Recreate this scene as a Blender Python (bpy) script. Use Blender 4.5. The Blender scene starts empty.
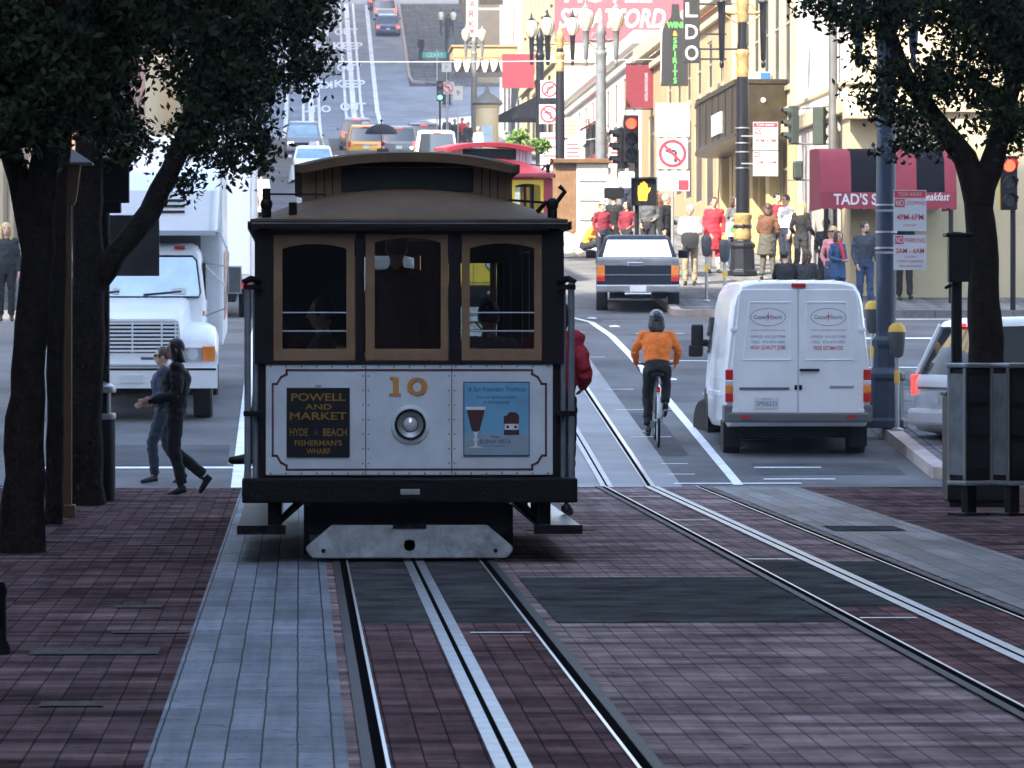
import bpy, bmesh, math, random
import numpy as np
from mathutils import Vector, Matrix, Euler
R = math.radians
rnd = random.Random(7)
nrng = np.random.default_rng(5)
scene = bpy.context.scene
COL = scene.collection

# ------------------------------------------------------------------ view / street frame
# Powell-like street runs along +Y; the camera stands at the origin of the plaza
F = 5000.0; HOR = 325.0; CH = 1.717
ALPHA = math.atan(213.0 / F)
CA, SA = math.cos(ALPHA), math.sin(ALPHA)

_kn = [(-80, 0), (52.7, 0), (53.3, -.06), (54.5, -.25), (57, -.42), (59, -.36), (60.3, -.233), (80, 1.213), (85, 1.52), (91, 1.76), (97, 1.85),
       (104, 1.90), (110, 2.30), (116, 2.78), (180, 6.15), (250, 10.0), (300, 12.9), (322, 14.4), (340, 16.2), (365, 21.0), (393, 26.6),
       (398, 27.5), (412, 28.6), (440, 33.5), (520, 48), (900, 60)]
def prof(y):
    for (a, za), (b, zb) in zip(_kn, _kn[1:]):
        if y <= b:
            t = (y - a) / (b - a)
            return za + (zb - za) * t
    return _kn[-1][1]

def xy(px, d):                         # street-frame position of an image column at a depth
    xc = (px - 512.0) / F * d
    return (xc * CA + d * SA, -xc * SA + d * CA)
def zp(py, d):
    return CH - (py - HOR) / F * d
def gz(px, d, dz=0):
    x, y = xy(px, d)
    return (x, y, prof(y) + dz)
def ground(px, py, dz=0.0):
    lo = None; prev = 18.0
    d = 18.0
    while d < 520:
        x, y = xy(px, d)
        if zp(py, d) <= prof(y) + dz:
            a, b = prev, d
            for _ in range(30):
                m = (a + b) / 2
                x, y = xy(px, m)
                if zp(py, m) <= prof(y) + dz: b = m
                else: a = m
            x, y = xy(px, b)
            return (x, y, prof(y) + dz)
        prev = d; d += .25
    x, y = xy(px, d)
    return (x, y, prof(y) + dz)

# ------------------------------------------------------------------ mesh builder
class MB:
    def __init__(s):
        s.v = []; s.f = []; s.m = []
    def add(s, vs, fs, mi=0):
        o = len(s.v)
        s.v.extend([tuple(p) for p in vs])
        for f in fs:
            s.f.append(tuple(i + o for i in f)); s.m.append(mi)
        return s
    def box(s, x0, x1, y0, y1, z0, z1, mi=0):
        vs = [(x0, y0, z0), (x1, y0, z0), (x1, y1, z0), (x0, y1, z0), (x0, y0, z1), (x1, y0, z1), (x1, y1, z1), (x0, y1, z1)]
        return s.add(vs, [(0, 3, 2, 1), (4, 5, 6, 7), (0, 1, 5, 4), (1, 2, 6, 5), (2, 3, 7, 6), (3, 0, 4, 7)], mi)
    def boxc(s, c, sz, rot=(0, 0, 0), mi=0):
        m = Euler(rot).to_matrix(); c = Vector(c)
        vs = [c + m @ Vector((a * sz[0] / 2, b * sz[1] / 2, e * sz[2] / 2)) for e in (-1, 1) for a, b in ((-1, -1), (1, -1), (1, 1), (-1, 1))]
        return s.add(vs, [(0, 3, 2, 1), (4, 5, 6, 7), (0, 1, 5, 4), (1, 2, 6, 5), (2, 3, 7, 6), (3, 0, 4, 7)], mi)
    def loft(s, rings, cap=True, mi=0, closed=True):
        n = len(rings[0]); vs = []; fs = []
        for r in rings: vs += [tuple(p) for p in r]
        for k in range(len(rings) - 1):
            for i in range(n if closed else n - 1):
                j = (i + 1) % n
                fs.append((k * n + i, k * n + j, (k + 1) * n + j, (k + 1) * n + i))
        if cap:
            fs.append(tuple(range(n))[::-1]); fs.append(tuple((len(rings) - 1) * n + i for i in range(n)))
        return s.add(vs, fs, mi)
    def tube(s, pts, r, n=8, mi=0, cap=True, sq=1.0):
        pts = [Vector(p) for p in pts]; k = len(pts)
        rs = r if isinstance(r, (list, tuple)) else [r] * k
        rings = []; prev = None
        for i, p in enumerate(pts):
            t = (pts[min(i + 1, k - 1)] - pts[max(i - 1, 0)])
            if t.length < 1e-9: t = Vector((0, 0, 1))
            t.normalize()
            if prev is None:
                a = Vector((1, 0, 0)) if abs(t.x) < .8 else Vector((0, 1, 0))
            else: a = prev
            u = (a - t * a.dot(t)).normalized(); w = t.cross(u); prev = u
            rings.append([p + (u * math.cos(q) + w * sq * math.sin(q)) * rs[i] for q in [2 * math.pi * j / n for j in range(n)]])
        return s.loft(rings, cap, mi)
    def lathe(s, prof_, c=(0, 0, 0), n=16, axis='z', mi=0):
        rings = []
        for r, h in prof_:
            ring = []
            for j in range(n):
                q = 2 * math.pi * j / n
                a, b = r * math.cos(q), r * math.sin(q)
                p = {'z': (a, b, h), 'y': (a, h, b), 'x': (h, a, b)}[axis]
                ring.append((p[0] + c[0], p[1] + c[1], p[2] + c[2]))
            rings.append(ring)
        return s.loft(rings, True, mi)
    def prism(s, poly, a, b, axis='y', mi=0):
        def P(u, w, t): return {'y': (u, t, w), 'x': (t, u, w), 'z': (u, w, t)}[axis]
        n = len(poly)
        vs = [P(u, w, a) for u, w in poly] + [P(u, w, b) for u, w in poly]
        fs = [tuple(range(n)), tuple(range(2 * n - 1, n - 1, -1))] + [(i, (i + 1) % n, n + (i + 1) % n, n + i) for i in range(n)]
        return s.add(vs, fs, mi)
    def ell(s, c, r, n=12, m=8, mi=0):
        if not isinstance(r, (tuple, list)): r = (r, r, r)
        vs = [(c[0], c[1], c[2] - r[2])]; fs = []
        for k in range(1, m):
            t = -math.pi / 2 + math.pi * k / m
            for j in range(n):
                q = 2 * math.pi * j / n
                vs.append((c[0] + r[0] * math.cos(t) * math.cos(q), c[1] + r[1] * math.cos(t) * math.sin(q), c[2] + r[2] * math.sin(t)))
        vs.append((c[0], c[1], c[2] + r[2])); L = len(vs) - 1
        for j in range(n):
            fs.append((0, 1 + (j + 1) % n, 1 + j))
            fs.append((L, L - n + j, L - n + (j + 1) % n))
            for k in range(m - 2):
                a = 1 + k * n
                fs.append((a + j, a + (j + 1) % n, a + n + (j + 1) % n, a + n + j))
        return s.add(vs, fs, mi)
    def quad(s, a, b, c, d, mi=0):
        return s.add([a, b, c, d], [(0, 1, 2, 3)], mi)
    def poly(s, pts, mi=0):
        return s.add(pts, [tuple(range(len(pts)))], mi)
    def ring(s, c, r0, r1, y, n=28, mi=0):          # flat annulus facing -Y
        vs = []; fs = []
        for j in range(n):
            q = 2 * math.pi * j / n
            vs += [(c[0] + r0 * math.cos(q), y, c[1] + r0 * math.sin(q)), (c[0] + r1 * math.cos(q), y, c[1] + r1 * math.sin(q))]
        for j in range(n):
            k = (j + 1) % n
            fs.append((2 * j, 2 * j + 1, 2 * k + 1, 2 * k))
        return s.add(vs, fs, mi)
    def disc(s, c, r, y, n=24, mi=0):
        return s.poly([(c[0] + r * math.cos(2 * math.pi * j / n), y, c[1] + r * math.sin(2 * math.pi * j / n)) for j in range(n)], mi)
    def text(s, txt, c, size, mi=0, u=(1, 0, 0), w=(0, 0, 1), shear=0, bold=0, width=None, sx=1.0):
        vs, fs = text_mesh(txt, shear, bold)
        if not vs: return s
        xs = [p[0] for p in vs]; ys = [p[1] for p in vs]
        cx = (min(xs) + max(xs)) / 2; cy = (min(ys) + max(ys)) / 2
        k = size / .72
        kx = k * sx
        if width: kx = width / (max(xs) - min(xs))
        u = Vector(u); w = Vector(w); c = Vector(c)
        return s.add([c + u * (p[0] - cx) * kx + w * (p[1] - cy) * k for p in vs], fs, mi)
    def build(s, name, mats, parent=None, smooth=None, bevel=None, seg=2, normals=True):
        me = bpy.data.meshes.new(name)
        me.from_pydata(s.v, [], s.f)
        if not isinstance(mats, (list, tuple)): mats = [mats]
        for m in mats: me.materials.append(m)
        if len(mats) > 1: me.polygons.foreach_set('material_index', s.m)
        if normals:
            bm = bmesh.new(); bm.from_mesh(me)
            bmesh.ops.recalc_face_normals(bm, faces=bm.faces); bm.to_mesh(me); bm.free()
        if smooth is not None:
            me.polygons.foreach_set('use_smooth', [True] * len(me.polygons))
            me.set_sharp_from_angle(angle=R(smooth))
        me.update()
        o = bpy.data.objects.new(name, me); COL.objects.link(o)
        if parent is not None: o.parent = parent
        if bevel:
            b = o.modifiers.new('bevel', 'BEVEL'); b.width = bevel; b.segments = seg; b.limit_method = 'ANGLE'; b.angle_limit = R(35)
        return o

def each(mb, name, mats, parent=None, **kw):
    """build every connected piece of a builder as an object of its own"""
    p = list(range(len(mb.v)))
    def find(i):
        while p[i] != i: p[i] = p[p[i]]; i = p[i]
        return i
    for f in mb.f:
        r0 = find(f[0])
        for i in f[1:]: p[find(i)] = r0
    groups = {}
    for f, m in zip(mb.f, mb.m): groups.setdefault(find(f[0]), []).append((f, m))
    out = []
    for g in groups.values():
        nb = MB(); ids = sorted({i for f, _ in g for i in f}); ix = {i: k for k, i in enumerate(ids)}
        nb.v = [mb.v[i] for i in ids]; nb.f = [tuple(ix[i] for i in f) for f, _ in g]; nb.m = [m for _, m in g]
        out.append(nb.build(name, mats, parent, **kw))
    return out

_tc = {}
def text_mesh(txt, shear=0, bold=0):
    key = (txt, shear, bold)
    if key in _tc: return _tc[key]
    cu = bpy.data.curves.new('lettering', 'FONT'); cu.body = txt; cu.size = 1; cu.shear = shear; cu.offset = bold
    cu.resolution_u = 3
    ob = bpy.data.objects.new('lettering', cu); COL.objects.link(ob)
    dg = bpy.context.evaluated_depsgraph_get()
    me = bpy.data.meshes.new_from_object(ob.evaluated_get(dg))
    vs = [tuple(v.co) for v in me.vertices]; fs = [tuple(p.vertices) for p in me.polygons]
    bpy.data.objects.remove(ob); bpy.data.curves.remove(cu); bpy.data.meshes.remove(me)
    _tc[key] = (vs, fs)
    return vs, fs

# ------------------------------------------------------------------ things
def tag(o, label=None, cat=None, group=None, kind=None):
    if label: o['label'] = label
    if cat: o['category'] = cat
    if group: o['group'] = group
    if kind: o['kind'] = kind
    return o
def thing(name, label, cat, loc=(0, 0, 0), rotz=0, group=None):
    o = bpy.data.objects.new(name, None); COL.objects.link(o)
    o.empty_display_size = .2
    o.location = loc; o.rotation_euler = (0, 0, rotz)
    return tag(o, label, cat, group)
def copy_tree(o, parent=None):
    c = o.copy(); COL.objects.link(c)
    if parent is not None: c.parent = parent
    for ch in list(o.children): copy_tree(ch, c)
    return c
def dup(o, loc, rotz, label, group=None):
    c = copy_tree(o); c.location = loc; c.rotation_euler = (0, 0, rotz); c['label'] = label
    if group: c['group'] = group
    return c

# ------------------------------------------------------------------ materials
def _nt(name):
    m = bpy.data.materials.new(name); m.use_nodes = True
    nt = m.node_tree
    return m, nt, nt.nodes['Principled BSDF']
def N(nt, t, **kw):
    n = nt.nodes.new(t)
    for k, v in kw.items(): setattr(n, k, v)
    return n
def mat(name, col, rough=.6, metal=0.0, var=.18, scale=6.0, bump=0.0, bscale=40.0, coat=0.0, emit=None, es=0.0, spec=.5, dirt=0.0):
    m, nt, b = _nt(name)
    L = nt.links
    tc = N(nt, 'ShaderNodeTexCoord')
    n1 = N(nt, 'ShaderNodeTexNoise'); n1.inputs['Scale'].default_value = scale; n1.inputs['Detail'].default_value = 6; n1.inputs['Roughness'].default_value = .65
    L.new(tc.outputs['Object'], n1.inputs['Vector'])
    mr = N(nt, 'ShaderNodeMapRange'); mr.inputs[1].default_value = .3; mr.inputs[2].default_value = .7
    mr.inputs[3].default_value = 1 - var; mr.inputs[4].default_value = 1 + var
    L.new(n1.outputs['Fac'], mr.inputs[0])
    mx = N(nt, 'ShaderNodeMix', data_type='RGBA', blend_type='MULTIPLY'); mx.inputs[0].default_value = 1
    mx.inputs[6].default_value = (*col, 1)
    L.new(mr.outputs[0], mx.inputs[7])
    out = mx.outputs[2]
    if dirt:
        n2 = N(nt, 'ShaderNodeTexNoise'); n2.inputs['Scale'].default_value = scale * .35; n2.inputs['Detail'].default_value = 9; n2.inputs['Roughness'].default_value = .75
        L.new(tc.outputs['Object'], n2.inputs['Vector'])
        r2 = N(nt, 'ShaderNodeMapRange'); r2.inputs[1].default_value = .5; r2.inputs[2].default_value = .75; r2.inputs[3].default_value = 0; r2.inputs[4].default_value = dirt
        L.new(n2.outputs['Fac'], r2.inputs[0])
        m2 = N(nt, 'ShaderNodeMix', data_type='RGBA'); m2.inputs[7].default_value = (.06, .05, .045, 1)
        L.new(r2.outputs[0], m2.inputs[0]); L.new(out, m2.inputs[6]); out = m2.outputs[2]
    L.new(out, b.inputs['Base Color'])
    rr = N(nt, 'ShaderNodeMapRange'); rr.inputs[3].default_value = max(0, rough - .08); rr.inputs[4].default_value = min(1, rough + .08)
    L.new(n1.outputs['Fac'], rr.inputs[0]); L.new(rr.outputs[0], b.inputs['Roughness'])
    b.inputs['Metallic'].default_value = metal
    b.inputs['Specular IOR Level'].default_value = spec
    if coat: b.inputs['Coat Weight'].default_value = coat; b.inputs['Coat Roughness'].default_value = .08
    if bump:
        nb = N(nt, 'ShaderNodeTexNoise'); nb.inputs['Scale'].default_value = bscale; nb.inputs['Detail'].default_value = 4
        L.new(tc.outputs['Object'], nb.inputs['Vector'])
        bp = N(nt, 'ShaderNodeBump'); bp.inputs['Strength'].default_value = bump; bp.inputs['Distance'].default_value = .02
        L.new(nb.outputs['Fac'], bp.inputs['Height']); L.new(bp.outputs[0], b.inputs['Normal'])
    if emit:
        b.inputs['Emission Color'].default_value = (*emit, 1); b.inputs['Emission Strength'].default_value = es
    return m
def brickmat(name, c1, c2, mortar, bw, bh, ms, rough=.55, offset=0.0, var=.5, bumps=.4, jit=.25, swap=False, spec=.0):
    m, nt, b = _nt(name); L = nt.links
    tc = N(nt, 'ShaderNodeTexCoord')
    br = N(nt, 'ShaderNodeTexBrick'); br.offset = offset; br.offset_frequency = 2; br.squash = 1
    br.inputs['Color1'].default_value = (*c1, 1); br.inputs['Color2'].default_value = (*c2, 1); br.inputs['Mortar'].default_value = (*mortar, 1)
    br.inputs['Scale'].default_value = 1; br.inputs['Mortar Size'].default_value = ms; br.inputs['Mortar Smooth'].default_value = .2
    br.inputs['Brick Width'].default_value = bw; br.inputs['Row Height'].default_value = bh; br.inputs['Bias'].default_value = 0
    bv = tc.outputs['Object']
    if swap:
        mq = N(nt, 'ShaderNodeMapping'); mq.inputs['Rotation'].default_value = (0, 0, R(90)); L.new(bv, mq.inputs['Vector']); bv = mq.outputs[0]
    nd = N(nt, 'ShaderNodeTexNoise'); nd.inputs['Scale'].default_value = 2.6; nd.inputs['Detail'].default_value = 3
    L.new(bv, nd.inputs['Vector'])
    va = N(nt, 'ShaderNodeVectorMath', operation='MULTIPLY_ADD'); va.inputs[1].default_value = (.012, .012, 0)
    L.new(nd.outputs['Color'], va.inputs[0]); L.new(bv, va.inputs[2])
    L.new(va.outputs[0], br.inputs['Vector'])
    n1 = N(nt, 'ShaderNodeTexNoise'); n1.inputs['Scale'].default_value = .55; n1.inputs['Detail'].default_value = 8; n1.inputs['Roughness'].default_value = .7
    L.new(tc.outputs['Object'], n1.inputs['Vector'])
    mr = N(nt, 'ShaderNodeMapRange'); mr.inputs[1].default_value = .3; mr.inputs[2].default_value = .7; mr.inputs[3].default_value = 1 - var; mr.inputs[4].default_value = 1 + var
    L.new(n1.outputs['Fac'], mr.inputs[0])
    mx = N(nt, 'ShaderNodeMix', data_type='RGBA', blend_type='MULTIPLY'); mx.inputs[0].default_value = 1
    L.new(br.outputs['Color'], mx.inputs[6]); L.new(mr.outputs[0], mx.inputs[7])
    # wheel and drip streaks that run along the street
    ms_ = N(nt, 'ShaderNodeMapping'); ms_.inputs['Scale'].default_value = (3.2, .16, 1)
    L.new(tc.outputs['Object'], ms_.inputs['Vector'])
    n4 = N(nt, 'ShaderNodeTexNoise'); n4.inputs['Scale'].default_value = 1.3; n4.inputs['Detail'].default_value = 7; n4.inputs['Roughness'].default_value = .7
    L.new(ms_.outputs[0], n4.inputs['Vector'])
    r4 = N(nt, 'ShaderNodeMapRange'); r4.inputs[1].default_value = .35; r4.inputs[2].default_value = .7; r4.inputs[3].default_value = 1.12; r4.inputs[4].default_value = .66
    L.new(n4.outputs['Fac'], r4.inputs[0])
    m5 = N(nt, 'ShaderNodeMix', data_type='RGBA', blend_type='MULTIPLY'); m5.inputs[0].default_value = 1
    L.new(mx.outputs[2], m5.inputs[6]); L.new(r4.outputs[0], m5.inputs[7]); mx = m5
    # row to row tone differences (relaid patches)
    mp = N(nt, 'ShaderNodeMapping'); mp.inputs['Scale'].default_value = (.35, 2.2, 1)
    L.new(tc.outputs['Object'], mp.inputs['Vector'])
    n2 = N(nt, 'ShaderNodeTexNoise'); n2.inputs['Scale'].default_value = 1.6; n2.inputs['Detail'].default_value = 5
    L.new(mp.outputs[0], n2.inputs['Vector'])
    m2r = N(nt, 'ShaderNodeMapRange'); m2r.inputs[1].default_value = .35; m2r.inputs[2].default_value = .65; m2r.inputs[3].default_value = 1 - jit; m2r.inputs[4].default_value = 1 + jit
    L.new(n2.outputs['Fac'], m2r.inputs[0])
    m3 = N(nt, 'ShaderNodeMix', data_type='RGBA', blend_type='MULTIPLY'); m3.inputs[0].default_value = 1
    L.new(mx.outputs[2], m3.inputs[6]); L.new(m2r.outputs[0], m3.inputs[7])
    # gum spots and drips
    n6 = N(nt, 'ShaderNodeTexNoise'); n6.inputs['Scale'].default_value = 7.5; n6.inputs['Detail'].default_value = 3; n6.inputs['Roughness'].default_value = .6
    L.new(tc.outputs['Object'], n6.inputs['Vector'])
    r6 = N(nt, 'ShaderNodeMapRange'); r6.inputs[1].default_value = .60; r6.inputs[2].default_value = .68; r6.inputs[3].default_value = 1; r6.inputs[4].default_value = .55
    L.new(n6.outputs['Fac'], r6.inputs[0])
    m6 = N(nt, 'ShaderNodeMix', data_type='RGBA', blend_type='MULTIPLY'); m6.inputs[0].default_value = 1
    L.new(m3.outputs[2], m6.inputs[6]); L.new(r6.outputs[0], m6.inputs[7]); m3 = m6
    L.new(m3.outputs[2], b.inputs['Base Color'])
    b.inputs['Specular IOR Level'].default_value = spec
    rr = N(nt, 'ShaderNodeMapRange'); rr.inputs[3].default_value = rough - .2; rr.inputs[4].default_value = rough + .2
    L.new(n2.outputs['Fac'], rr.inputs[0]); L.new(rr.outputs[0], b.inputs['Roughness'])
    bp = N(nt, 'ShaderNodeBump'); bp.inputs['Strength'].default_value = bumps; bp.inputs['Distance'].default_value = .01
    iv = N(nt, 'ShaderNodeMath', operation='SUBTRACT'); iv.inputs[0].default_value = 1
    L.new(br.outputs['Fac'], iv.inputs[1]); L.new(iv.outputs[0], bp.inputs['Height']); L.new(bp.outputs[0], b.inputs['Normal'])
    return m
def glassmat(name, tint=(.8, .85, .85), alpha=.75, rough=.03):
    m, nt, b = _nt(name); L = nt.links
    nt.nodes.remove(b)
    out = nt.nodes['Material Output']
    tr = N(nt, 'ShaderNodeBsdfTransparent'); tr.inputs[0].default_value = (*tint, 1)
    gl = N(nt, 'ShaderNodeBsdfGlossy'); gl.inputs['Roughness'].default_value = rough; gl.inputs['Color'].default_value = (1, 1, 1, 1)
    fr = N(nt, 'ShaderNodeFresnel'); fr.inputs[0].default_value = 1.5
    ns = N(nt, 'ShaderNodeTexNoise'); ns.inputs['Scale'].default_value = 3
    mu = N(nt, 'ShaderNodeMath', operation='MULTIPLY_ADD'); mu.inputs[1].default_value = .06; mu.inputs[2].default_value = 0
    L.new(ns.outputs['Fac'], mu.inputs[0])
    ad = N(nt, 'ShaderNodeMath', operation='ADD'); L.new(fr.outputs[0], ad.inputs[0]); L.new(mu.outputs[0], ad.inputs[1])
    mx = N(nt, 'ShaderNodeMixShader'); L.new(ad.outputs[0], mx.inputs[0]); L.new(tr.outputs[0], mx.inputs[1]); L.new(gl.outputs[0], mx.inputs[2])
    L.new(mx.outputs[0], out.inputs['Surface'])
    return m

# ================================================================== MATERIALS
K = {}
K['asphalt'] = mat('asphalt', (.085, .088, .095), .8, var=.35, scale=.8, bump=.35, bscale=60, spec=.04)
K['asphalt_light'] = mat('asphalt_light', (.128, .130, .134), .8, var=.4, scale=.45, bump=.3, bscale=60, spec=.04, dirt=.25)
K['asphalt_patch'] = mat('asphalt_patch', (.066, .068, .068), .8, var=.6, scale=2.2, bump=.6, bscale=45, spec=.0, dirt=.5)
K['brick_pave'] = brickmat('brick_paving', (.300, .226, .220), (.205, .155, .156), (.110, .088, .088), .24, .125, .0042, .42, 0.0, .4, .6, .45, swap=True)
K['brick_red'] = brickmat('red_brick_paving', (.185, .110, .108), (.095, .064, .068), (.042, .032, .034), .30, .125, .0042, .5, 0.5, .3, .6, .35, swap=True)
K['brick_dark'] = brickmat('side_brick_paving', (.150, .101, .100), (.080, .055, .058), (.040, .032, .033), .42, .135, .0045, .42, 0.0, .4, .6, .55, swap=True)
K['granite'] = brickmat('granite_setts', (.235, .262, .31), (.150, .172, .205), (.03, .03, .034), 1.15, .1434, .0045, .55, 0.37, .3, .6, .2, swap=True, spec=.008)
K['granite2'] = brickmat('granite_setts_rows', (.22, .23, .245), (.14, .15, .165), (.04, .04, .044), 1.4, .2250, .0045, .5, 0.3, .25, .6, .2, swap=True, spec=.012)
K['concrete'] = mat('concrete', (.34, .34, .335), .75, var=.2, scale=1.2, bump=.2, bscale=50, dirt=.3)
K['concrete_lane'] = mat('concrete_track_margin', (.25, .255, .26), .7, var=.2, scale=1.0, bump=.2, bscale=50, spec=.1)
K['sidewalk'] = brickmat('sidewalk_flags', (.17, .17, .172), (.135, .136, .14), (.05, .05, .05), .9, .9, .012, .7, 0, .25, .25, .2)
K['kerb'] = mat('kerb_stone', (.40, .33, .30), .7, var=.25, scale=3, dirt=.5)
K['kerb_face'] = mat('kerb_red_face', (.20, .12, .11), .7, var=.3, scale=3, dirt=.6)
K['rail_lip'] = mat('polished_rail_lip', (.42, .41, .385), .35, .6, var=.25, scale=4)
K['rail'] = mat('rail_steel', (.075, .076, .078), .6, .0, spec=.03, var=.2, scale=4)
K['groove'] = mat('rail_groove', (.007, .007, .008), .95, spec=.0)
K['slotplate'] = mat('slot_plate', (.25, .262, .275), .42, .3, var=.45, scale=5)
K['paint_white'] = mat('road_paint_white', (.72, .73, .74), .6, var=.2, scale=4, dirt=.25)
K['paint_far'] = mat('road_paint_far', (.74, .75, .77), .6, var=.25, scale=2, dirt=.35)
K['stain'] = mat('oil_stain', (.06, .045, .035), .5, var=.4, scale=2)
K['plate_iron'] = mat('worn_drain_plate', (.085, .08, .075), .8, 0, var=.5, scale=14, bump=.5, spec=.02)
K['iron'] = mat('cast_iron', (.03, .03, .034), .5, .4, var=.3, scale=6)

K['car_white'] = mat('vehicle_white_paint', (.80, .81, .82), .25, 0, var=.05, scale=2, coat=.5, dirt=.12)
K['van_white'] = mat('van_white_paint', (.78, .80, .83), .3, 0, var=.06, scale=1.4, coat=.4, dirt=.16)
K['truck_white'] = mat('truck_white_paint', (.74, .76, .78), .4, 0, var=.06, scale=1.2, coat=.3, dirt=.2)
K['black_rubber'] = mat('tyre_rubber', (.008, .008, .009), .8, var=.3, scale=9)
K['rim'] = mat('wheel_rim', (.30, .31, .33), .4, .7, var=.2)
K['black'] = mat('black_paint', (.005, .005, .006), .45, var=.3, scale=5, spec=.25)
K['black_iron'] = mat('sooty_black_iron', (.004, .004, .005), .6, 0, var=.4, scale=6, bump=.3, spec=.2)
K['dark_trim'] = mat('dark_trim', (.010, .010, .012), .55, var=.2, spec=.3)
K['grey_plastic'] = mat('grey_bumper_plastic', (.10, .105, .115), .55, var=.15, dirt=.2)
K['chrome'] = mat('chrome', (.62, .63, .65), .15, 1.0, var=.08)
K['autoglass'] = mat('tinted_vehicle_glass', (.018, .022, .027), .04, 0, var=.1, spec=.9)
K['windshield'] = mat('sky_reflection_windshield', (.22, .36, .46), .08, .2, var=.25, scale=1.5, spec=1)  # sky reflection painted in as a pale blue glass colour
K['red_lens'] = mat('red_tail_lens', (.55, .02, .02), .2, coat=.5)
K['amber_lens'] = mat('amber_lens', (.75, .22, .03), .2, coat=.5)
K['clear_lens'] = mat('clear_lens', (.7, .72, .75), .1, .3, coat=.5)
K['red_lit'] = mat('lit_red_lamp', (.5, .02, .02), .3, emit=(1, .035, .015), es=1.6)
K['red_lit_far'] = mat('lit_brake_lamp', (.5, .02, .02), .3, emit=(1, .06, .03), es=1.2)
K['amber_lit'] = mat('lit_amber_hand', (.5, .2, .02), .3, emit=(1, .33, .01), es=.75)
K['green_lit'] = mat('lit_green_lamp', (.02, .5, .3), .3, emit=(.1, 1, .6), es=1.2)
K['head_lit'] = mat('lit_head_lamp', (.8, .8, .8), .3, emit=(1, .95, .9), es=1.5)
K['plate'] = mat('licence_plate', (.62, .64, .66), .5, var=.1)
K['plate_txt'] = mat('plate_lettering', (.04, .06, .20), .5)

K['cc_white'] = mat('tram_cream_white_panel', (.63, .70, .745), .45, var=.10, scale=3, coat=.15, dirt=.3)
K['cc_brown'] = mat('tram_brown_frame', (.25, .150, .074), .5, var=.25, scale=7, dirt=.2)
K['cc_dark'] = mat('tram_dark_maroon', (.007, .0045, .007), .4, var=.25, scale=5, spec=.3)
K['cc_roof'] = mat('tram_roof_canvas', (.135, .088, .050), .75, var=.22, scale=3, bump=.3, bscale=30, dirt=.3, spec=.25)
K['cc_green'] = mat('tram_green_signboard', (.010, .020, .018), .45, var=.3, spec=.3)
K['cc_line'] = mat('tram_maroon_line', (.09, .035, .035), .5, var=.2)
K['cc_gold'] = mat('tram_gold_numerals', (.62, .27, .07), .5, var=.15)
K['cc_sign'] = mat('route_board_dark', (.006, .007, .011), .45, var=.2, spec=.3)
K['cc_gold2'] = mat('route_board_gold', (.27, .16, .014), .5, var=.2)
K['fender_wood'] = mat('worn_grey_fender_board', (.40, .44, .46), .7, var=.35, scale=9, bump=.4, bscale=25, dirt=.55)
K['pole_grey'] = mat('grab_pole_grey', (.22, .25, .28), .4, .4, var=.2, scale=6)
K['poster_blue'] = mat('poster_blue', (.16, .42, .62), .4, var=.18, scale=4)
K['poster_low'] = mat('poster_greyblue', (.30, .40, .47), .4, var=.15, scale=4)
K['poster_txt'] = mat('poster_navy_lettering', (.03, .07, .16), .5)
K['coffee'] = mat('poster_coffee', (.07, .025, .02), .4)
K['foam'] = mat('poster_cream_white', (.72, .74, .76), .5)
K['wood'] = mat('varnished_wood', (.16, .09, .045), .45, var=.3, scale=8)
K['cc2_red'] = mat('tram_red_roof', (.60, .045, .05), .5, var=.12, scale=2)
K['cc2_yellow'] = mat('tram_yellow_frames', (.75, .50, .04), .5, var=.1)
K['cc2_panel'] = mat('tram_maroon_panel', (.30, .04, .05), .45, var=.15)
K['clear_glass'] = glassmat('clear_window_glass', (.62, .68, .68))

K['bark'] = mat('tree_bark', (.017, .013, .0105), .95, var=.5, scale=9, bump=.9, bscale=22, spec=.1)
K['post_brown'] = mat('brown_lamp_post', (.11, .055, .02), .55, var=.25, scale=5)
K['lamp_blue'] = mat('blue_lamp_post_paint', (.015, .026, .052), .5, 0, var=.2, scale=5, dirt=.2)
K['lamp_grey'] = mat('grey_lamp_post_paint', (.13, .14, .15), .5, .1, var=.2, scale=5)
K['lamp_black'] = mat('black_lamp_post_paint', (.008, .009, .013), .4, 0, var=.2, scale=5, spec=.3)
K['gold'] = mat('gilded_iron', (.30, .21, .085), .55, .2, var=.35, scale=10)
K['globe'] = mat('lamp_globe_glass', (.62, .55, .38), .25, var=.12, scale=8)
K['sign_white'] = mat('white_sign_sheet', (.46, .48, .50), .5, var=.06, scale=3)
K['sign_red'] = mat('sign_red', (.50, .03, .05), .5, var=.1)
K['sign_black'] = mat('sign_black', (.02, .02, .022), .5)
K['sign_green'] = mat('street_sign_green', (.02, .26, .20), .5)
K['sign_back'] = mat('bare_sign_back', (.11, .11, .112), .55, .3, var=.2, scale=4)
K['signal_black'] = mat('signal_housing_black', (.006, .006, .007), .5, var=.2, spec=.25)
K['signal_green'] = mat('signal_housing_green', (.03, .04, .033), .5, var=.2, spec=.3)
K['signal_yellow'] = mat('signal_housing_yellow', (.55, .38, .05), .5, var=.15)
K['lens_dark'] = mat('unlit_lens', (.03, .02, .018), .15, spec=.8)
K['awning_red'] = mat('awning_red_canvas', (.19, .02, .036), .8, var=.12, scale=3)
K['awning_dark'] = mat('awning_dark_canvas', (.007, .006, .009), .8, var=.2, scale=3, spec=.1)
K['meter_grey'] = mat('meter_grey', (.05, .053, .056), .5, .2, var=.2)
K['meter_yellow'] = mat('meter_yellow', (.62, .38, .05), .5, var=.15)
K['galv'] = mat('galvanised_steel', (.36, .38, .39), .45, .7, var=.2)
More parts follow.
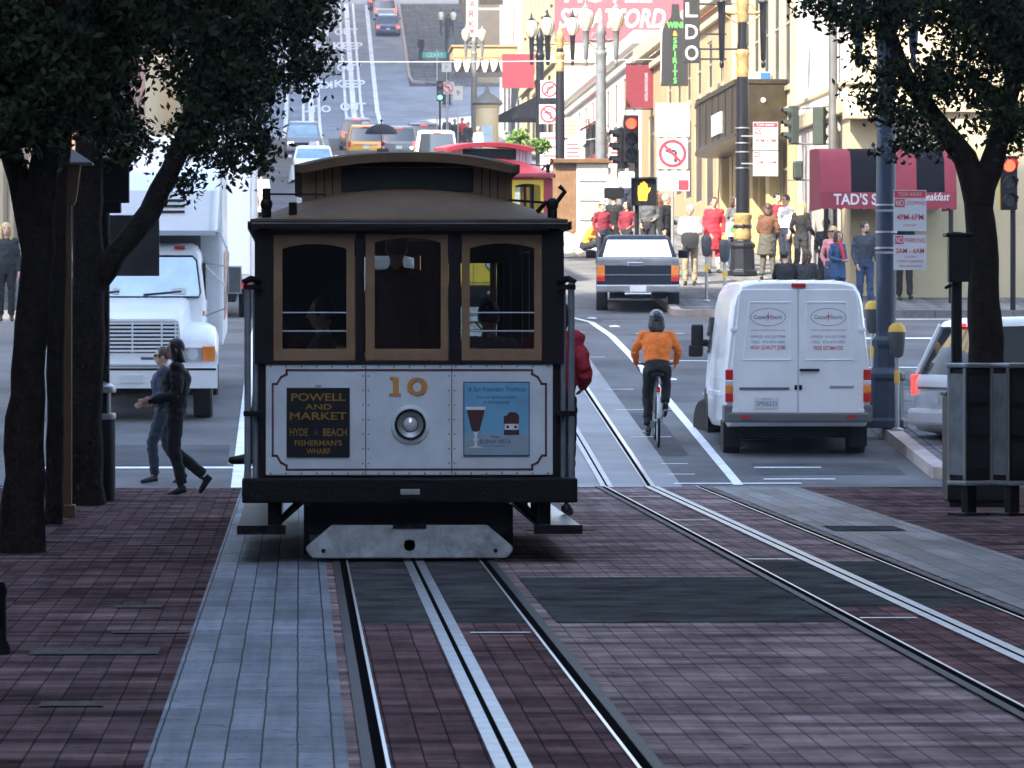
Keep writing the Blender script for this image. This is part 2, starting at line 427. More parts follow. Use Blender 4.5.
K['rack_face'] = mat('rack_glass_front', (.26, .29, .30), .25, .2, var=.4, scale=4)
K['bronze'] = mat('bronze_dark_cladding', (.050, .040, .022), .35, .5, var=.3, scale=4)
K['neon_green'] = mat('lit_green_neon', (.05, .4, .05), .4, emit=(.15, 1, .12), es=.35)
K['neon_orange'] = mat('lit_orange_neon', (.5, .2, .02), .4, emit=(1, .45, .05), es=.4)

# walls
K['cream'] = mat('cream_stucco', (.46, .38, .235), .8, var=.1, scale=.8, bump=.1, dirt=.12)
K['yellowcream'] = mat('yellow_cream_stone', (.44, .32, .14), .8, var=.12, scale=.8, bump=.1, dirt=.12)
K['white_wall'] = mat('white_painted_wall', (.66, .64, .60), .75, var=.06, scale=.6, dirt=.08)
K['grey_stone'] = mat('grey_stone_base', (.34, .32, .30), .75, var=.15, scale=1.2, bump=.15)
K['tan_brick'] = mat('tan_wall', (.33, .225, .12), .8, var=.15, scale=1, bump=.1)
K['grey_wall'] = mat('grey_wall', (.42, .43, .45), .8, var=.12, scale=.8)
K['red_wall'] = mat('red_signboard_paint', (.56, .055, .065), .7, var=.08, scale=.5)
K['brick_wall'] = mat('brick_wall', (.30, .15, .11), .8, var=.25, scale=1.2, bump=.2)
K['win_frame'] = mat('window_frame_paint', (.30, .25, .17), .6, var=.1)
K['win_frame_dark'] = mat('window_frame_dark', (.06, .055, .05), .5, var=.1)
K['win_glass'] = mat('dark_window_pane', (.030, .036, .042), .35, 0, var=.6, scale=.9, spec=.25)
K['shop_glass'] = mat('shop_window_pane', (.055, .045, .035), .35, 0, var=.9, scale=.7, spec=.3)
K['roofing'] = mat('flat_roofing', (.12, .12, .12), .9)

# people
def cloth(name, c, v=.22): 
    return mat('cloth_' + name, c, .85, var=v, scale=14, bump=.35, bscale=18)
SK = {'light': mat('skin_light', (.50, .30, .22), .55, var=.08, scale=12), 'tan': mat('skin_tan', (.34, .19, .125), .55, var=.08, scale=12), 'dark': mat('skin_dark', (.12, .065, .045), .5, var=.1, scale=12)}
HR = {'black': mat('hair_black', (.010, .009, .009), .5, var=.4, scale=40), 'brown': mat('hair_brown', (.045, .025, .014), .55, var=.4, scale=40),
      'blonde': mat('hair_blonde', (.52, .36, .15), .55, var=.3, scale=40), 'grey': mat('hair_grey', (.38, .37, .36), .6, var=.3, scale=40), 'helmet': mat('helmet_shell', (.03, .04, .055), .3, coat=.5)}
EYE = mat('eye_dark', (.02, .015, .012), .2)
LIP = mat('lips', (.30, .10, .09), .5)
SHOE = mat('shoe_leather', (.008, .007, .007), .45, var=.2)
SHOE_W = mat('shoe_pale', (.45, .45, .46), .6, var=.2)

# ================================================================== GROUND
def strip(name, x0, x1, y0, y1, dz, material, kind='structure', step=1.0, thick=0.0, nx=1):
    fx0 = x0 if callable(x0) else (lambda y: x0)
    fx1 = x1 if callable(x1) else (lambda y: x1)
    ys = []
    y = y0
    kn = sorted(k for k, _ in _kn if y0 < k < y1)
    n = max(1, int((y1 - y0) / step))
    ys = sorted(set([y0 + (y1 - y0) * i / n for i in range(n + 1)] + kn))
    vs = []; fs = []
    for y in ys:
        for i in range(nx + 1):
            vs.append((fx0(y) + (fx1(y) - fx0(y)) * i / nx, y, prof(y) + dz))
    w = nx + 1
    for k in range(len(ys) - 1):
        for i in range(nx):
            fs.append((k * w + i, k * w + i + 1, (k + 1) * w + i + 1, (k + 1) * w + i))
    mb = MB(); mb.add(vs, fs)
    if thick:
        o = len(vs)
        base = len(mb.v)
        for y in ys:
            mb.v.append((fx0(y), y, prof(y) + dz - thick)); mb.v.append((fx1(y), y, prof(y) + dz - thick))
        for k in range(len(ys) - 1):
            a = k * w; b = (k + 1) * w
            mb.f.append((a, b, base + 2 * k + 2, base + 2 * k)); mb.m.append(0)
            mb.f.append((a + nx, base + 2 * k + 1, base + 2 * k + 3, b + nx)); mb.m.append(0)
        mb.f.append(tuple([i for i in range(w)]) + (base + 1, base)); mb.m.append(0)
    o = mb.build(name, material, normals=False)
    if kind: o['kind'] = kind
    return o

strip('ground', -900, 900, -90, 900, -.012, K['asphalt'], step=6)
PZ = 53.0
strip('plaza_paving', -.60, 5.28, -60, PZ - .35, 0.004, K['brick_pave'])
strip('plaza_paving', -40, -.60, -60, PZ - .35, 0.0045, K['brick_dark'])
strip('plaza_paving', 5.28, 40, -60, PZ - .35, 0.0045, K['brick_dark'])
strip('plaza_edge_strip', -40, 40, PZ - .35, PZ, 0.008, K['concrete'])
strip('crossing_apron', -3.2, 8.0, PZ, PZ + .0 + 8.5, 0.000, K['asphalt_light'])
strip('road', -3.2, 7.77, PZ + 8.5, 300, 0.000, K['asphalt_light'])
K['hazy_hill_asphalt'] = mat('hazy_hill_asphalt', (.25, .27, .30), .8, var=.25, scale=.4, spec=.04, dirt=.2)  # paler and bluer: the hill's haze is put into the asphalt colour
strip('road', -3.2, 7.77, 300, 396, 0.000, K['hazy_hill_asphalt'])
strip('road', -3.2, 7.77, 412, 520, 0.000, K['asphalt_light'])
strip('far_intersection', -40, 40, 396, 412, 0.004, K['concrete'])
strip('cross_street', -60, -3.2, 60.5, 96, 0.0005, K['asphalt_light'])
strip('cross_street', 8.6, 60, 60.5, 69.5, 0.0005, K['asphalt_light'])
strip('cross_street', 7.77, 60, 76.5, 98, 0.0005, K['asphalt_light'])

# two tracks: slot centre offsets
TL, TR, G = .826, 3.71, .5335
strip('granite_band', -.60, TL - G - .10, -10, PZ - .35, 0.010, K['granite'])
strip('granite_band', TR + G + .10, 5.24, -10, PZ - .35, 0.010, K['granite2'])
strip('asphalt_patch', TL + G + .12, TR - G - .06, 28.7, 33.8, 0.009, K['asphalt_patch'])
strip('asphalt_patch', TR - G + .06, TR + G - .06, 30.2, 36.0, 0.009, K['asphalt_patch'])
strip('asphalt_patch', TL - G + .06, TL + G - .05, 28.6, 36.6, 0.009, K['asphalt_patch'])
strip('red_paving', TL - G + .06, TL + G - .05, -10, 28.6, 0.008, K['brick_red'])
strip('red_paving', TR - G + .06, TR + G - .06, 14, 30.2, 0.008, K['brick_red'])
def track(xc, y0, y1, near, w=1.0):
    z = .0135
    for sgn in (-1, 1):
        xr = xc + sgn * G
        a, b = sorted((xr, xr + sgn * .050)); strip('tram_rail', a, b, y0, y1, z + .003, K['rail' if near else 'rail_lip'])
        a, b = sorted((xr, xr - sgn * .045)); strip('rail_groove', a, b, y0, y1, z, K['groove'])
        a, b = sorted((xr - sgn * .045, xr - sgn * .060)); strip('rail_lip', a, b, y0, y1, z + .004, K['rail_lip'])
    strip('cable_slot_plate', xc - .072, xc - .013, y0, y1, z + .003, K['slotplate'])
    strip('cable_slot_plate', xc + .013, xc + .072, y0, y1, z + .003, K['slotplate'])
    strip('cable_slot', xc - .013, xc + .013, y0, y1, z, K['groove'])
track(TL, -8, PZ + .2, True); track(TR, -8, PZ + .2, True)
# beyond the crest the tracks lie between pale concrete margins
for xc in (TL, TR):
    strip('track_concrete', xc - G - .38, xc + G + .38, PZ + .2, 300, 0.005, K['concrete_lane'])
    track(xc, PZ + .2, 300, False)
    for xr in (xc - G, xc + G): strip('tram_rail', xr - .09, xr + .09, 300, 396, .03, K['paint_far'], step=4)
    strip('cable_slot_plate', xc - .18, xc + .18, 300, 396, .03, K['paint_far'], step=4)
# track crossbars
for (xc, ys) in ((TL, (27.6,)), (TR, (28.9, 36.2, 43.5, 49.5))):
    for y in ys: strip('track_crossbar', (xc + .12 if xc == TL else xc - G + .08), (xc + G - .08 if xc == TL else xc - .12), y, y + .10, .0165, K['slotplate'])
for (xc, yy) in ((TL, 61.5),): strip('track_crossbar', xc + .2, xc + 1.3, yy, yy + .12, .02, K['paint_white'])
# painted lines
LNX = 5.32
strip('lane_line', LNX - .06, LNX + .06, 60.4, 98, 0.009, K['paint_white'])
strip('lane_line', LNX - .15, LNX + .15, 300, 395, 0.03, K['paint_far'], step=4)
strip('lane_line', -.82, -.68, 57.0, 120, 0.009, K['paint_white'])
strip('lane_line', -1.0, -.72, 300, 395, 0.03, K['paint_far'], step=4)
for y in (61.0, 62.4, 66.0, 69.6, 73, 79, 86, 93):
    strip('parking_tick', LNX + rnd.uniform(.25, .6), LNX + rnd.uniform(1.2, 1.5), y, y + .11, .009, K['paint_white'])
    ty = y + rnd.uniform(.1, .9); strip('parking_tick', LNX - rnd.uniform(.75, .95), LNX - rnd.uniform(.35, .5), ty, ty + .05, .009, K['paint_white'])
strip('crosswalk_line', 4.55, 6.1, 60.5, 60.60, 0.010, K['paint_white'])
strip('crosswalk_line', -3.2, -.4, 62.4, 62.62, 0.010, K['paint_white'])
strip('crosswalk_line', 7.9, 12.5, 77.4, 77.8, 0.010, K['paint_white'])
strip('crosswalk_line', 7.9, 14, 84.2, 84.6, 0.010, K['paint_white'])
strip('crosswalk_line', 7.9, 14, 94.5, 95.3, 0.010, K['paint_white'])
strip('crosswalk_line', 7.9, 12.5, 99.6, 100.2, 0.16, K['concrete'])
for dx, col in ((0, 1), (1, 0)):
    pass
for q in ((5.7, 7.5, 61.6, 63.0), (4.5, 5.0, 64.0, 70.0), (-2.4, -.9, 62.8, 65.5), (5.6, 7.6, 79, 84), (1.9, 2.6, 63, 88)): strip('road_patch', q[0], q[1], q[2], q[3], .0045, K['asphalt'])
# raised lane markers beside the lane line
for i, y in enumerate((64.5, 69, 75.5, 82, 89, 96)):
    b = MB(); b.lathe([(.001, 0), (.10, 0), (.085, .018), (.03, .025), (.001, .025)], (0, 0, 0), 10)
    o = b.build('lane_marker', K['paint_far'], smooth=40); o.location = (LNX + .30, y, prof(y) + .006)
    o.rotation_euler.x = math.atan((prof(y + .5) - prof(y - .5)))
    tag(o, 'small white raised lane marker on the asphalt right of the lane line', 'lane marker', 'raised markers along the lane line')
# hill lettering
def hill_text(txt, px, py, flip=False, size=3.6):
    x, y, z = ground(px, py, .04)
    sl = (prof(y + 2) - prof(y - 2)) / 4; n = math.hypot(1, sl)
    u = Vector((1, 0, 0)); w = Vector((0, 1 / n, sl / n))
    if flip: u, w = -u, -w
    b = MB(); b.text(txt, (x, y, z + .02), size, 0, u, w, width=2.2 if txt == 'KEEP' else 1.75, bold=.035)
    o = b.build('road_lettering', K['paint_far'], normals=False); o['kind'] = 'structure'
hill_text('OUT', 346, 32); hill_text('KEEP', 348, 46); hill_text('OUT', 349, 68); hill_text('KEEP', 350, 84); hill_text('OUT', 353, 107)
hill_text('KEEP', 314, 33, True); hill_text('OUT', 316, 46, True); hill_text('KEEP', 317, 85, True); hill_text('OUT', 318, 109, True)
for py in (25, 40, 52, 61, 76, 93, 112, 118):
    x, y, z = ground(350, py)
    strip('road_joint', -3.1, 5.2, y, y + .35, .02, K['concrete_lane'])

# sidewalks with kerbs
def rounded(x, y0, r):
    return lambda y: x + (r - math.sqrt(max(0, r * r - (r - min(r, y - y0)) ** 2)))
def walk(x0, x1, y0, y1, side, hi=.15, r=0, r2=0):
    fk = (lambda y: x0 + (r - math.sqrt(max(0, r * r - (r - min(r, max(0, y - y0))) ** 2)) if r else 0)) if side == 'R' else (lambda y: x1)
    if side == 'R':
        fin = lambda y: fk(y) + .20
        strip('kerb', fk, fin, y0, y1, hi, K['kerb'], thick=.2, step=.4 if y1 - y0 < 20 else 2)
        strip('sidewalk', lambda y: fk(y) + .20, x1, y0 + .15, y1, hi - .004, K['sidewalk'], thick=.3, step=.4 if y1 - y0 < 20 else 2)
    else:
        strip('kerb', x1 - .2, x1, y0, y1, hi, K['kerb'], thick=.2, step=2)
        strip('sidewalk', x0, x1 - .2, y0 + .1, y1, hi - .004, K['sidewalk'], thick=.3, step=2)
walk(7.77, 8.9, 60.7, 76, 'R', .15, r=.5)
strip('sidewalk', 8.9, 60, 69.6, 76, .146, K['sidewalk'], thick=.3)
walk(7.77, 60, 98.5, 108, 'R', .15, r=1.4)
walk(7.77, 12.6, 108, 300, 'R', .15)
walk(7.77, 34, 352, 395, 'R', .15, r=3.0)
strip('cross_street', 7.77, 60, 300, 352, 0.0005, K['hazy_hill_asphalt'])
walk(7.77, 12.6, 413, 520, 'R', .15)
walk(-60, -3.2, 96.5, 128, 'L', .15)
walk(-9, -3.2, 128, 395, 'L', .15)
walk(-9, -3.2, 413, 520, 'L', .15)
# drain covers and small plates in the plaza
for i, (px, py, w, dd) in enumerate(((138, 608, .34, .5), (72, 706, .34, .5), (175, 546, .45, .4), (95, 653, .8, .9), (150, 634, .5, .25), (560, 531, .7, .3))):
    x, y, z = ground(px, py)
    strip('drain_plate', x - w * .42, x + w * .42, y - dd * .3, y + dd * .3, .012, K['plate_iron'])
x, y, z = ground(870, 530)
strip('utility_cover', x - .35, x + .25, y - .5, y + .5, .016, K['asphalt_patch'])

# ================================================================== CABLE CARS
def arched(x0, x1, z0, z1, rise, n=8):      # arched-top outline, counter-clockwise
    pts = [(x0, z0), (x1, z0), (x1, z1 - rise)]
    for i in range(1, n):
        t = i / n
        pts.append((x1 + (x0 - x1) * t, z1 - rise + rise * math.sin(math.pi * t) ** .8))
    pts.append((x0, z1 - rise))
    return pts
def frame_arched(mb, X0, X1, Z0, Z1, x0, x1, z0, z1, rise, ya, yb, mi=0, n=8):
    inner = arched(x0, x1, z0, z1, rise, n)
    outer = [(X0, Z0), (X1, Z0), (X1, z1 - rise)]
    for i in range(1, n):
        t = i / n; outer.append((X1 + (X0 - X1) * t, Z1))
    outer.append((X0, z1 - rise)); outer[2] = (X1, Z1); outer[-1] = (X0, Z1)
    m = len(inner); vs = []
    for y in (ya, yb):
        vs += [(a, y, b) for a, b in outer] + [(a, y, b) for a, b in inner]
    fs = []
    for i in range(m):
        j = (i + 1) % m
        fs.append((i, j, m + j, m + i)); fs.append((2 * m + i, 3 * m + i, 3 * m + j, 2 * m + j))
        fs.append((m + i, m + j, 3 * m + j, 3 * m + i)); fs.append((i, 2 * m + i, 2 * m + j, j))
    mb.add(vs, fs, mi)

def cable_car(label, loc, rotz, roof, deck, frame, panel, dark, number, first=True):
    t = thing('cable_car', label, 'cable car', loc, rotz)
    L = 8.4
    # fender board
    b = MB()
    b.prism([(-.70, .035), (.70, .035), (.745, .09), (.745, .12), (.56, .275), (-.56, .275), (-.745, .12), (-.745, .09)], -.02, .045)
    f = b.build('fender_board', K['fender_wood'], t, bevel=.012)
    b = MB()
    for dx, r in ((0, .042), (-.62, .016), (.62, .016)):
        b.tube([(dx, -.024, .13 if dx == 0 else .09), (dx, -.018, .13 if dx == 0 else .09)], r, 12)
    if True: b.box(-.035, .035, -.024, -.020, .10, .165)
    each(b, 'bolt', K['black'], f)
    b = MB(); b.box(-.12, .12, -.03, -.021, .25, .285)
    b.build('link_plate', K['black_iron'], f)
    # bumper beam
    b = MB(); b.box(-1.205, 1.205, -.16, .14, .44, .615)
    bm = b.build('bumper', K['black_iron'], t, bevel=.012)
    b = MB(); b.box(-.10, .10, -.185, -.162, .47, .57); b.box(-.07, .07, -.19, -.1855, .50, .54, 1)
    b.build('coupler_pocket', [K['black_iron'], K['galv']], bm, bevel=.006)
    b = MB(); b.box(-1.205, 1.205, L - .14, L + .16, .44, .615); b.build('bumper', K['black_iron'], t, bevel=.012)
    # underframe
    b = MB(); b.box(-.72, .72, .15, L - .15, .20, .44); b.box(-.95, .95, .15, L - .15, .44, .63); b.box(-.76, -.72, .3, 2.4, .05, .4); b.box(.72, .76, .3, 2.4, .05, .4)
    b.build('underframe', K['black_iron'], t)
    for y in (1.0, 2.3, 6.1, 7.4):
        for sx in (-1, 1):
            b = MB(); b.lathe([(.03, -.05), (.27, -.05), (.27, .04), (.30, .04), (.30, .065), (.03, .065)], (sx * .535, y, .29), 20, 'x')
            b.build('wheel', K['rail'], t, smooth=40)
    # end dash with white panel
    for (ye, fl) in ((0, 1), (L, -1)):
        b = MB(); b.box(-1.10, 1.10, *(sorted((ye + .03 * fl, ye + .075 * fl))), .618, 1.455)
        b.build('dash', dark, t)
        b = MB(); b.box(-1.035, 1.035, *(sorted((ye + .0 * fl, ye + .028 * fl))), .634, 1.432)
        p = b.build('end_panel', panel, t, bevel=.006)
        def yy(k): return ye - k * fl
        b = MB()           # border line with notched corners
        X, Z0, Z1, c = .985, .675, 1.392, .10
        pts = [(-X + c, Z0), (X - c, Z0), (X - c, Z0 + .03), (X - .06, Z0 + .05), (X - .03, Z0 + c), (X, Z0 + c), (X, Z1 - c), (X - .03, Z1 - c), (X - .06, Z1 - .05), (X - c, Z1 - .03), (X - c, Z1),
               (-X + c, Z1), (-X + c, Z1 - .03), (-X + .06, Z1 - .05), (-X + .03, Z1 - c), (-X, Z1 - c), (-X, Z0 + c), (-X + .03, Z0 + c), (-X + .06, Z0 + .05), (-X + c, Z0 + .03)]
        for i in range(len(pts)):
            a = Vector((pts[i][0], 0, pts[i][1])); e = Vector((pts[(i + 1) % len(pts)][0], 0, pts[(i + 1) % len(pts)][1]))
            dd = (e - a).normalized(); nn = Vector((-dd.z, 0, dd.x)) * .0075; a -= dd * .0075; e += dd * .0075
            y = yy(.003)
            b.quad((a.x - nn.x, y, a.z - nn.z), (e.x - nn.x, y, e.z - nn.z), (e.x + nn.x, y, e.z + nn.z), (a.x + nn.x, y, a.z + nn.z))
        b.build('border_line', K['cc_line'], p)
        b = MB()           # seams and rivets
        for x in (-.315, .305): b.box(x - .003, x + .003, *sorted((yy(.001), yy(.004))), .64, 1.428)
        each(b, 'seam', K['cc_line'], p)
        b = MB()
        for x in np.linspace(-1.0, 1.0, 19):
            for z in (.648, 1.418): b.ell((x, yy(.0), z), (.008, .005, .008), 6, 4)
        for z in np.linspace(.72, 1.35, 7):
            for x in (-.335, -.295, .285, .325): b.ell((x, yy(.0), z), (.007, .005, .007), 6, 4)
        b.build('rivet', K['pole_grey'], p)
        if fl == 1 or not first:
            b = MB()
            b.text(number, (.005, yy(.009), 1.275), .125, 0, (fl, 0, 0), bold=.02, width=.25)
            # slab serifs of the numerals
            if number == '10':
                for z in (1.216, 1.334): b.box(-.148 if z < 1.3 else -.142, -.062 if z < 1.3 else -.098, *sorted((yy(.006), yy(.0085))), z - .009, z + .009)
            b.build('numeral', K['cc_gold'], p)
            hl = MB()
            hl.lathe([(.001, 0), (.135, 0), (.14, -.012), (.125, -.02), (.112, -.02), (.112, -.004), (.001, -.004)], (.005, yy(.0), 1.0), 32, 'y', 0)
            h = hl.build('headlight', panel, p, smooth=35)
            hl = MB(); hl.lathe([(.096, -.005), (.113, -.005), (.113, -.030), (.105, -.038), (.098, -.034), (.096, -.015)], (.005, yy(0), 1.0), 32, 'y'); hl.build('rim', K['dark_trim'], h, smooth=40)
            hl = MB(); hl.lathe([(.055, -.012), (.058, -.016), (.093, -.030), (.0955, -.026), (.0955, -.006), (.055, -.006)], (.005, yy(0), 1.0), 32, 'y'); hl.build('reflector', K['galv'], h, smooth=40)
            hl = MB(); hl.lathe([(.001, -.034), (.02, -.033), (.04, -.026), (.053, -.016), (.0535, -.006), (.001, -.006)], (.005, yy(0), 1.0), 28, 'y'); hl.build('lens', K['clear_lens'], h, smooth=60)
        if fl == 1 and first:
            # route board on the left
            b = MB(); b.box(-.885, -.43, -.016, -.001, .765, 1.265)
            rb = b.build('route_board', K['cc_sign'], p, bevel=.004)
            b = MB(); cx = -.657
            for txt, z, h, w in (('POWELL', 1.198, .055, .39), ('AND', 1.128, .04, .19), ('MARKET', 1.062, .055, .41), ('HYDE', .945, .056, .13), ('BEACH', .945, .056, .17), ("FISHERMAN'S", .868, .040, .34), ('WHARF', .808, .040, .17)):
                x = cx - .14 if txt == 'HYDE' else (cx + .12 if txt == 'BEACH' else cx)
                b = MB(); b.text(txt, (x, -.0185, z), h, 0, width=w, bold=.012); b.build('board_lettering', K['cc_gold2'], rb)
            b = MB()
            b.text('&', (cx - .015, -.0185, .945), .045, 1)
            b.build('board_ampersand', [K['cc_gold2'], K['cc_line']], rb)
            b = MB(); b.box(cx - .02, cx + .02, -.02, -.001, 1.262, 1.285); b.build('board_clip', K['galv'], rb)
            # poster on the right
            b = MB(); b.box(.388, .867, -.012, -.001, .772, 1.308); po = b.build('poster', K['poster_txt'], p)
            b = MB(); b.quad((.395, -.014, .93), (.86, -.014, .93), (.86, -.014, 1.30), (.395, -.014, 1.30), 0); b.quad((.395, -.014, .78), (.86, -.014, .78), (.86, -.014, .93), (.395, -.014, .93), 1)
            b.build('poster_sheet', [K['poster_blue'], K['poster_low']], po)
            b = MB()
            b.text('A San Francisco Tradition', (.628, -.0165, 1.255), .036, 0, width=.42, shear=.3)
            b.text('from our earliest pioneers', (.628, -.0165, 1.195), .022, 0, width=.29)
            b.text('to our city today', (.628, -.0165, 1.158), .022, 0, width=.19)
            b.text('the', (.615, -.0165, .912), .026, 0, width=.06, shear=.2)
            b.text('BUENA VISTA', (.62, -.0165, .877), .030, 0, width=.225)
            b.text('san francisco', (.62, -.0165, .846), .014, 0, width=.14)
            b.build('poster_lettering', K['poster_txt'], po)
            b = MB(); cx = .477
            b.poly([(cx - .066, -.017, 1.105), (cx - .028, -.017, .955), (cx, -.017, .945), (cx + .028, -.017, .955), (cx + .066, -.017, 1.105)], 0)
            b.quad((cx - .07, -.0175, 1.105), (cx + .07, -.0175, 1.105), (cx + .072, -.0175, 1.128), (cx - .072, -.0175, 1.128), 1)
            b.poly([(cx - .016, -.0165, .95), (cx - .008, -.0165, .91), (cx - .02, -.0165, .893), (cx - .008, -.0165, .877), (cx - .012, -.0165, .842), (cx - .06, -.0165, .832), (cx + .06, -.0165, .832), (cx + .012, -.0165, .842), (cx + .008, -.0165, .877), (cx + .02, -.0165, .893), (cx + .008, -.0165, .91), (cx + .016, -.0165, .95)], 1)
            b.build('poster_glass_drawing', [K['coffee'], K['foam']], po)
            b = MB(); cx = .735
            b.poly([(cx - .055, -.017, 1.005), (cx + .055, -.017, 1.005), (cx + .055, -.017, 1.063), (cx + .045, -.017, 1.075), (cx + .035, -.017, 1.086), (cx, -.017, 1.09), (cx - .025, -.017, 1.082), (cx - .03, -.017, 1.066), (cx - .055, -.017, 1.06)], 0)
            b.quad((cx - .048, -.017, .962), (cx + .048, -.017, .962), (cx + .048, -.017, 1.003), (cx - .048, -.017, 1.003), 1)
            b.quad((cx - .055, -.017, .925), (cx + .055, -.017, .925), (cx + .055, -.017, .96), (cx - .055, -.017, .96), 0)
            for dx in (-.027, .03): b.disc((cx + dx, .982), .011, -.018, 10, 0)
            b.build('poster_tram_drawing', [K['coffee'], K['foam']], po)
        # windows: three framed sashes between dark posts
        bp = MB()
        for x0, x1 in ((-1.115, -.985), (-.385, -.325), (.285, .37), (.96, 1.115)):
            bp.box(x0, x1, *sorted((ye - .012 * fl, ye + .07 * fl)), 1.458, 2.395)
        bp.box(-1.115, 1.115, *sorted((ye - .008 * fl, ye + .06 * fl)), 2.372, 2.398)
        bp.box(-1.115, 1.115, *sorted((ye - .012 * fl, ye + .06 * fl)), 1.434, 1.4575)
        bp.build('end_post', dark, t)
        for (X0, X1, x0, x1, zt) in ((-.98, -.392, -.915, -.455, 2.30), (-.318, .278, -.25, .225, 2.345), (.377, .955, .435, .90, 2.305)):
            b = MB()
            frame_arched(b, X0, X1, 1.4595, 2.37, x0, x1, 1.545, zt, .035, *sorted((ye - .004 * fl, ye + .045 * fl)))
            w = b.build('window', frame, t, bevel=.004)
            b = MB(); y = ye + .02 * fl
            b.poly([(q, y, z) for q, z in arched(x0 - .01, x1 + .01, 1.54, zt + .005, .035)])
            b.build('pane', K['clear_glass'], w)
            if X0 < -.5 or X0 > .3:
                b = MB()
                for z in (1.672, 1.805): b.tube([(x0, ye - .012 * fl, z), (x1, ye - .012 * fl, z)], .007, 6)
                b.build('guard_bar', K['pole_grey'], w)
    # cross bulkhead inside with a doorway and one window
    b = MB()
    for q in ((-1.0, -.36, .69, 2.4), (.24, .42, .69, 2.4), (.42, .93, .69, 1.18), (.42, .93, 2.22, 2.4), (.93, 1.0, .69, 2.4), (-.36, .24, 2.28, 2.4)): b.box(q[0], q[1], 4.66, 4.70, q[2], q[3])
    b.build('bulkhead', K['cc_dark'], t)
    # floor, side panels, posts, benches
    b = MB(); b.box(-1.06, 1.06, .08, L - .08, .618, .68); b.build('floor', K['wood'], t)
    for sx in (-1, 1):
        b = MB()
        x0, x1 = sorted((sx * 1.07, sx * 1.03))
        b.box(x0, x1, .08, 4.7, .69, 1.36); b.build('side_panel', K['cc2_panel'] if first else panel, t)
        b = MB()
        for y in (.12, 1.2, 2.3, 3.4, 4.6, 5.6, 6.7, L - .12):
            b.box(min(sx * 1.075, sx * 1.02), max(sx * 1.075, sx * 1.02), y - .04, y + .04, .69 if y > 4.7 else 1.362, 2.40)
        b.box(*sorted((sx * 1.085, sx * 1.01)), .08, L - .08, 2.30, 2.41)
        b.box(*sorted((sx * 1.085, sx * 1.01)), .08, 4.7, 1.362, 1.43)
        b.build('side_post', dark if first else frame, t)
        b = MB(); b.box(*sorted((sx * .45, sx * .52)), .5, L - .6, .69, 1.55); b.box(*sorted((sx * .52, sx * .98)), .5, L - .6, 1.05, 1.10)
        b.build('bench', K['wood'], t)
        # running board, low along the side
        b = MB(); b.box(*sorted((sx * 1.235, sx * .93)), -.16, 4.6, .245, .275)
        b.build('running_board', K['galv' if sx > 0 else 'dark_trim'], t, bevel=.006)  # lit and shaded tones painted on: right board pale, left board dark
        for yy in (1.6, 3.2):
            b = MB(); b.box(*sorted((sx * 1.0, sx * .95)), yy, yy + .06, .28, .62); b.build('board_hanger', K['black_iron'], t)
        # grab poles
        x = sx * 1.165
        b = MB()
        b.tube([(x, -.06, .615), (x, -.06, 2.02 if sx > 0 else 2.0)], .024, 10); b.tube([(x - sx * .055, .02, .615), (x - sx * .055, .02, 2.02)], .02, 10)
        g = b.build('grab_pole', K['pole_grey'], t, smooth=40)
        b = MB()
        for z in (1.08, 1.99): b.box(*sorted((x + sx * .03, sx * 1.06)), -.09, .05, z - .018, z + .018)
        b.tube([(x - sx * .10, -.02, 2.03), (x - sx * .02, -.06, 2.05), (x + sx * .03, -.06, 2.02)], .024, 8)
        each(b, 'pole_bracket', K['black_iron'], g)
        # step hanging off the end corner
        b = MB(); b.box(*sorted((sx * 1.02, sx * .92)), .02, .20, .277, .438)
        b.tube([(sx * .925, .1, .32), (sx * .80, .1, .44)], .02, 6); b.tube([(sx * .93, .15, .29), (sx * .76, .15, .44)], .013, 6)
        s = b.build('step_hanger', K['black_iron'], t)
        b = MB(); b.box(*sorted((sx * 1.24, sx * .89)), -.178, -.162, .215, .28); b.build('step_edge', K['black_iron'], s)
    # lower roof with bonnets at both ends
    nx, ys = 20, []
    ys = [-.15, -.148, -.10, 0, .12, .28, .46, .66, .9, 1.2, 2.5, 4.2, 5.9, L - 1.2, L - .9, L - .66, L - .46, L - .28, L - .12, L, L + .10, L + .148, L + .15]
    def hroof(x, y):
        yy_ = min(y, L - y)
        Rr = .245 * (1 - min(1, abs(x) / 1.15) ** 2.3)
        return 2.478 + Rr * math.sin(min(1, max(0, (yy_ + .15) / 1.05)) * math.pi / 2) ** .85
    b = MB(); vs = []; fs = []
    for y in ys:
        yy_ = min(y, L - y); k = 1 if yy_ > .1 else 1 - .02 * (.1 - yy_) / .25
        for i in range(nx + 1):
            x = (-1.15 + 2.3 * i / nx) * k
            vs.append((x, y, hroof(x, y)))
    w = nx + 1
    for a in range(len(ys) - 1):
        for i in range(nx): fs.append((a * w + i, a * w + i + 1, (a + 1) * w + i + 1, (a + 1) * w + i))
    o = len(vs)
    for (x, y, z) in list(vs): vs.append((x, y, z - .075 if False else 2.41))
    for a in range(len(ys) - 1):
        for i in range(nx): fs.append((o + a * w + i, o + (a + 1) * w + i, o + (a + 1) * w + i + 1, o + a * w + i + 1))
    for a in range(len(ys) - 1):
        for i in (0, nx):
            p, q = a * w + i, (a + 1) * w + i; fs.append((p, q, o + q, o + p))
    for i in range(nx):
        for a in (0, len(ys) - 1):
            p, q = a * w + i, a * w + i + 1; fs.append((p, q, o + q, o + p))
    b.add(vs, fs); rf = b.build('roof', roof, t, smooth=50)
    b = MB()
    for y in (-.165, L + .153): b.box(-1.135, 1.135, y, y + .012, 2.418, 2.462)
    for sx in (-1, 1): b.box(*sorted((sx * 1.152, sx * 1.164)), -.14, L + .14, 2.405, 2.462)
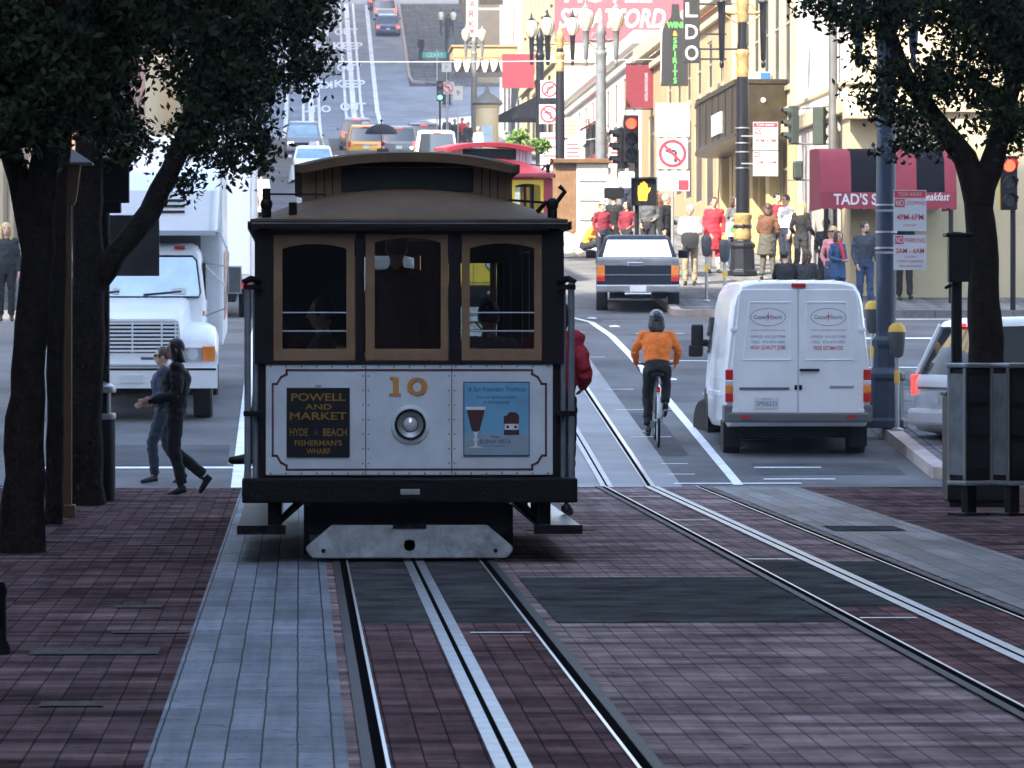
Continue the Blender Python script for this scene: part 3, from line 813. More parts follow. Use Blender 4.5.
    b.build('cornice', dark, rf)
    b = MB(); b.box(-1.135, 1.135, -.1685, -.1655, 2.444, 2.452); b.build('cornice_line', K['pole_grey'], rf)
    # clerestory
    b = MB(); b.box(-.765, .765, .82, L - .82, 2.55, 2.885); c = b.build('clerestory', deck, t)
    for sx in (-1, 1):
        b = MB(); b.box(*sorted((sx * .775, sx * .735)), .80, .8195, 2.62, 2.886); b.build('clerestory_board', deck, c)
        for x in (.55, .61, .67): b = MB(); b.box(sx * x - .004, sx * x + .004, .808, .8195, 2.64, 2.88); b.build('board_groove', dark, c)
    b = MB(); b.box(-.485, .49, .802, .818, 2.70, 2.875); b.build('destination_panel', K['cc_green'], c, bevel=.006)
    for sx in (-1, 1):
        for k in range(7):
            b = MB(); b.box(*sorted((sx * .768, sx * .762)), 1.1 + k * .92, 1.1 + k * .92 + .7, 2.70, 2.86); b.build('vent_window', K['win_glass'], c)
    b = MB(); rings = []
    for y, k, dz in ((.60, .93, -.01), (.64, .985, 0), (.75, 1.0, 0), (L - .75, 1, 0), (L - .64, .985, 0), (L - .60, .93, -.01)):
        top = []; bot = []
        for i in range(17):
            q = -1 + 2 * i / 16
            x = q * .83 * k
            z = 2.99 + dz - .095 * abs(q) ** 2.4
            top.append((x, y, z)); bot.append((x, y, z - (.065 if abs(q) < .97 else .055)))
        rings.append(top + bot[::-1])
    b.loft(rings); b.build('clerestory_roof', K['cc_roof'] if first else roof, c, smooth=50)
    # roof fittings at the corners: lamp and bell bracket
    for sx in (-1, 1):
        b = MB()
        b.tube([(sx * 1.03, -.02, 2.46), (sx * 1.03, -.02, 2.55)], .035, 10); b.ell((sx * 1.03, -.02, 2.585), (.045, .045, .05), 10, 8)
        if sx > 0: b.tube([(.92, 0, 2.53), (.98, 0, 2.60), (1.06, 0, 2.60), (1.12, 0, 2.68), (1.08, 0, 2.72)], .018, 7); b.tube([(.72, .05, 2.62), (.98, 0, 2.60)], .010, 6)
        else: b.tube([(-.84, 0, 2.50), (-.84, 0, 2.60)], .03, 8); b.tube([(-1.03, 0, 2.66), (-.6, .1, 2.66)], .008, 6); b.tube([(-1.03, -.02, 2.55), (-1.03, -.02, 2.70)], .03, 8)
        b.build('roof_lamp', K['black_iron'], rf, smooth=40)
    return t
dF = 36.05
x, y = xy(410, dF)
CCX, CCY = TL - .03, y
car1 = cable_car('brown and cream cable car numbered 10 standing on the left track with route board', (CCX, CCY, 0), 0, K['cc_roof'], K['cc_brown'], K['cc_brown'], K['cc_white'], K['cc_dark'], '10', True)
y2 = 90.5
car2 = cable_car('red roofed cable car with yellow window frames on the far track beyond car 10', (TR - .24, y2, prof(y2)), 0, K['cc2_red'], K['cc_white'], K['cc2_yellow'], K['cc2_yellow'], K['cc2_panel'], '24', False)
car2.scale.z = 1.10; car2.rotation_euler.x = .035

# ================================================================== VEHICLES
def wheel(parent, x, y, r, w, rimk='rim', yaw=0, side=1):
    b = MB()
    b.lathe([(r * .58, -w / 2), (r * .93, -w / 2), (r, -w / 2 + .03), (r, w / 2 - .03), (r * .93, w / 2), (r * .58, w / 2)], (0, 0, 0), 24, 'x')
    t = b.build('wheel', K['black_rubber'], parent, smooth=40); t.location = (x, y, r); t.rotation_euler.z = yaw
    b = MB()
    xo = side * (w / 2 - .012)
    b.lathe([(.001, xo - side * .05), (r * .2, xo - side * .045), (r * .25, xo - side * .07), (r * .48, xo - side * .06), (r * .57, xo), (r * .6, xo), (r * .6, -side * w * .4), (.001, -side * w * .4)], (0, 0, 0), 20, 'x')
    b.build('rim', K[rimk], t, smooth=40)
    return t

def rrect(hw, z0, z1, r, y, n=4, top=None):
    """rounded rectangle ring in the xz plane; top = half width at the top"""
    tw = top if top is not None else hw
    pts = []
    for (cx, cz, a0) in ((tw - r, z1 - r, 0), (-(tw - r), z1 - r, 90), (-(hw - r), z0 + r, 180), (hw - r, z0 + r, 270)):
        for i in range(n + 1):
            q = R(a0 + 90 * i / n)
            pts.append((cx + r * math.cos(q), y, cz + r * math.sin(q)))
    return pts

def car(name, label, cat, px, s, rotz, kind, paint, front=False, group=None, lit=False, taxi=False, dpx=0, pos=None):
    """generic car; local +Y is the car's nose. rotz=0 drives away from the camera (we see the tail)."""
    d = F / s
    x, y = xy(px, d) if pos is None else pos
    t = thing(name, label, cat, (x, y, prof(y)), rotz, group)
    sl = math.atan((prof(y + 2) - prof(y - 2)) / 4)
    t.rotation_euler = Euler((sl * math.cos(rotz), 0, rotz), 'XYZ')
    P = {'sedan': dict(L=4.7, W=1.80, H=1.43, belt=.93, cab=(.85, 3.55), rt=(1.45, 2.75), hood=.88, boot=.95),
         'suv': dict(L=4.7, W=1.86, H=1.74, belt=1.06, cab=(.06, 3.6), rt=(.40, 2.75), hood=1.02, boot=1.04),
         'van': dict(L=4.9, W=1.92, H=1.78, belt=1.05, cab=(.06, 4.2), rt=(.35, 2.9), hood=1.0, boot=1.03),
         'box': dict(L=4.9, W=1.90, H=1.95, belt=1.08, cab=(.04, 4.0), rt=(.20, 3.1), hood=1.08, boot=1.06)}[kind]
    L, W, H, bt = P['L'], P['W'], P['H'], P['belt']
    hw = W / 2
    st = [(0, .82, .34, P['boot'] - .10), (.06, .93, .28, P['boot'] - .03), (.35, .985, .22, P['boot'] + .0), (P['cab'][0] + .3, 1.0, .2, bt), (P['cab'][1], 1.0, .2, bt),
          (P['cab'][1] + .25, .99, .2, P['hood'] + .02), (L - .45, .96, .22, P['hood'] - .08), (L - .12, .90, .26, P['hood'] - .18), (L, .80, .34, P['hood'] - .30)]
    st.sort()
    b = MB(); b.loft([rrect(hw * k, z0, z1, .10, yy, 3, hw * k * .955) for yy, k, z0, z1 in st])
    body = b.build('body', paint, t, smooth=35)
    # cabin: glass house with roof
    def ring(z, ya, yb, k):
        r = .10; pts = []
        for (cx, cy, a0) in ((hw * k - r, yb - r, 0), (-(hw * k - r), yb - r, 90), (-(hw * k - r), ya + r, 180), (hw * k - r, ya + r, 270)):
            for i in range(4):
                q = R(a0 + 30 * i); pts.append((cx + r * math.cos(q), cy + r * math.sin(q), z))
        return pts
    a0, a1 = P['cab']; r0, r1 = P['rt']
    b = MB(); b.loft([ring(bt - .06, a0, a1, .93), ring(H - .10, r0 - .03, r1 + .04, .79)])
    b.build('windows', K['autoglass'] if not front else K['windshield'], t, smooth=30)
    b = MB(); b.loft([ring(H - .115, r0 - .06, r1 + .07, .805), ring(H - .05, r0, r1, .78), ring(H - .01, r0 + .12, r1 - .15, .70), ring(H, r0 + .3, r1 - .35, .55)])
    b.build('roof', paint, t, smooth=60)
    b = MB()
    for sx in (-1, 1):
        for (ya, yb) in ((a0, r0 - .04), (a1, r1 + .05), ((a0 + a1) / 2 - .1, (r0 + r1) / 2 - .05)):
            ky = .03 if ya == a0 else (-.03 if ya == a1 else 0)
            b.tube([(sx * (hw * .93 - .045), ya + ky, bt - .05), (sx * (hw * .79 - .03), yb + ky, H - .09)], .045, 6)
    each(b, 'pillar', paint, t, smooth=40)
    # ends
    tl = (K['suv_lit'] if name == 'white_suv' else K['red_lit_far']) if lit else K['red_lens']
    for sx in (-1, 1):
        b = MB()
        z0, z1 = (bt - .32, bt - .05) if kind != 'sedan' else (.66, .84)
        b.boxc((sx * (hw * .83), .035, (z0 + z1) / 2), (.24 if kind == 'sedan' else .15, .09, z1 - z0))
        b.build('tail_light', tl, t, bevel=.02)
        b = MB(); b.boxc((sx * (hw * .66), L - .06, P['hood'] - .28), (.30, .12, .15)); b.build('headlight', K['head_lit'] if (front and lit) else K['clear_lens'], t, bevel=.03)
        b = MB(); b.boxc((sx * (hw + .07), a1 - .45, bt + .06), (.16, .08, .13)); b.build('mirror', paint, t, bevel=.03)
        for yy in (.9, L - .9): wheel(t, sx * (hw - .10), yy, .32, .20, side=sx)
    b = MB(); b.boxc((0, .0, .46), (W * .93, .14, .22)); b.build('rear_bumper', K['grey_plastic'] if kind != 'sedan' and name != 'white_suv' else paint, t, bevel=.05)
    b = MB(); b.boxc((0, L, .44), (W * .9, .14, .22)); b.build('front_bumper', paint, t, bevel=.05)
    b = MB(); b.boxc((0, L - .0, P['hood'] - .30), (W * .45, .06, .12)); b.build('grille', K['black'], t)
    b = MB(); b.boxc((0, -.075 if kind != 'sedan' else -.08, .62 if kind == 'sedan' else .72), (.31, .02, .16)); b.build('licence_plate', K['plate'], t)
    if kind in ('suv', 'van', 'box'):
        b = MB(); b.boxc((0, -.0, bt - .22), (W * .62, .04, .03)); b.build('tailgate_handle', K['grey_plastic'], t)
        b = MB(); b.boxc((0, r0 - .07, H - .09), (.35, .05, .035)); b.build('brake_light', tl, t)
    if taxi:
        b = MB(); b.prism([(-.2, 0), (.2, 0), (.16, .17), (-.16, .17)], 1.9, 2.02, 'y'); o = b.build('roof_sign', K['sign_white'], t, bevel=.02); o.location.z = H - .005
    return t

# ------------------------------------------------------------------ delivery van, tail towards us
K['van_ink'] = mat('van_lettering_blue_grey', (.10, .13, .20), .5)
def panel_van():
    s = 78.2; d = F / s
    x, y = xy(798, d)
    t = thing('delivery_van', 'white high sided van parked at the right kerb with red lettering on its rear doors', 'van', (x, y, prof(y)), R(-.9))
    t.scale = (.965, .965, .965)
    L = 5.0
    def sec(yy, hw, zb, zt, tw, sh=1.25):
        # half section from bottom to the roof, mirrored
        h = [(hw * .94, zb), (hw, zb + .12), (hw, sh - .25), (hw * .985, sh), (tw + .035, zt - .30), (tw, zt - .16), (tw - .07, zt - .05), (tw - .22, zt - .012), (tw * .35, zt)]
        return [(px_, yy, z) for px_, z in h] + [(-px_, yy, z) for px_, z in h[::-1]]
    rg = [sec(.0, .945, .46, 2.31, .80), sec(.05, .96, .42, 2.34, .825), sec(.5, .965, .40, 2.36, .84), sec(3.0, .965, .38, 2.36, .84), sec(3.6, .96, .38, 2.30, .82), sec(3.95, .955, .38, 1.95, .78), sec(4.35, .95, .38, 1.30, .80, 1.0), sec(4.8, .90, .40, 1.02, .72, .9), sec(5.0, .78, .46, .92, .6, .8)]
    b = MB(); b.loft(rg); body = b.build('body', K['van_white'], t, smooth=28)
    # rear doors, slightly proud, following the tumblehome
    for sx in (-1, 1):
        b = MB()
        pl = [(.008, .50), (.875, .50), (.885, 1.20), (.775, 2.20), (.74, 2.235), (.008, 2.235)]
        b.prism([(sx * a, z) for a, z in pl], -.028, .0)
        dr = b.build('rear_door', K['van_white'], t, bevel=.012)
        b = MB()      # pressed blank window panel: raised rim
        X0, X1, Z0, Z1 = .10, .70, 1.30, 2.06
        rim = [(X0, Z0), (X1 + .03, Z0), (X1 - .06, Z1), (X0, Z1)]
        for i in range(4):
            a, e = rim[i], rim[(i + 1) % 4]
            b.tube([(sx * a[0], -.029, a[1]), (sx * e[0], -.029, e[1])], .011, 6)
        b.build('panel_rim', K['van_white'], dr, smooth=40)
        b = MB(); cx = sx * .40
        q = [(cx + .235 * math.cos(2 * math.pi * i / 40), 1.865 + .118 * math.sin(2 * math.pi * i / 40)) for i in range(40)]
        q2 = [(cx + .228 * math.cos(2 * math.pi * i / 40), 1.865 + .111 * math.sin(2 * math.pi * i / 40)) for i in range(40)]
        for i in range(40):
            j = (i + 1) % 40
            b.quad((q[i][0], -.0315, q[i][1]), (q[j][0], -.0315, q[j][1]), (q2[j][0], -.0315, q2[j][1]), (q2[i][0], -.0315, q2[i][1]), 0)
        b.text('Coastal', (cx - .105, -.0315, 1.865), .055, 0, width=.165, bold=.01); b.text('Electric', (cx + .11, -.0315, 1.865), .055, 0, width=.16, bold=.01)
        b.poly([(cx + .015, -.032, 1.94), (cx - .02, -.032, 1.862), (cx - .002, -.032, 1.862), (cx - .014, -.032, 1.80), (cx + .024, -.032, 1.878), (cx + .004, -.032, 1.878)], 1)
        b.text('www.coastalelectric.com', (cx, -.0315, 1.695), .024, 1, width=.46)
        b.text('OFFICE  415-227-7900', (cx, -.0315, 1.605), .034, 0, width=.46); b.text('CELL  415-673-1005', (cx, -.0315, 1.535), .034, 0, width=.44)
        b.text('HIGH QUALITY JOBS' if sx < 0 else 'FREE ESTIMATES', (cx, -.0315, 1.455), .052, 1, width=.47 if sx < 0 else .39, bold=.012)
        b.build('door_lettering', [K['van_ink'], K['sign_red']], dr)
        b = MB()
        for z in (.62, 1.70): b.box(*sorted((sx * .90, sx * .80)), -.045, -.02, z - .025, z + .025)
        b.build('hinge', K['van_white'], dr, bevel=.008)
        # tail lamp
        b = MB(); X = sx * .915
        w = .052
        b.box(X - w, X + w, -.045, .02, .74, .86, 0); b.box(X - w, X + w, -.045, .02, .862, .965, 1); b.box(X - w, X + w, -.045, .02, .967, 1.03, 2); b.box(X - w * .95, X + w * .95, -.045, .02, 1.032, 1.17, 0)
        b.build('tail_light', [K['red_lens'], K['amber_lens'], K['clear_lens']], t, bevel=.008)
        b = MB(); b.box(*sorted((sx * .985, sx * .87)), -.05, .35, .47, .70); b.build('bumper_corner', K['grey_plastic'], t, bevel=.02)
        wheel(t, sx * .84, .85, .345, .22, 'black_rubber', 0, sx)
        wheel(t, sx * .93, 3.95, .36, .23, 'rim', R(14), sx)
        b = MB(); b.lathe([(.001, .94), (.46, .94), (.46, .970), (.43, .974), (.001, .974)] if sx > 0 else [(.001, -.974), (.43, -.974), (.46, -.970), (.46, -.94), (.001, -.94)], (0, 3.95, .42), 24, 'x'); b.build('wheel_arch', K['dark_trim'], t, smooth=40)
        b = MB(); b.box(*sorted((sx * .96, sx * .72)), .44, .47, .14, .50); b.build('mud_flap', K['dark_trim'], t)
        # mirrors
        b = MB(); b.boxc((sx * 1.10, 3.72, 1.62), (.17, .10, .30)); b.boxc((sx * 1.12, 3.72, 1.40), (.20, .10, .17)); b.box(*sorted((sx * .92, sx * 1.05)), 3.70, 3.76, 1.46, 1.56)
        b.build('mirror', K['dark_trim'], t, bevel=.04)
        # flank: rub strip, rib lines
        b = MB(); b.box(*sorted((sx * .985, sx * .955)), .7, 3.5, .80, .87); b.build('rub_strip', K['van_white'], t, bevel=.01)
        b = MB()
        for q in ((.4, 1.45), (1.6, 2.75)): b.box(*sorted((sx * .968, sx * .958)), q[0], q[1], 1.02, 1.06)
        b.build('side_rib', K['van_white'], t, bevel=.004)
        b = MB(); b.boxc((sx * .94, 3.55, 1.62), (.03, .70, .50), (0, sx * R(-9), 0)); b.build('side_window', K['autoglass'], t)
    b = MB(); b.box(-.95, .95, -.075, .10, .47, .60); bp = b.build('bumper', K['grey_plastic'], t, bevel=.025)
    for sx in (-1, 1):
        b = MB(); b.box(sx * .70 - .055, sx * .70 + .055, -.082, -.07, .525, .565); b.build('reflector', K['red_lens'], bp)
    b = MB(); b.box(-.80, -.10, -.036, -.0285, .60, .88); b.box(-.78, -.12, -.05, -.03, .905, .935, 1); b.build('plate_recess', [K['van_white'], K['grey_plastic']], t, bevel=.008)
    b = MB(); b.box(-.585, -.255, -.048, -.0365, .655, .80); lp = b.build('licence_plate', K['plate'], t)
    b = MB(); b.text('5M56233', (-.42, -.0495, .72), .065, 0, width=.27); b.text('California', (-.42, -.0495, .782), .02, 1, width=.14); b.build('plate_lettering', [K['plate_txt'], K['sign_red']], lp)
    b = MB(); b.box(.02, .28, -.055, -.0285, 1.155, 1.18, 0); b.tube([(.02, -.055, 1.165), (.28, -.055, 1.165)], .018, 8); b.build('door_handle', K['black'], t, bevel=.006)
    b = MB(); b.box(-.05, -.012, -.045, -.0285, .90, .965); b.box(.012, .05, -.045, -.0285, .90, .965); b.build('door_lock', K['black'], t, bevel=.006)
    b = MB(); b.box(.42, .74, -.036, -.0285, .925, .955); b.build('model_badge', K['galv'], t)
    b = MB(); b.box(-.09, .10, -.05, .02, 2.255, 2.315); b.build('brake_light', K['red_lens'], t, bevel=.012)
    b = MB(); b.box(-.75, .75, .3, 4.4, .26, .45); b.build('chassis', K['black_iron'], t)
    b = MB(); b.boxc((0, 4.02, 1.62), (1.5, .03, .75), (R(-52), 0, 0)); b.build('windshield', K['autoglass'], t)
    b = MB()
    for k in range(5): b.tube([(-.5 + k * .25, .15, 2.352), (-.5 + k * .25, 2.9, 2.366)], .012, 6)
    b.build('roof_rib', K['van_white'], t)
    return t
panel_van()

# ------------------------------------------------------------------ box truck facing us
def box_truck():
    s = 72.8; d = F / s
    x, y = xy(134, d)
    t = thing('moving_truck', 'white moving truck facing us beside the left trees with a slatted grille', 'truck', (x, y, prof(y)), 0)
    # local: nose at y=0, body goes +y
    t.rotation_euler.x = .045; t.scale = (.955, .955, .925)
    b = MB()       # hood, tapering forward
    rings = []
    for yy, hw, zb, zt in ((0.0, .70, .86, 1.52), (.06, .74, .80, 1.57), (.5, .76, .78, 1.66), (1.25, .84, .78, 1.80)):
        rings.append(rrect(hw, zb, zt, .10, yy, 4, hw * .93))
    b.loft(rings); b.build('hood', K['truck_white'], t, smooth=40)
    for sx in (-1, 1):
        b = MB(); rings = []
        for yy, z1 in ((.02, 1.18), (.10, 1.28), (.45, 1.40), (1.0, 1.42), (1.22, 1.36)):
            rings.append([(sx * a, yy, z) for a, z in ((.66, .80), (1.19, .80), (1.20, z1 - .20), (1.15, z1 - .06), (1.04, z1), (.66, z1 + .03))])
        b.loft(rings); b.build('fender', K['truck_white'], t, smooth=45)
        b = MB(); b.box(*sorted((sx * .70, sx * .98)), -.03, .03, .90, 1.10, 0); b.box(*sorted((sx * .985, sx * 1.165)), -.025, .06, .90, 1.12, 1); b.disc((sx * .84, 1.0), .085, -.033, 18, 2)
        b.build('headlight', [K['galv'], K['amber_lens'], K['clear_lens']], t, bevel=.01)
        wheel(t, sx * .98, .72, .50, .27, 'rim', 0, sx)
        wheel(t, sx * 1.0, 4.7, .50, .27, 'rim', 0, sx); wheel(t, sx * .70, 4.7, .50, .27, 'rim', 0, sx)
        # mirror on a tube arm
        b = MB(); b.tube([(sx * 1.0, 1.55, 1.50), (sx * 1.30, 1.40, 1.62), (sx * 1.34, 1.40, 2.45), (sx * 1.22, 1.45, 2.75), (sx * .95, 1.6, 2.80)], .016, 8); b.tube([(sx * 1.0, 1.6, 2.30), (sx * 1.34, 1.4, 2.25)], .014, 6)
        b.tube([(sx * 1.0, 1.6, 2.25), (sx * 1.40, 1.4, 1.85)], .014, 6)
        m = b.build('mirror_arm', K['galv'], t, smooth=40)
        b = MB(); b.boxc((sx * 1.43, 1.42, 2.05), (.20, .08, .42)); b.boxc((sx * 1.43, 1.375, 2.05), (.16, .01, .37), mi=1); b.build('mirror', [K['galv'], K['sign_back']], m, bevel=.02)
        b = MB(); b.box(*sorted((sx * .96, sx * 1.0)), 1.7, 2.7, 1.72, 2.30); b.build('side_window', K['autoglass'], t)
        b = MB(); b.boxc((sx * .97, 1.30, 1.55), (.05, .12, .09)); b.build('marker_light', K['amber_lens'], t, bevel=.02)
    b = MB()       # grille
    b.box(-.63, .63, -.012, .03, 1.02, 1.48); g = b.build('grille', K['black'], t)
    b = MB()
    for i in range(8):
        z = 1.035 + i * .058
        b.box(-.63, .63, -.035, -.005, z, z + .030)
    for xx in (-.63, -.42, -.02, .40, .60): b.box(xx - .012, xx + .012, -.038, -.036, 1.02, 1.48)
    b.build('grille_bar', K['truck_white'], g, bevel=.005)
    b = MB(); b.box(.10, .42, -.014, .0, .915, .955); b.build('badge', K['sign_back'], t)
    b = MB(); b.box(-.74, .74, -.01, .05, .845, 1.02); b.build('nose_panel', K['truck_white'], t, bevel=.01)
    b = MB(); b.box(-1.2, 1.2, -.16, .02, .50, .80); b.box(-1.18, 1.18, -.164, -.1605, .765, .80, 1); bp = b.build('bumper', [K['truck_white'], K['black']], t, bevel=.02)
    b = MB(); b.box(-.20, .14, -.175, -.163, .58, .70); b.build('licence_plate', K['plate'], bp)
    b = MB(); b.box(.62, .72, -.17, -.16, .64, .71); b.build('tow_slot', K['black'], bp)
    b = MB(); b.box(-.9, .9, .1, 6.5, .42, .62); b.build('chassis', K['black_iron'], t)
    # cab
    b = MB(); rings = []
    for z, ya, hw in ((.80, 1.25, 1.0), (1.75, 1.22, 1.0), (1.80, 1.25, .99), (2.42, 1.55, .92), (2.52, 1.66, .86), (2.56, 1.85, .78)):
        r = .08
        pts = []
        for (cx, cy, a0) in ((hw - r, 2.9 - r, 0), (-(hw - r), 2.9 - r, 90), (-(hw - r), ya + r, 180), (hw - r, ya + r, 270)):
            for i in range(4):
                q = R(a0 + 30 * i); pts.append((cx + r * math.cos(q), cy + r * math.sin(q), z))
        rings.append(pts)
    b.loft(rings); b.build('cab', K['truck_white'], t, smooth=35)
    b = MB()
    def wsp(xx, k):   # point on the windshield plane, k=0 bottom .. 1 top
        return (xx, 1.225 + (1.53 - 1.225) * k - .022, 1.80 + .60 * k)
    b.poly([wsp(-.90, .02), wsp(.90, .02), wsp(.92, .12), wsp(.86, .90), wsp(.80, 1.0), wsp(-.80, 1.0), wsp(-.86, .90), wsp(-.92, .12)])
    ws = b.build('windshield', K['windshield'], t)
    b = MB()
    for xx in (-.55, .35):
        b.tube([(xx - .25, wsp(0, .06)[1] - .02, wsp(0, .06)[2]), (xx + .30, wsp(0, .14)[1] - .015, wsp(0, .14)[2])], .012, 6)
    pr = [wsp(-.91, 0), wsp(.91, 0), wsp(.93, .12), wsp(.87, .9), wsp(.81, 1.01), wsp(-.81, 1.01), wsp(-.87, .9), wsp(-.93, .12), wsp(-.91, 0)]
    b.tube([(p[0], p[1] - .004, p[2]) for p in pr], .014, 6, cap=False)
    b.build('wiper', K['black'], ws)
    b = MB()
    for xx in (.62, -.3): b.boxc((xx, wsp(0, .14)[1] - .006, wsp(0, .14)[2]), (.20 if xx > 0 else .09, .004, .10), (R(-27), 0, 0))
    b.build('window_sticker', K['sign_white'], ws)
    for xx in (-.6, 0, .62):
        b = MB(); b.boxc((xx, 1.64, 2.535), (.16, .07, .05)); b.build('roof_marker', K['red_lens'], t, bevel=.01)
    # box with attic above the cab
    b = MB(); b.box(-1.24, 1.24, 3.1, 7.2, .95, 3.75); bx = b.build('cargo_box', K['truck_white'], t, bevel=.06)
    b = MB(); rings = []
    for z, ya, hw in ((2.72, 1.45, 1.14), (2.80, 1.32, 1.18), (3.40, 1.50, 1.20), (3.62, 1.85, 1.20), (3.74, 2.5, 1.16)):
        r = .14; pts = []
        for (cx, cy, a0) in ((hw - r, 3.098 - r, 0), (-(hw - r), 3.098 - r, 90), (-(hw - r), ya + r, 180), (hw - r, ya + r, 270)):
            for i in range(5):
                q = R(a0 + 22.5 * i); pts.append((cx + r * math.cos(q), cy + r * math.sin(q), z))
        rings.append(pts)
    b.loft(rings); at = b.build('attic', K['truck_white'], bx, smooth=35)
    b = MB()
    for k in range(3): b.boxc((.45, 1.395 + k * .026, 3.08 + k * .085), (.50, .03, .035), (R(-16), 0, 0))
    each(b, 'vent', K['black'], bx)
    b = MB(); b.box(-.9, .9, 2.92, 3.098, 1.2, 2.7); b.build('box_front', K['sign_back'], bx)
    b = MB(); b.box(1.243, 1.25, 3.3, 6.9, 1.35, 2.4); b.build('side_stripe', K['amber_lens'], bx)
    b = MB(); b.box(1.05, 1.15, 3.05, 3.096, 2.9, 3.0); b.build('box_marker', K['red_lens'], bx)
    return t
box_truck()

# ------------------------------------------------------------------ second truck, further up the left kerb
def far_truck():
    t = thing('delivery_truck', 'tall white box truck standing behind the moving truck at the left kerb', 'truck', (-2.05, 105.6, prof(105.6)), math.pi)
    t.rotation_euler.x = -.04
    b = MB(); b.box(-1.2, 1.2, 1.6, 7.5, .9, 3.7); bx = b.build('cargo_box', K['truck_white'], t, bevel=.05)
    b = MB()
    for yy in (2.5, 3.5, 4.5, 5.5, 6.5): b.box(1.202, 1.215, yy, yy + .05, 1.0, 3.6)
    each(b, 'side_rib', K['galv'], bx)
    for sx in (-1, 1):
        b = MB(); b.box(*sorted((sx * .02, sx * 1.1)), 7.502, 7.53, 1.0, 3.55); b.build('rear_door', K['truck_white'], bx, bevel=.01)
        b = MB(); b.box(*sorted((sx * .10, sx * .14)), 7.532, 7.56, 1.1, 3.4); b.build('lock_rod', K['galv'], bx)
        b = MB(); b.box(*sorted((sx * .9, sx * 1.1)), 7.5, 7.54, .72, .84); b.build('tail_light', K['red_lens'], t)
    b = MB(); rings = []
    for z, ya, hw in ((.75, .0, 1.0), (1.5, .0, 1.0), (1.6, .05, .99), (2.35, .35, .9), (2.45, .5, .84)):
        rings.append([(hw, 1.5, z), (-hw, 1.5, z), (-hw, ya, z), (hw, ya, z)])
    b.loft(rings); b.build('cab', K['truck_white'], t, bevel=.05)
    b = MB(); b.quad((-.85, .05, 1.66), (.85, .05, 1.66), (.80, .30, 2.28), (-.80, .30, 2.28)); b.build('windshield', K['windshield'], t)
    b = MB(); b.box(-.7, .7, -.02, .02, .95, 1.35); b.build('grille', K['black'], t)
    b = MB(); b.box(-1.05, 1.05, -.1, .05, .5, .75); b.build('bumper', K['galv'], t, bevel=.02)
    for sx in (-1, 1):
        b = MB(); b.boxc((sx * .85, -.01, 1.1), (.22, .06, .2)); b.build('headlight', K['clear_lens'], t, bevel=.02)
        wheel(t, sx * .95, .9, .45, .25, 'rim', 0, sx); wheel(t, sx * .98, 5.8, .45, .25, 'rim', 0, sx)
        b = MB(); b.boxc((sx * 1.25, .5, 1.9), (.2, .08, .4)); b.tube([(sx * .95, .5, 1.9), (sx * 1.2, .5, 1.9)], .02, 6); b.build('mirror', K['black'], t)
    b = MB(); b.box(-.8, .8, .2, 7.2, .45, .9); b.build('chassis', K['black_iron'], t)
    return t
far_truck()

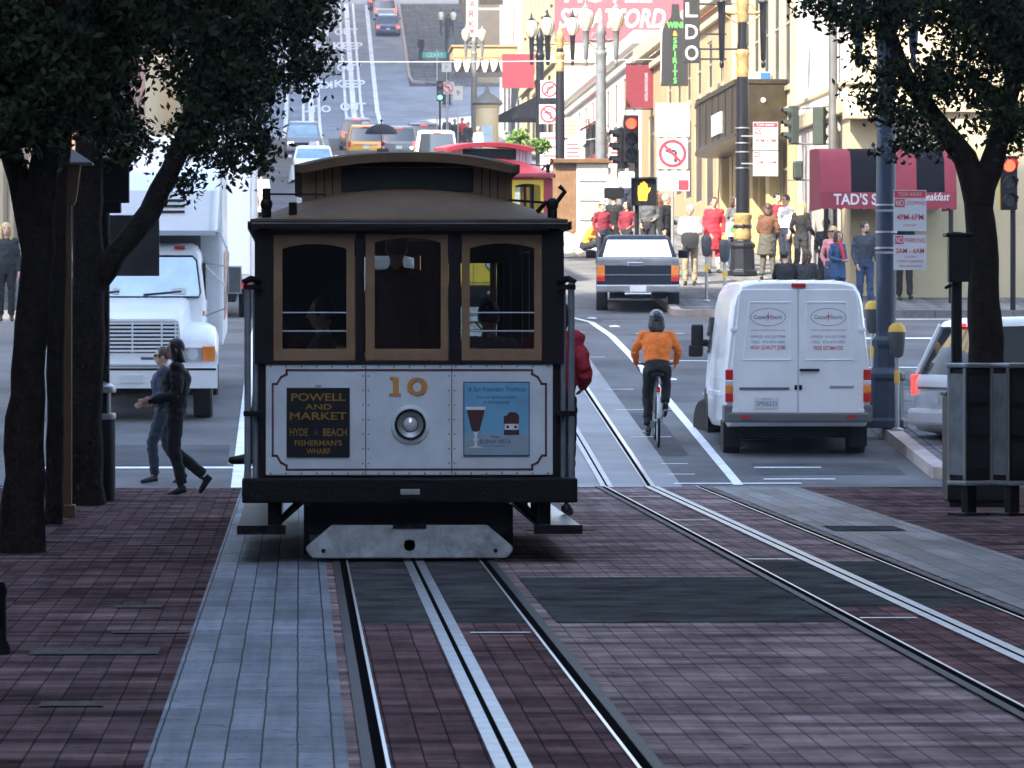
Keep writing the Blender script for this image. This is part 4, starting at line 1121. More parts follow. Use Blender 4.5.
# ------------------------------------------------------------------ pickup, tail towards us
def pickup():
    s = 47.5; d = F / s
    x, y = xy(638, d)
    y0 = y
    t = thing('pickup_truck', 'dark blue pickup truck with silver topped tailgate ahead of the cyclist', 'pickup truck', (x, y, prof(y) + .0), R(-3.5))
    t.rotation_euler = Euler((.035, 0, R(-3.5)))
    paint = mat('pickup_dark_blue_paint', (.012, .018, .027), .35, var=.1, scale=2, coat=.15, dirt=.1, spec=.3)
    b = MB()
    for sx in (-1, 1):
        b.loft([[(sx * a, yy, z) for a, z in ((.70, .56), (.84, .56), (.875, .72), (.875, 1.0), (.84, 1.13), (.72, 1.15))] for yy in (.0, .05, 2.0)])
    b.box(-.70, .70, .06, 2.0, .55, .70)
    b.build('bed', paint, t, smooth=30)
    b = MB(); b.box(-.70, .70, -.02, .05, .57, 1.085); tg = b.build('tailgate', paint, t, bevel=.02)
    b = MB(); b.box(-.86, .86, -.035, .06, 1.088, 1.165); b.build('tailgate_cap', K['galv'], tg, bevel=.012)
    b = MB(); b.box(-.86, .86, -.028, -.018, 1.00, 1.087); b.box(-.69, .69, -.03, -.021, .795, .81); b.build('tailgate_trim', K['rim'], tg, bevel=.004)
    b = MB(); b.box(-.22, .10, -.042, -.0285, .985, 1.07); b.build('tailgate_handle', K['chrome'], tg, bevel=.008)
    for sx in (-1, 1):
        b = MB(); b.box(*sorted((sx * .70, sx * .865)), -.03, .05, .78, 1.0, 0); b.box(*sorted((sx * .70, sx * .865)), -.03, .05, .66, .778, 1); b.build('tail_light', [K['amber_lens'], K['red_lens']], t, bevel=.015)
        wheel(t, sx * .76, .95, .36, .24, 'black_rubber', 0, sx); wheel(t, sx * .76, 3.9, .36, .24, 'rim', 0, sx)
        b = MB(); b.boxc((sx * 1.0, 3.0, 1.18), (.22, .10, .18)); b.build('mirror', K['black'], t, bevel=.03)
    b = MB(); b.box(-.87, .87, -.16, .0, .44, .60); bp = b.build('bumper', K['rim'], t, bevel=.03)
    b = MB(); b.box(-.17, .17, -.172, -.162, .455, .58); b.build('licence_plate', K['plate'], bp)
    b = MB(); b.box(-.28, .28, -.20, -.02, .385, .43, 1); b.boxc((0, -.1, .34), (.3, .1, .09), mi=0); b.build('hitch', [K['black_iron'], K['chrome']], t, bevel=.01)
    b = MB(); b.box(-.6, .6, .2, 4.6, .30, .55); b.build('chassis', K['black_iron'], t)
    b = MB(); rings = []
    for z, ya, yb, hw in ((.56, 2.02, 3.6, .87), (1.05, 2.02, 3.6, .87), (1.12, 2.02, 3.55, .85), (1.52, 2.16, 2.95, .70), (1.60, 2.26, 2.8, .62)):
        rings.append([(hw, yb, z), (-hw, yb, z), (-hw, ya, z), (hw, ya, z)])
    b.loft(rings); b.build('cab', paint, t, bevel=.05, smooth=30)
    b = MB(); b.quad((-.74, 2.015, 1.14), (.74, 2.015, 1.14), (.64, 2.125, 1.50), (-.64, 2.125, 1.50)); b.build('rear_window', K['chrome'], t)
    b = MB(); b.loft([rrect(.87, .5, z1, .1, yy, 3, .8) for yy, z1 in ((3.6, 1.08), (4.3, 1.02), (4.7, .92))]); b.build('hood', paint, t, smooth=40)
    return t
pickup()

K['suv_lit'] = mat('dim_lit_tail_lamp', (.5, .02, .02), .3, emit=(1, .05, .03), es=.35)
SUVP = mat('suv_white_paint', (.70, .72, .73), .3, var=.05, coat=.4, dirt=.12)
SUVT = True
u = car('white_suv', 'white station wagon with a lit tail lamp heading right behind the black newspaper racks', 'car', 925, 77, R(-74), 'suv', SUVP, lit=True, pos=xy(938, 64.6))
tcol = lambda n, c: mat(n, c, .3, var=.06, coat=.5, scale=2)
car('taxi', 'yellow taxi with white roof sign climbing the hill above the cable car roof', 'taxi', 366, 20.5, 0, 'van', tcol('taxi_yellow', (.75, .38, .02)), taxi=True)
car('parked_car', 'silver sport utility car just ahead of the yellow taxi on the hill', 'car', 357, 18.6, 0, 'suv', tcol('car_silver', (.30, .32, .36)), lit=True)
car('parked_car', 'silver minivan coming down the hill in the left track lane under the tree', 'car', 303, 19.4, math.pi, 'van', tcol('car_steel', (.20, .22, .27)), front=True, lit=True)
car('taxi', 'white taxi coming down the left track lane just above the cable car roof', 'taxi', 313, 23.5, math.pi, 'sedan', K['car_white'], front=True, taxi=True)
car('parked_car', 'pale boxy van in the right lane beside the black umbrella', 'van', 437, 23.0, 0, 'box', K['car_white'])
car('parked_car', 'black sport utility car with lit tail lamps ahead of the pale boxy van', 'car', 424, 19.8, 0, 'suv', tcol('car_black', (.02, .02, .025)), lit=True)
car('parked_car', 'grey sedan between the yellow taxi and the black sport utility car', 'car', 399, 20.5, 0, 'suv', tcol('car_grey', (.16, .17, .19)), lit=True)
for (px, py, kind, c, lab) in ((388, 37, 'sedan', (.05, .07, .16), 'dark blue sedan with lit brake lamps climbing alone high on the hill'), (385.5, 21.5, 'suv', (.62, .63, .66), 'white sport utility car ahead of the dark blue sedan near the top of the hill'), (380, 11.5, 'suv', (.24, .10, .10), 'maroon car farthest up the hill at the top edge of the view')):
    gx, gy, g_ = ground(px, py)
    car('parked_car', lab, 'car', px, F / (gy * CA + gx * SA), 0, kind, tcol('hill_car_' + kind + str(py).replace('.', ''), c), lit=True, pos=(gx, gy))

# ================================================================== PEOPLE
def lerp(a, b, t): return Vector(a) * (1 - t) + Vector(b) * t
def person(label, loc, rotz, top, bottom, skin='light', hair='brown', H=1.74, pose=None, style='short', coat=0, female=False, bulk=1.0, group=None,
           hat=None, glasses=False, short_sleeves=False, bend=0.0, voxel=.017, bag=None, shoes=None, skirt=0, tilt=0, coat_mat=None, scarf=None, beard=False, headturn=0):
    """local -Y is the way the person faces; L is +X."""
    J = dict(pel=(0, 0, .95), waist=(0, 0, 1.10), chest=(0, .005, 1.31), neck=(0, .012, 1.475), head=(0, -.012, 1.635),
             shL=(.178, .01, 1.425), elL=(.222, .03, 1.14), wrL=(.225, -.05, .90), shR=(-.178, .01, 1.425), elR=(-.222, .03, 1.14), wrR=(-.225, -.05, .90),
             hipL=(.092, 0, .93), knL=(.10, -.015, .50), anL=(.10, .03, .085), hipR=(-.092, 0, .93), knR=(-.10, -.015, .50), anR=(-.10, .03, .085))
    if pose: J.update(pose)
    J = {k: Vector(v) for k, v in J.items()}
    if bend:
        M_ = Matrix.Rotation(R(bend), 3, 'X'); pv = Vector(J['pel'])
        keys = ['waist', 'chest', 'neck', 'head', 'shL', 'shR'] + [k for k in ('elL', 'wrL', 'elR', 'wrR') if not (pose and k in pose)]
        for k in keys: J[k] = pv + M_ @ (J[k] - pv)
        J['head'] = J['neck'] + Matrix.Rotation(R(bend * .35), 3, 'X') @ Vector((0, -.024, .16))
    fw = .92 if female else 1.0
    for k in ('shL', 'shR'): J[k].x *= fw
    up = (J['neck'] - J['pel']).normalized()
    fwd = Vector((0, -1, 0)); fwd = (fwd - up * fwd.dot(up)).normalized(); right = Vector((1, 0, 0))
    mb = MB(); Z = []    # zone samples: (point, radius, zone)
    def limb(pts, rs, zone, n=10):
        mb.tube(pts, rs, n)
        for i in range(len(pts) - 1):
            for t in (0, .2, .4, .6, .8, 1): Z.append((lerp(pts[i], pts[i + 1], t), rs[i] * (1 - t) + rs[i + 1] * t, zone))
    def oval(c, rx, ry, n=16): return [Vector(c) + right * rx * math.cos(2 * math.pi * i / n) + fwd * ry * math.sin(2 * math.pi * i / n) for i in range(n)]
    # torso
    B = bulk
    T = [(J['pel'] - up * .10, .145, .10), (J['pel'], .165, .115), (J['waist'], (.135 if female else .15) * B, .105 * B), (lerp(J['waist'], J['chest'], .6), .158 * B * fw, .122 * B), (J['chest'], .175 * B * fw, .13 * B),
         (lerp(J['chest'], J['neck'], .55), .175 * B * fw, .105 * B), (lerp(J['chest'], J['neck'], .85), .10, .075), (J['neck'] + up * .01, .055, .055)]
    mb.loft([oval(*t) for t in T])
    for c, rx, ry in T[1:-1]:
        zone = 0 if (c - J['pel']).dot(up) > .02 else 1
        for k in (-.6, -.2, .2, .6): Z.append((c + right * rx * k, ry * .85, zone))
    # neck and head
    hu = (J['head'] - J['neck']).normalized()
    limb([J['neck'] - up * .02, J['neck'] + hu * .10], [.056, .05], 2)
    hc = J['head']
    hm = Matrix.Rotation(R(headturn), 3, 'Z') @ (Matrix.Rotation(R(bend * .5 + tilt), 3, 'X'))
    def hp(x, y, z): return hc + hm @ Vector((x, y, z))
    def hell(c, r, zone, n=14, m=10):
        tmp = MB(); tmp.ell((0, 0, 0), r, n, m)
        mb.add([hp(c[0] + v[0], c[1] + v[1], c[2] + v[2]) for v in tmp.v], tmp.f)
        Z.append((hp(*c), min(r), zone))
    hell((0, 0, .02), (.076, .093, .098), 2); hell((0, -.030, -.055), (.054, .055, .062), 2); hell((0, .015, -.02), (.066, .075, .08), 2)
    mb.tube([hp(0, -.085, .02), hp(0, -.112, -.022), hp(0, -.085, -.034)], [.012, .017, .014], 8); Z.append((hp(0, -.105, -.02), .02, 2))
    for sx in (-1, 1): hell((sx * .078, .01, -.005), (.012, .022, .032), 2, 8, 6)
    for sx in (-.5, .5): Z.append((hp(sx * .06, -.05, .0), .05, 2)); Z.append((hp(sx * .06, -.02, -.08), .04, 2))
    Z.append((hp(0, 0, .08), .06, 2)); Z.append((hp(0, .06, .02), .05, 2))
    fing = MB()
    for sd, sx in (('L', 1), ('R', -1)):
        sh, el, wr = J['sh' + sd], J['el' + sd], J['wr' + sd]
        sl = .058 * (B if not short_sleeves else 1)
        tmp = MB(); tmp.ell(sh - Vector((sx * .012, 0, .004)), (.072 * B, .068 * B, .066 * B), 12, 8); mb.add(tmp.v, tmp.f); Z.append((sh, .06, 0))
        limb([J['neck'] - up * .035 + Vector((sx * .03, 0, 0)), lerp(J['neck'] - up * .03, sh, .55), sh], [.05, .062, .06], 0)
        limb([sh - Vector((sx * .03, 0, .0)), lerp(sh, el, .5), el], [.062 * B, sl * .95, .046 * B], 0)
        limb([el, lerp(el, wr, .35), wr], [.047 * B, .047 * B, (.040 * B if not short_sleeves else .031)], 2 if short_sleeves else 0)
        dr = (wr - el).normalized()
        side = Vector((0, 1, 0)) - dr * dr.y
        side = side.normalized() if side.length > .2 else Vector((1, 0, 0))
        nrm = dr.cross(side).normalized()
        pc = wr + dr * .055
        tmp = MB(); tmp.ell((0, 0, 0), (1, 1, 1), 10, 7)
        mb.add([pc + dr * v[2] * .058 + side * v[0] * .040 + nrm * v[1] * .020 for v in tmp.v], tmp.f)
        Z.append((pc, .02, 2)); Z.append((pc + dr * .04, .02, 2)); Z.append((wr + dr * .02, .025, 2))
        inward = Vector((-sx, 0, 0)); inward = (inward - dr * inward.dot(dr)).normalized() if abs(dr.x) < .95 else nrm
        for k, ln in ((-1.5, .066), (-.5, .080), (.5, .075), (1.5, .058)):
            p0 = wr + dr * .095 + side * k * .019
            p1 = p0 + dr * ln * .55 + inward * .010; p2 = p1 + dr * ln * .42 + inward * .026
            fing.tube([p0 - dr * .02, p1, p2], [.0095, .0085, .0065], 6)
        tdir = (side * -1 if True else side)
        fing.tube([wr + dr * .03 + tdir * .03, wr + dr * .065 + tdir * .058 + inward * .01, wr + dr * .10 + tdir * .058 + inward * .022], [.012, .0105, .008], 6)
    LG = 1.0
    for sd in 'LR':
        hip, kn, an = J['hip' + sd], J['kn' + sd], J['an' + sd]
        limb([hip + Vector((0, 0, .02)), lerp(hip, kn, .45), kn, lerp(kn, an, .35), lerp(kn, an, .93)], [.096, .090, .074, .072, .064], 1)
        sdv = (an - kn).normalized()
        toe = Vector((0, -1, 0)); toe = (toe - sdv * toe.dot(sdv)); toe = toe.normalized() if toe.length > .1 else Vector((0, 0, -1))
        heel = an + sdv * .045 - toe * .035
        limb([heel + sdv * -.01, an + sdv * .035 + toe * .05, an + sdv * .052 + toe * .155, an + sdv * .055 + toe * .20], [.040, .044, .036, .024], 3)
    if coat:          # coat skirt below the waist, or a real skirt
        q = [(J['waist'], .155 * B, .12 * B), (J['pel'], .185 * B, .145 * B), (J['pel'] - up * coat, .20 * B, .16 * B)]
        mb.loft([oval(*t) for t in q])
        for c, rx, ry in q:
            for k in (-.9, -.5, 0, .5, .9): Z.append((c + right * rx * k, ry, 0))
        for t in (.3, .6, .85):
            for k in (-.9, -.5, 0, .5, .9): Z.append((J['pel'] - up * coat * t + right * .19 * k, .14, 0))
    if skirt:
        q = [(J['waist'], .15, .115), (J['pel'], .185, .145), (J['pel'] - up * skirt, .215, .18)]
        mb.loft([oval(*t) for t in q])
        for t in (0, .3, .6, .85):
            for k in (-.9, -.5, 0, .5, .9): Z.append((J['pel'] - up * skirt * t + right * .19 * k, .14, 1))
    # fuse into one continuous skin
    me = bpy.data.meshes.new('person_draft'); me.from_pydata(mb.v, [], mb.f)
    bm = bmesh.new(); bm.from_mesh(me); bmesh.ops.recalc_face_normals(bm, faces=bm.faces); bm.to_mesh(me); bm.free()
    ob = bpy.data.objects.new('person_draft', me); COL.objects.link(ob)
    rm = ob.modifiers.new('r', 'REMESH'); rm.mode = 'VOXEL'; rm.voxel_size = voxel
    sm = ob.modifiers.new('s', 'SMOOTH'); sm.factor = .5; sm.iterations = 2
    dg = bpy.context.evaluated_depsgraph_get()
    me2 = bpy.data.meshes.new_from_object(ob.evaluated_get(dg))
    nv = len(me2.vertices); co = np.empty(nv * 3); me2.vertices.foreach_get('co', co); co = co.reshape(-1, 3)
    nf = len(me2.polygons); fc = np.array([p.center[:] for p in me2.polygons])
    zp_ = np.array([z[0][:] for z in Z]); zr = np.array([z[1] for z in Z]); zz = np.array([z[2] for z in Z])
    dist = np.linalg.norm(fc[:, None, :] - zp_[None], axis=2) - zr[None]
    zone = zz[dist.argmin(axis=1)]
    # cloth folds: push the clothed skin in and out along its normals
    from mathutils import noise as mnoise
    nr = np.empty(nv * 3); me2.vertices.foreach_get('normal', nr); nr = nr.reshape(-1, 3)
    dv = np.linalg.norm(co[:, None, :] - zp_[None], axis=2) - zr[None]; vz = zz[dv.argmin(axis=1)]
    sd_ = Vector((len(label) * 3.1, len(label) * 1.7, 0))
    for i in range(nv):
        if vz[i] in (0, 1):
            p_ = Vector(co[i])
            q_ = mnoise.noise(Vector((p_.x * 9, p_.y * 9, p_.z * 15)) + sd_) * .013 + mnoise.noise(p_ * 24 + sd_) * .006
            co[i] += nr[i] * q_
    faces = [tuple(p.vertices) for p in me2.polygons]
    allv = [tuple(v) for v in co]; o = len(allv)
    allv += [tuple(v) for v in fing.v]; faces += [tuple(i + o for i in f) for f in fing.f]
    zone = list(zone) + [2] * len(fing.f)
    # face details
    det = MB()
    for sx in (-1, 1):
        tmp = MB(); tmp.ell((0, 0, 0), (.014, .008, .008), 8, 6)
        det.add([hp(sx * .031 + v[0], -.083 + v[1], .012 + v[2]) for v in tmp.v], tmp.f, 4)
        det.tube([hp(sx * .016, -.090, .034), hp(sx * .048, -.078, .035)], .0055, 5, 4)
    tmp = MB(); tmp.ell((0, 0, 0), (.026, .008, .007), 8, 6); det.add([hp(v[0], -.083 + v[1], -.062 + v[2]) for v in tmp.v], tmp.f, 5)
    o = len(allv); allv += [tuple(v) for v in det.v]; faces += [tuple(i + o for i in f) for f in det.f]; zone += det.m
    k = H / 1.74
    new = bpy.data.meshes.new('person'); new.from_pydata([(a * k, b_ * k, c * k) for a, b_, c in allv], [], faces)
    for m in (top, bottom, SK[skin], shoes or SHOE, EYE, LIP): new.materials.append(m)
    new.polygons.foreach_set('material_index', zone); new.polygons.foreach_set('use_smooth', [True] * len(faces)); new.update()
    bpy.data.objects.remove(ob); bpy.data.meshes.remove(me); bpy.data.meshes.remove(me2)
    p = bpy.data.objects.new('person', new); COL.objects.link(p)
    p.location = loc; p.rotation_euler = (0, 0, rotz)
    tag(p, label, 'person', group)
    def child(b, name, m, sm=60):
        b.v = [(a * k, b_ * k, c * k) for a, b_, c in b.v]
        return b.build(name, m, p, smooth=sm)
    # hair
    if hat in ('helmet',):
        b = MB(); tmp = MB(); tmp.ell((0, 0, 0), (.098, .128, .085), 18, 10)
        b.add([hp(v[0], v[1] + .012, max(v[2], -.03) + .075) for v in tmp.v], tmp.f); child(b, 'helmet', HR['helmet'])
    if hat == 'cap':
        b = MB(); tmp = MB(); tmp.ell((0, 0, 0), (.084, .10, .06), 16, 8)
        b.add([hp(v[0], v[1], max(v[2], -.01) + .075) for v in tmp.v], tmp.f); b.prism([(0, 0)] * 0 or [(-.07, -.08), (.07, -.08), (.05, -.17), (-.05, -.17)], 0, .008, 'z')
        b.v[-8:] = [tuple(hp(v[0], v[1], v[2] + .07)) for v in b.v[-8:]]
        child(b, 'cap', bottom if coat_mat is None else coat_mat)
    if style:
        b = MB(); tmp = MB(); tmp.ell((0, 0, 0), (1, 1, 1), 18, 12)
        rr = random.Random(len(label))
        vs = []
        for v in tmp.v:
            f = 1 + rr.uniform(-.035, .035)
            y = v[1] * .098 * f + .016; z = v[2] * .104 * f + .034
            if y < -.045 and z < .075: y = -.045 + (y + .045) * .1
            vs.append(hp(v[0] * .086 * f, y, z))
        b.add(vs, tmp.f)
        if style in ('long', 'bob'):
            ln = .34 if style == 'long' else .17
            rings = []
            for t in (0, .3, .6, .85, 1):
                c = hp(0, .045 + .03 * t, .03 - ln * t)
                w = (.088, .098, .10, .085, .05)[int(t * 4 + .01)] if t in (0, 1) else (.097 if t < .7 else .085)
                rings.append([c + hm @ Vector((w * math.cos(2 * math.pi * i / 14), .045 * math.sin(2 * math.pi * i / 14), rr.uniform(-.008, .008))) for i in range(14)])
            b.loft(rings)
            for sx in (-1, 1):
                b.tube([hp(sx * .074, -.03, .07), hp(sx * .083, -.02, 0), hp(sx * .085, .0, -ln * .5), hp(sx * .07, .02, -ln * .9)], [.025, .026, .03, .015], 7)
        if style == 'bun': tmp = MB(); tmp.ell((0, 0, 0), .045, 10, 8); b.add([hp(v[0], v[1] + .12, v[2] + .04) for v in tmp.v], tmp.f)
        child(b, 'hair', HR[hair])
    if beard:
        b = MB(); tmp = MB(); tmp.ell((0, 0, 0), (.05, .045, .04), 10, 8); b.add([hp(v[0], v[1] - .045, v[2] - .085) for v in tmp.v], tmp.f); child(b, 'beard', HR[hair])
    if glasses:
        b = MB()
        for sx in (-1, 1):
            b.boxc(hp(sx * .033, -.098, .012), (.052, .012, .034)); b.tube([hp(sx * .058, -.095, .018), hp(sx * .08, -.0, .02)], .005, 5)
        b.boxc(hp(0, -.10, .02), (.02, .01, .01)); child(b, 'sunglasses', K['black'])
    if scarf:
        b = MB(); c = J['neck'] + up * .015
        b.tube([c + right * .068 * math.cos(q) + fwd * .072 * math.sin(q) for q in [2 * math.pi * i / 12 for i in range(13)]], .03, 8)
        b.tube([c + fwd * .08, J['chest'] + fwd * .15, J['waist'] + fwd * .16 + right * .03], [.035, .04, .035], 8); child(b, 'scarf', scarf)
    return p

C = {}
C['black'] = cloth('black', (.005, .005, .007)); C['charcoal'] = cloth('charcoal', (.016, .017, .02)); C['navy'] = cloth('navy', (.011, .016, .033)); C['jeans'] = cloth('jeans', (.025, .047, .10))
C['orange'] = cloth('orange', (.72, .16, .015)); C['red'] = cloth('red', (.50, .02, .035)); C['maroon'] = cloth('maroon', (.17, .012, .025)); C['khaki'] = cloth('khaki', (.25, .20, .13)); C['cream'] = cloth('cream', (.60, .55, .47))
C['ltblue'] = cloth('pale_blue', (.42, .52, .62)); C['white'] = cloth('white', (.72, .72, .74)); C['brown'] = cloth('brown', (.10, .042, .02)); C['greyskirt'] = cloth('grey_tweed', (.06, .06, .048)); C['grey'] = cloth('grey', (.08, .085, .095))
C['blue'] = cloth('blue', (.022, .06, .14)); C['slate'] = cloth('slate_jacket', (.025, .033, .048)); C['green'] = cloth('green', (.10, .15, .07)); C['hivis'] = cloth('bright_orange', (.75, .30, .03)); C['pink'] = cloth('pink', (.55, .22, .24))

# couple crossing on the left (walking to the left)
LW = R(-90)     # faces -X
stride = dict(knL=(.09, -.16, .50), anL=(.08, -.22, .09), knR=(-.08, .05, .50), anR=(-.08, .44, .22), wrL=(.21, -.20, .98), elL=(.23, .0, 1.14), wrR=(-.18, -.24, 1.07), elR=(-.23, .04, 1.13))
x, y = xy(176, 50.6); z = prof(y) + .006
person('person in black jacket and trousers striding left across the plaza edge', (x, y, z), LW, C['black'], C['black'], hair='black', H=1.55, pose=dict(knL=(.09, -.02, .50), anL=(.08, .08, .09), knR=(-.08, -.04, .50), anR=(-.08, .34, .20), wrL=(.16, -.26, 1.06), elL=(.22, .02, 1.14), wrR=(-.16, -.22, 1.05)), style='bob', female=True, bulk=1.3, voxel=.014)
x, y = xy(163, 60.6); z = prof(y) + .012
person('person in blue jacket and dark jeans walking left just behind the person in black', (x, y, z), LW, cloth('dark_blue', (.012, .022, .05)), C['navy'], hair='brown', H=1.62, pose=dict(knL=(.09, -.14, .51), anL=(.09, -.10, .085), knR=(-.09, .04, .50), anR=(-.09, .26, .12), elR=(-.26, .14, 1.16), wrR=(-.2, -.12, 1.08), wrL=(.2, -.2, 1.05)), glasses=True, bulk=1.3, voxel=.014)
# cyclist
def bicycle(loc, rotz):
    t = thing('bicycle', 'dark city bicycle ridden by the person in the orange jacket', 'bicycle', loc, rotz)
    # nose along local -Y
    def bw(y):
        b = MB(); n = 28
        b.tube([(0, y + .335 * math.cos(2 * math.pi * i / n), .345 + .335 * math.sin(2 * math.pi * i / n)) for i in range(n + 1)], .019, 7, cap=False); w = b.build('wheel', K['black_rubber'], t, smooth=60)
        b = MB(); b.tube([(0, y + .312 * math.cos(2 * math.pi * i / n), .345 + .312 * math.sin(2 * math.pi * i / n)) for i in range(n + 1)], .010, 6, cap=False)
        for i in range(18):
            q = 2 * math.pi * i / 18
            b.tube([(.02 * (-1) ** i, y, .345), (0, y + .31 * math.cos(q), .345 + .31 * math.sin(q))], .0022, 4, cap=False)
        b.tube([(-.05, y, .345), (.05, y, .345)], .018, 8); b.build('rim', K['galv'], w, smooth=60)
    bw(.52); bw(-.54)
    fr = mat('bicycle_frame_paint', (.02, .022, .026), .35, coat=.4)
    b = MB()
    for a, e in (((0, .52, .345), (0, .06, .30)), ((0, .52, .345), (0, .19, .82)), ((0, .06, .30), (0, .20, .90)), ((0, .06, .30), (0, -.36, .72)), ((0, .18, .80), (0, -.38, .84)), ((0, -.36, .70), (0, -.40, .98)), ((0, -.365, .70), (0, -.54, .345))):
        b.tube([a, e], .017, 8)
    b.build('frame', fr, t, smooth=50)
    b = MB(); b.tube([(-.29, -.28, 1.04), (-.22, -.38, 1.02), (0, -.41, 1.0), (.22, -.38, 1.02), (.29, -.28, 1.04)], .014, 8); b.build('handlebar', K['black'], t, smooth=50)
    b = MB(); b.loft([[(w * math.cos(q), yy, .93 + .022 * math.sin(q)) for q in [2 * math.pi * i / 10 for i in range(10)]] for yy, w in ((.34, .06), (.30, .085), (.2, .075), (.06, .03), (.0, .018))]); b.build('saddle', K['black'], t, smooth=50)
    b = MB(); b.lathe([(.02, -.012), (.09, -.012), (.09, .012), (.02, .012)], (.045, .06, .30), 18, 'x'); b.tube([(.07, .06, .30), (.09, -.02, .15)], .012, 6); b.tube([(-.06, .06, .30), (-.09, .14, .45)], .012, 6); b.boxc((.14, -.02, .15), (.10, .08, .02)); b.boxc((-.14, .14, .45), (.10, .08, .02)); b.build('crank', K['galv'], t, smooth=40)
    n = 12
    b = MB(); b.tube([(0, .52 + .37 * math.cos(q), .345 + .37 * math.sin(q)) for q in [R(10 + 120 * i / n) for i in range(n + 1)]], .022, 6, sq=.6); b.build('mudguard', K['galv'], t, smooth=50)
    b = MB(); b.boxc((0, .60, .76), (.05, .02, .07)); b.build('reflector', K['red_lens'], t)
    return t
x, y, z = ground(655, 441)
CYZ = math.pi + R(-2)
BK = bicycle((x, y - .3, prof(y - .3)), CYZ)
BK.rotation_euler.x = -math.atan((prof(y + 1) - prof(y - 1)) / 2)
person('person in orange jacket and dark helmet riding a bicycle up the street away from us', (x, y - .3, prof(y - .3) + .02), CYZ, C['orange'], C['black'], hair='black', H=1.68,
       pose=dict(pel=(0, .22, 1.02), waist=(0, .20, 1.16), chest=(0, .17, 1.36), neck=(0, .14, 1.53), head=(0, .09, 1.69), shL=(.185, .16, 1.48), shR=(-.185, .16, 1.48), elL=(.30, -.02, 1.24), wrL=(.27, -.24, 1.075), elR=(-.30, -.02, 1.24), wrR=(-.27, -.24, 1.075),
                 hipL=(.095, .20, .98), knL=(.12, -.12, .62), anL=(.115, .02, .20), hipR=(-.095, .20, .98), knR=(-.13, -.20, .86), anR=(-.115, .16, .53)), bend=17, hat='helmet', style='bob', bulk=1.22, voxel=.014, scarf=C['black'])
# passenger on the right running board of the car
person('person in red jacket standing on the right running board of car 10', (CCX + 1.15, CCY + 2.0, .275), R(165), cloth('rider_red', (.40, .022, .04)), C['navy'], hair='black', H=1.63, pose=dict(elR=(-.27, .08, 1.16), wrR=(-.20, -.18, 1.05), elL=(.27, .06, 1.16), wrL=(.12, -.16, 1.05)), style='bob', bulk=1.32, voxel=.014)
SEAT = dict(pel=(0, 0, .46), waist=(0, 0, .61), chest=(0, 0, .82), neck=(0, .01, .985), head=(0, -.01, 1.145), shL=(.178, .01, .935), shR=(-.178, .01, .935), elL=(.22, 0, .68), elR=(-.22, 0, .68), wrL=(.14, -.2, .62), wrR=(-.14, -.2, .62), hipL=(.09, -.02, .46), hipR=(-.09, -.02, .46), knL=(.1, -.42, .47), knR=(-.1, -.42, .47), anL=(.1, -.42, .09), anR=(-.1, -.42, .09))
person('passenger seated on the left of car 10 with one dark shoe stuck out', (CCX - .62, CCY + 1.5, .68), R(-90), C['black'], C['navy'], hair='black', H=1.70, bulk=1.1, pose=dict(SEAT, knL=(.12, -.50, .44), anL=(.12, -.52, .07)))
person('conductor in black uniform standing with their back to the middle window of car 10', (CCX + -.075, CCY + 1.0, .68), math.pi, C['black'], C['black'], hair='black', H=1.70, hat='cap', bulk=1.05)
person('seated passenger in pale top behind the right end window of car 10', (CCX + .62, CCY + 1.3, .68), R(180), C['grey'], C['navy'], hair='black', skin='tan', H=1.66, pose=dict(pel=(0, 0, .46), waist=(0, 0, .61), chest=(0, 0, .82), neck=(0, .01, .985), head=(0, -.01, 1.145), shL=(.178, .01, .935), shR=(-.178, .01, .935), elL=(.22, 0, .68), elR=(-.22, 0, .68), wrL=(.14, -.2, .62), wrR=(-.14, -.2, .62), hipL=(.09, -.02, .46), hipR=(-.09, -.02, .46), knL=(.1, -.42, .47), knR=(-.1, -.42, .47), anL=(.1, -.42, .09), anR=(-.1, -.42, .09)))
# crowd on the right corner ------------------------------------------------
def stand(label, px, s, rz, *a, dz=.15, **kw):
    d = F / s; x, y = xy(px, d)
    q = random.Random(label); kw = dict(kw)
    kw.setdefault('headturn', q.uniform(-38, 38))
    if 'pose' not in kw:
        w_ = q.choice((-1, 1)); lean = q.uniform(.01, .035) * w_
        kw['pose'] = dict(pel=(lean, 0, .95), waist=(lean, 0, 1.10), chest=(lean * .4, .005, 1.31),
                          elL=(.235, q.uniform(-.02, .07), 1.14), wrL=(q.uniform(.10, .24), q.uniform(-.24, -.02), q.uniform(.90, 1.12)), elR=(-.235, q.uniform(-.02, .07), 1.14), wrR=(-q.uniform(.12, .24), q.uniform(-.22, .0), q.uniform(.88, 1.05)),
                          knL=(.10 + lean * .3, q.uniform(-.08, -.01), .50), anL=(.10 + q.uniform(0, .05), q.uniform(-.07, .05), .085), knR=(-.10 + lean * .3, q.uniform(-.06, .0), .50), anR=(-.10 - q.uniform(0, .05), q.uniform(-.02, .08), .085))
    return person(label, (x, y, prof(y) + dz), R(rz), *a, **kw)
hold = dict(elL=(.24, .02, 1.15), wrL=(.08, -.20, 1.12), elR=(-.24, .02, 1.15), wrR=(-.08, -.20, 1.10))
stand('older person in pale blue shirt and khaki trousers holding a dark jacket beside the pickup', 690, 44.5, -12, C['ltblue'], C['khaki'], hair='grey', H=1.78, pose=hold, bulk=1.15, short_sleeves=True, shoes=SHOE)
stand('person in long bright red coat and cream trousers facing us on the corner', 714, 43.0, 6, C['red'], C['cream'], hair='brown', H=1.74, coat=.42, bulk=1.12)
stand('person in grey top and jeans holding a pale bag near the gilded lamp', 735, 42.4, 20, C['grey'], C['jeans'], hair='brown', H=1.72, pose=hold, female=True, style='bob')
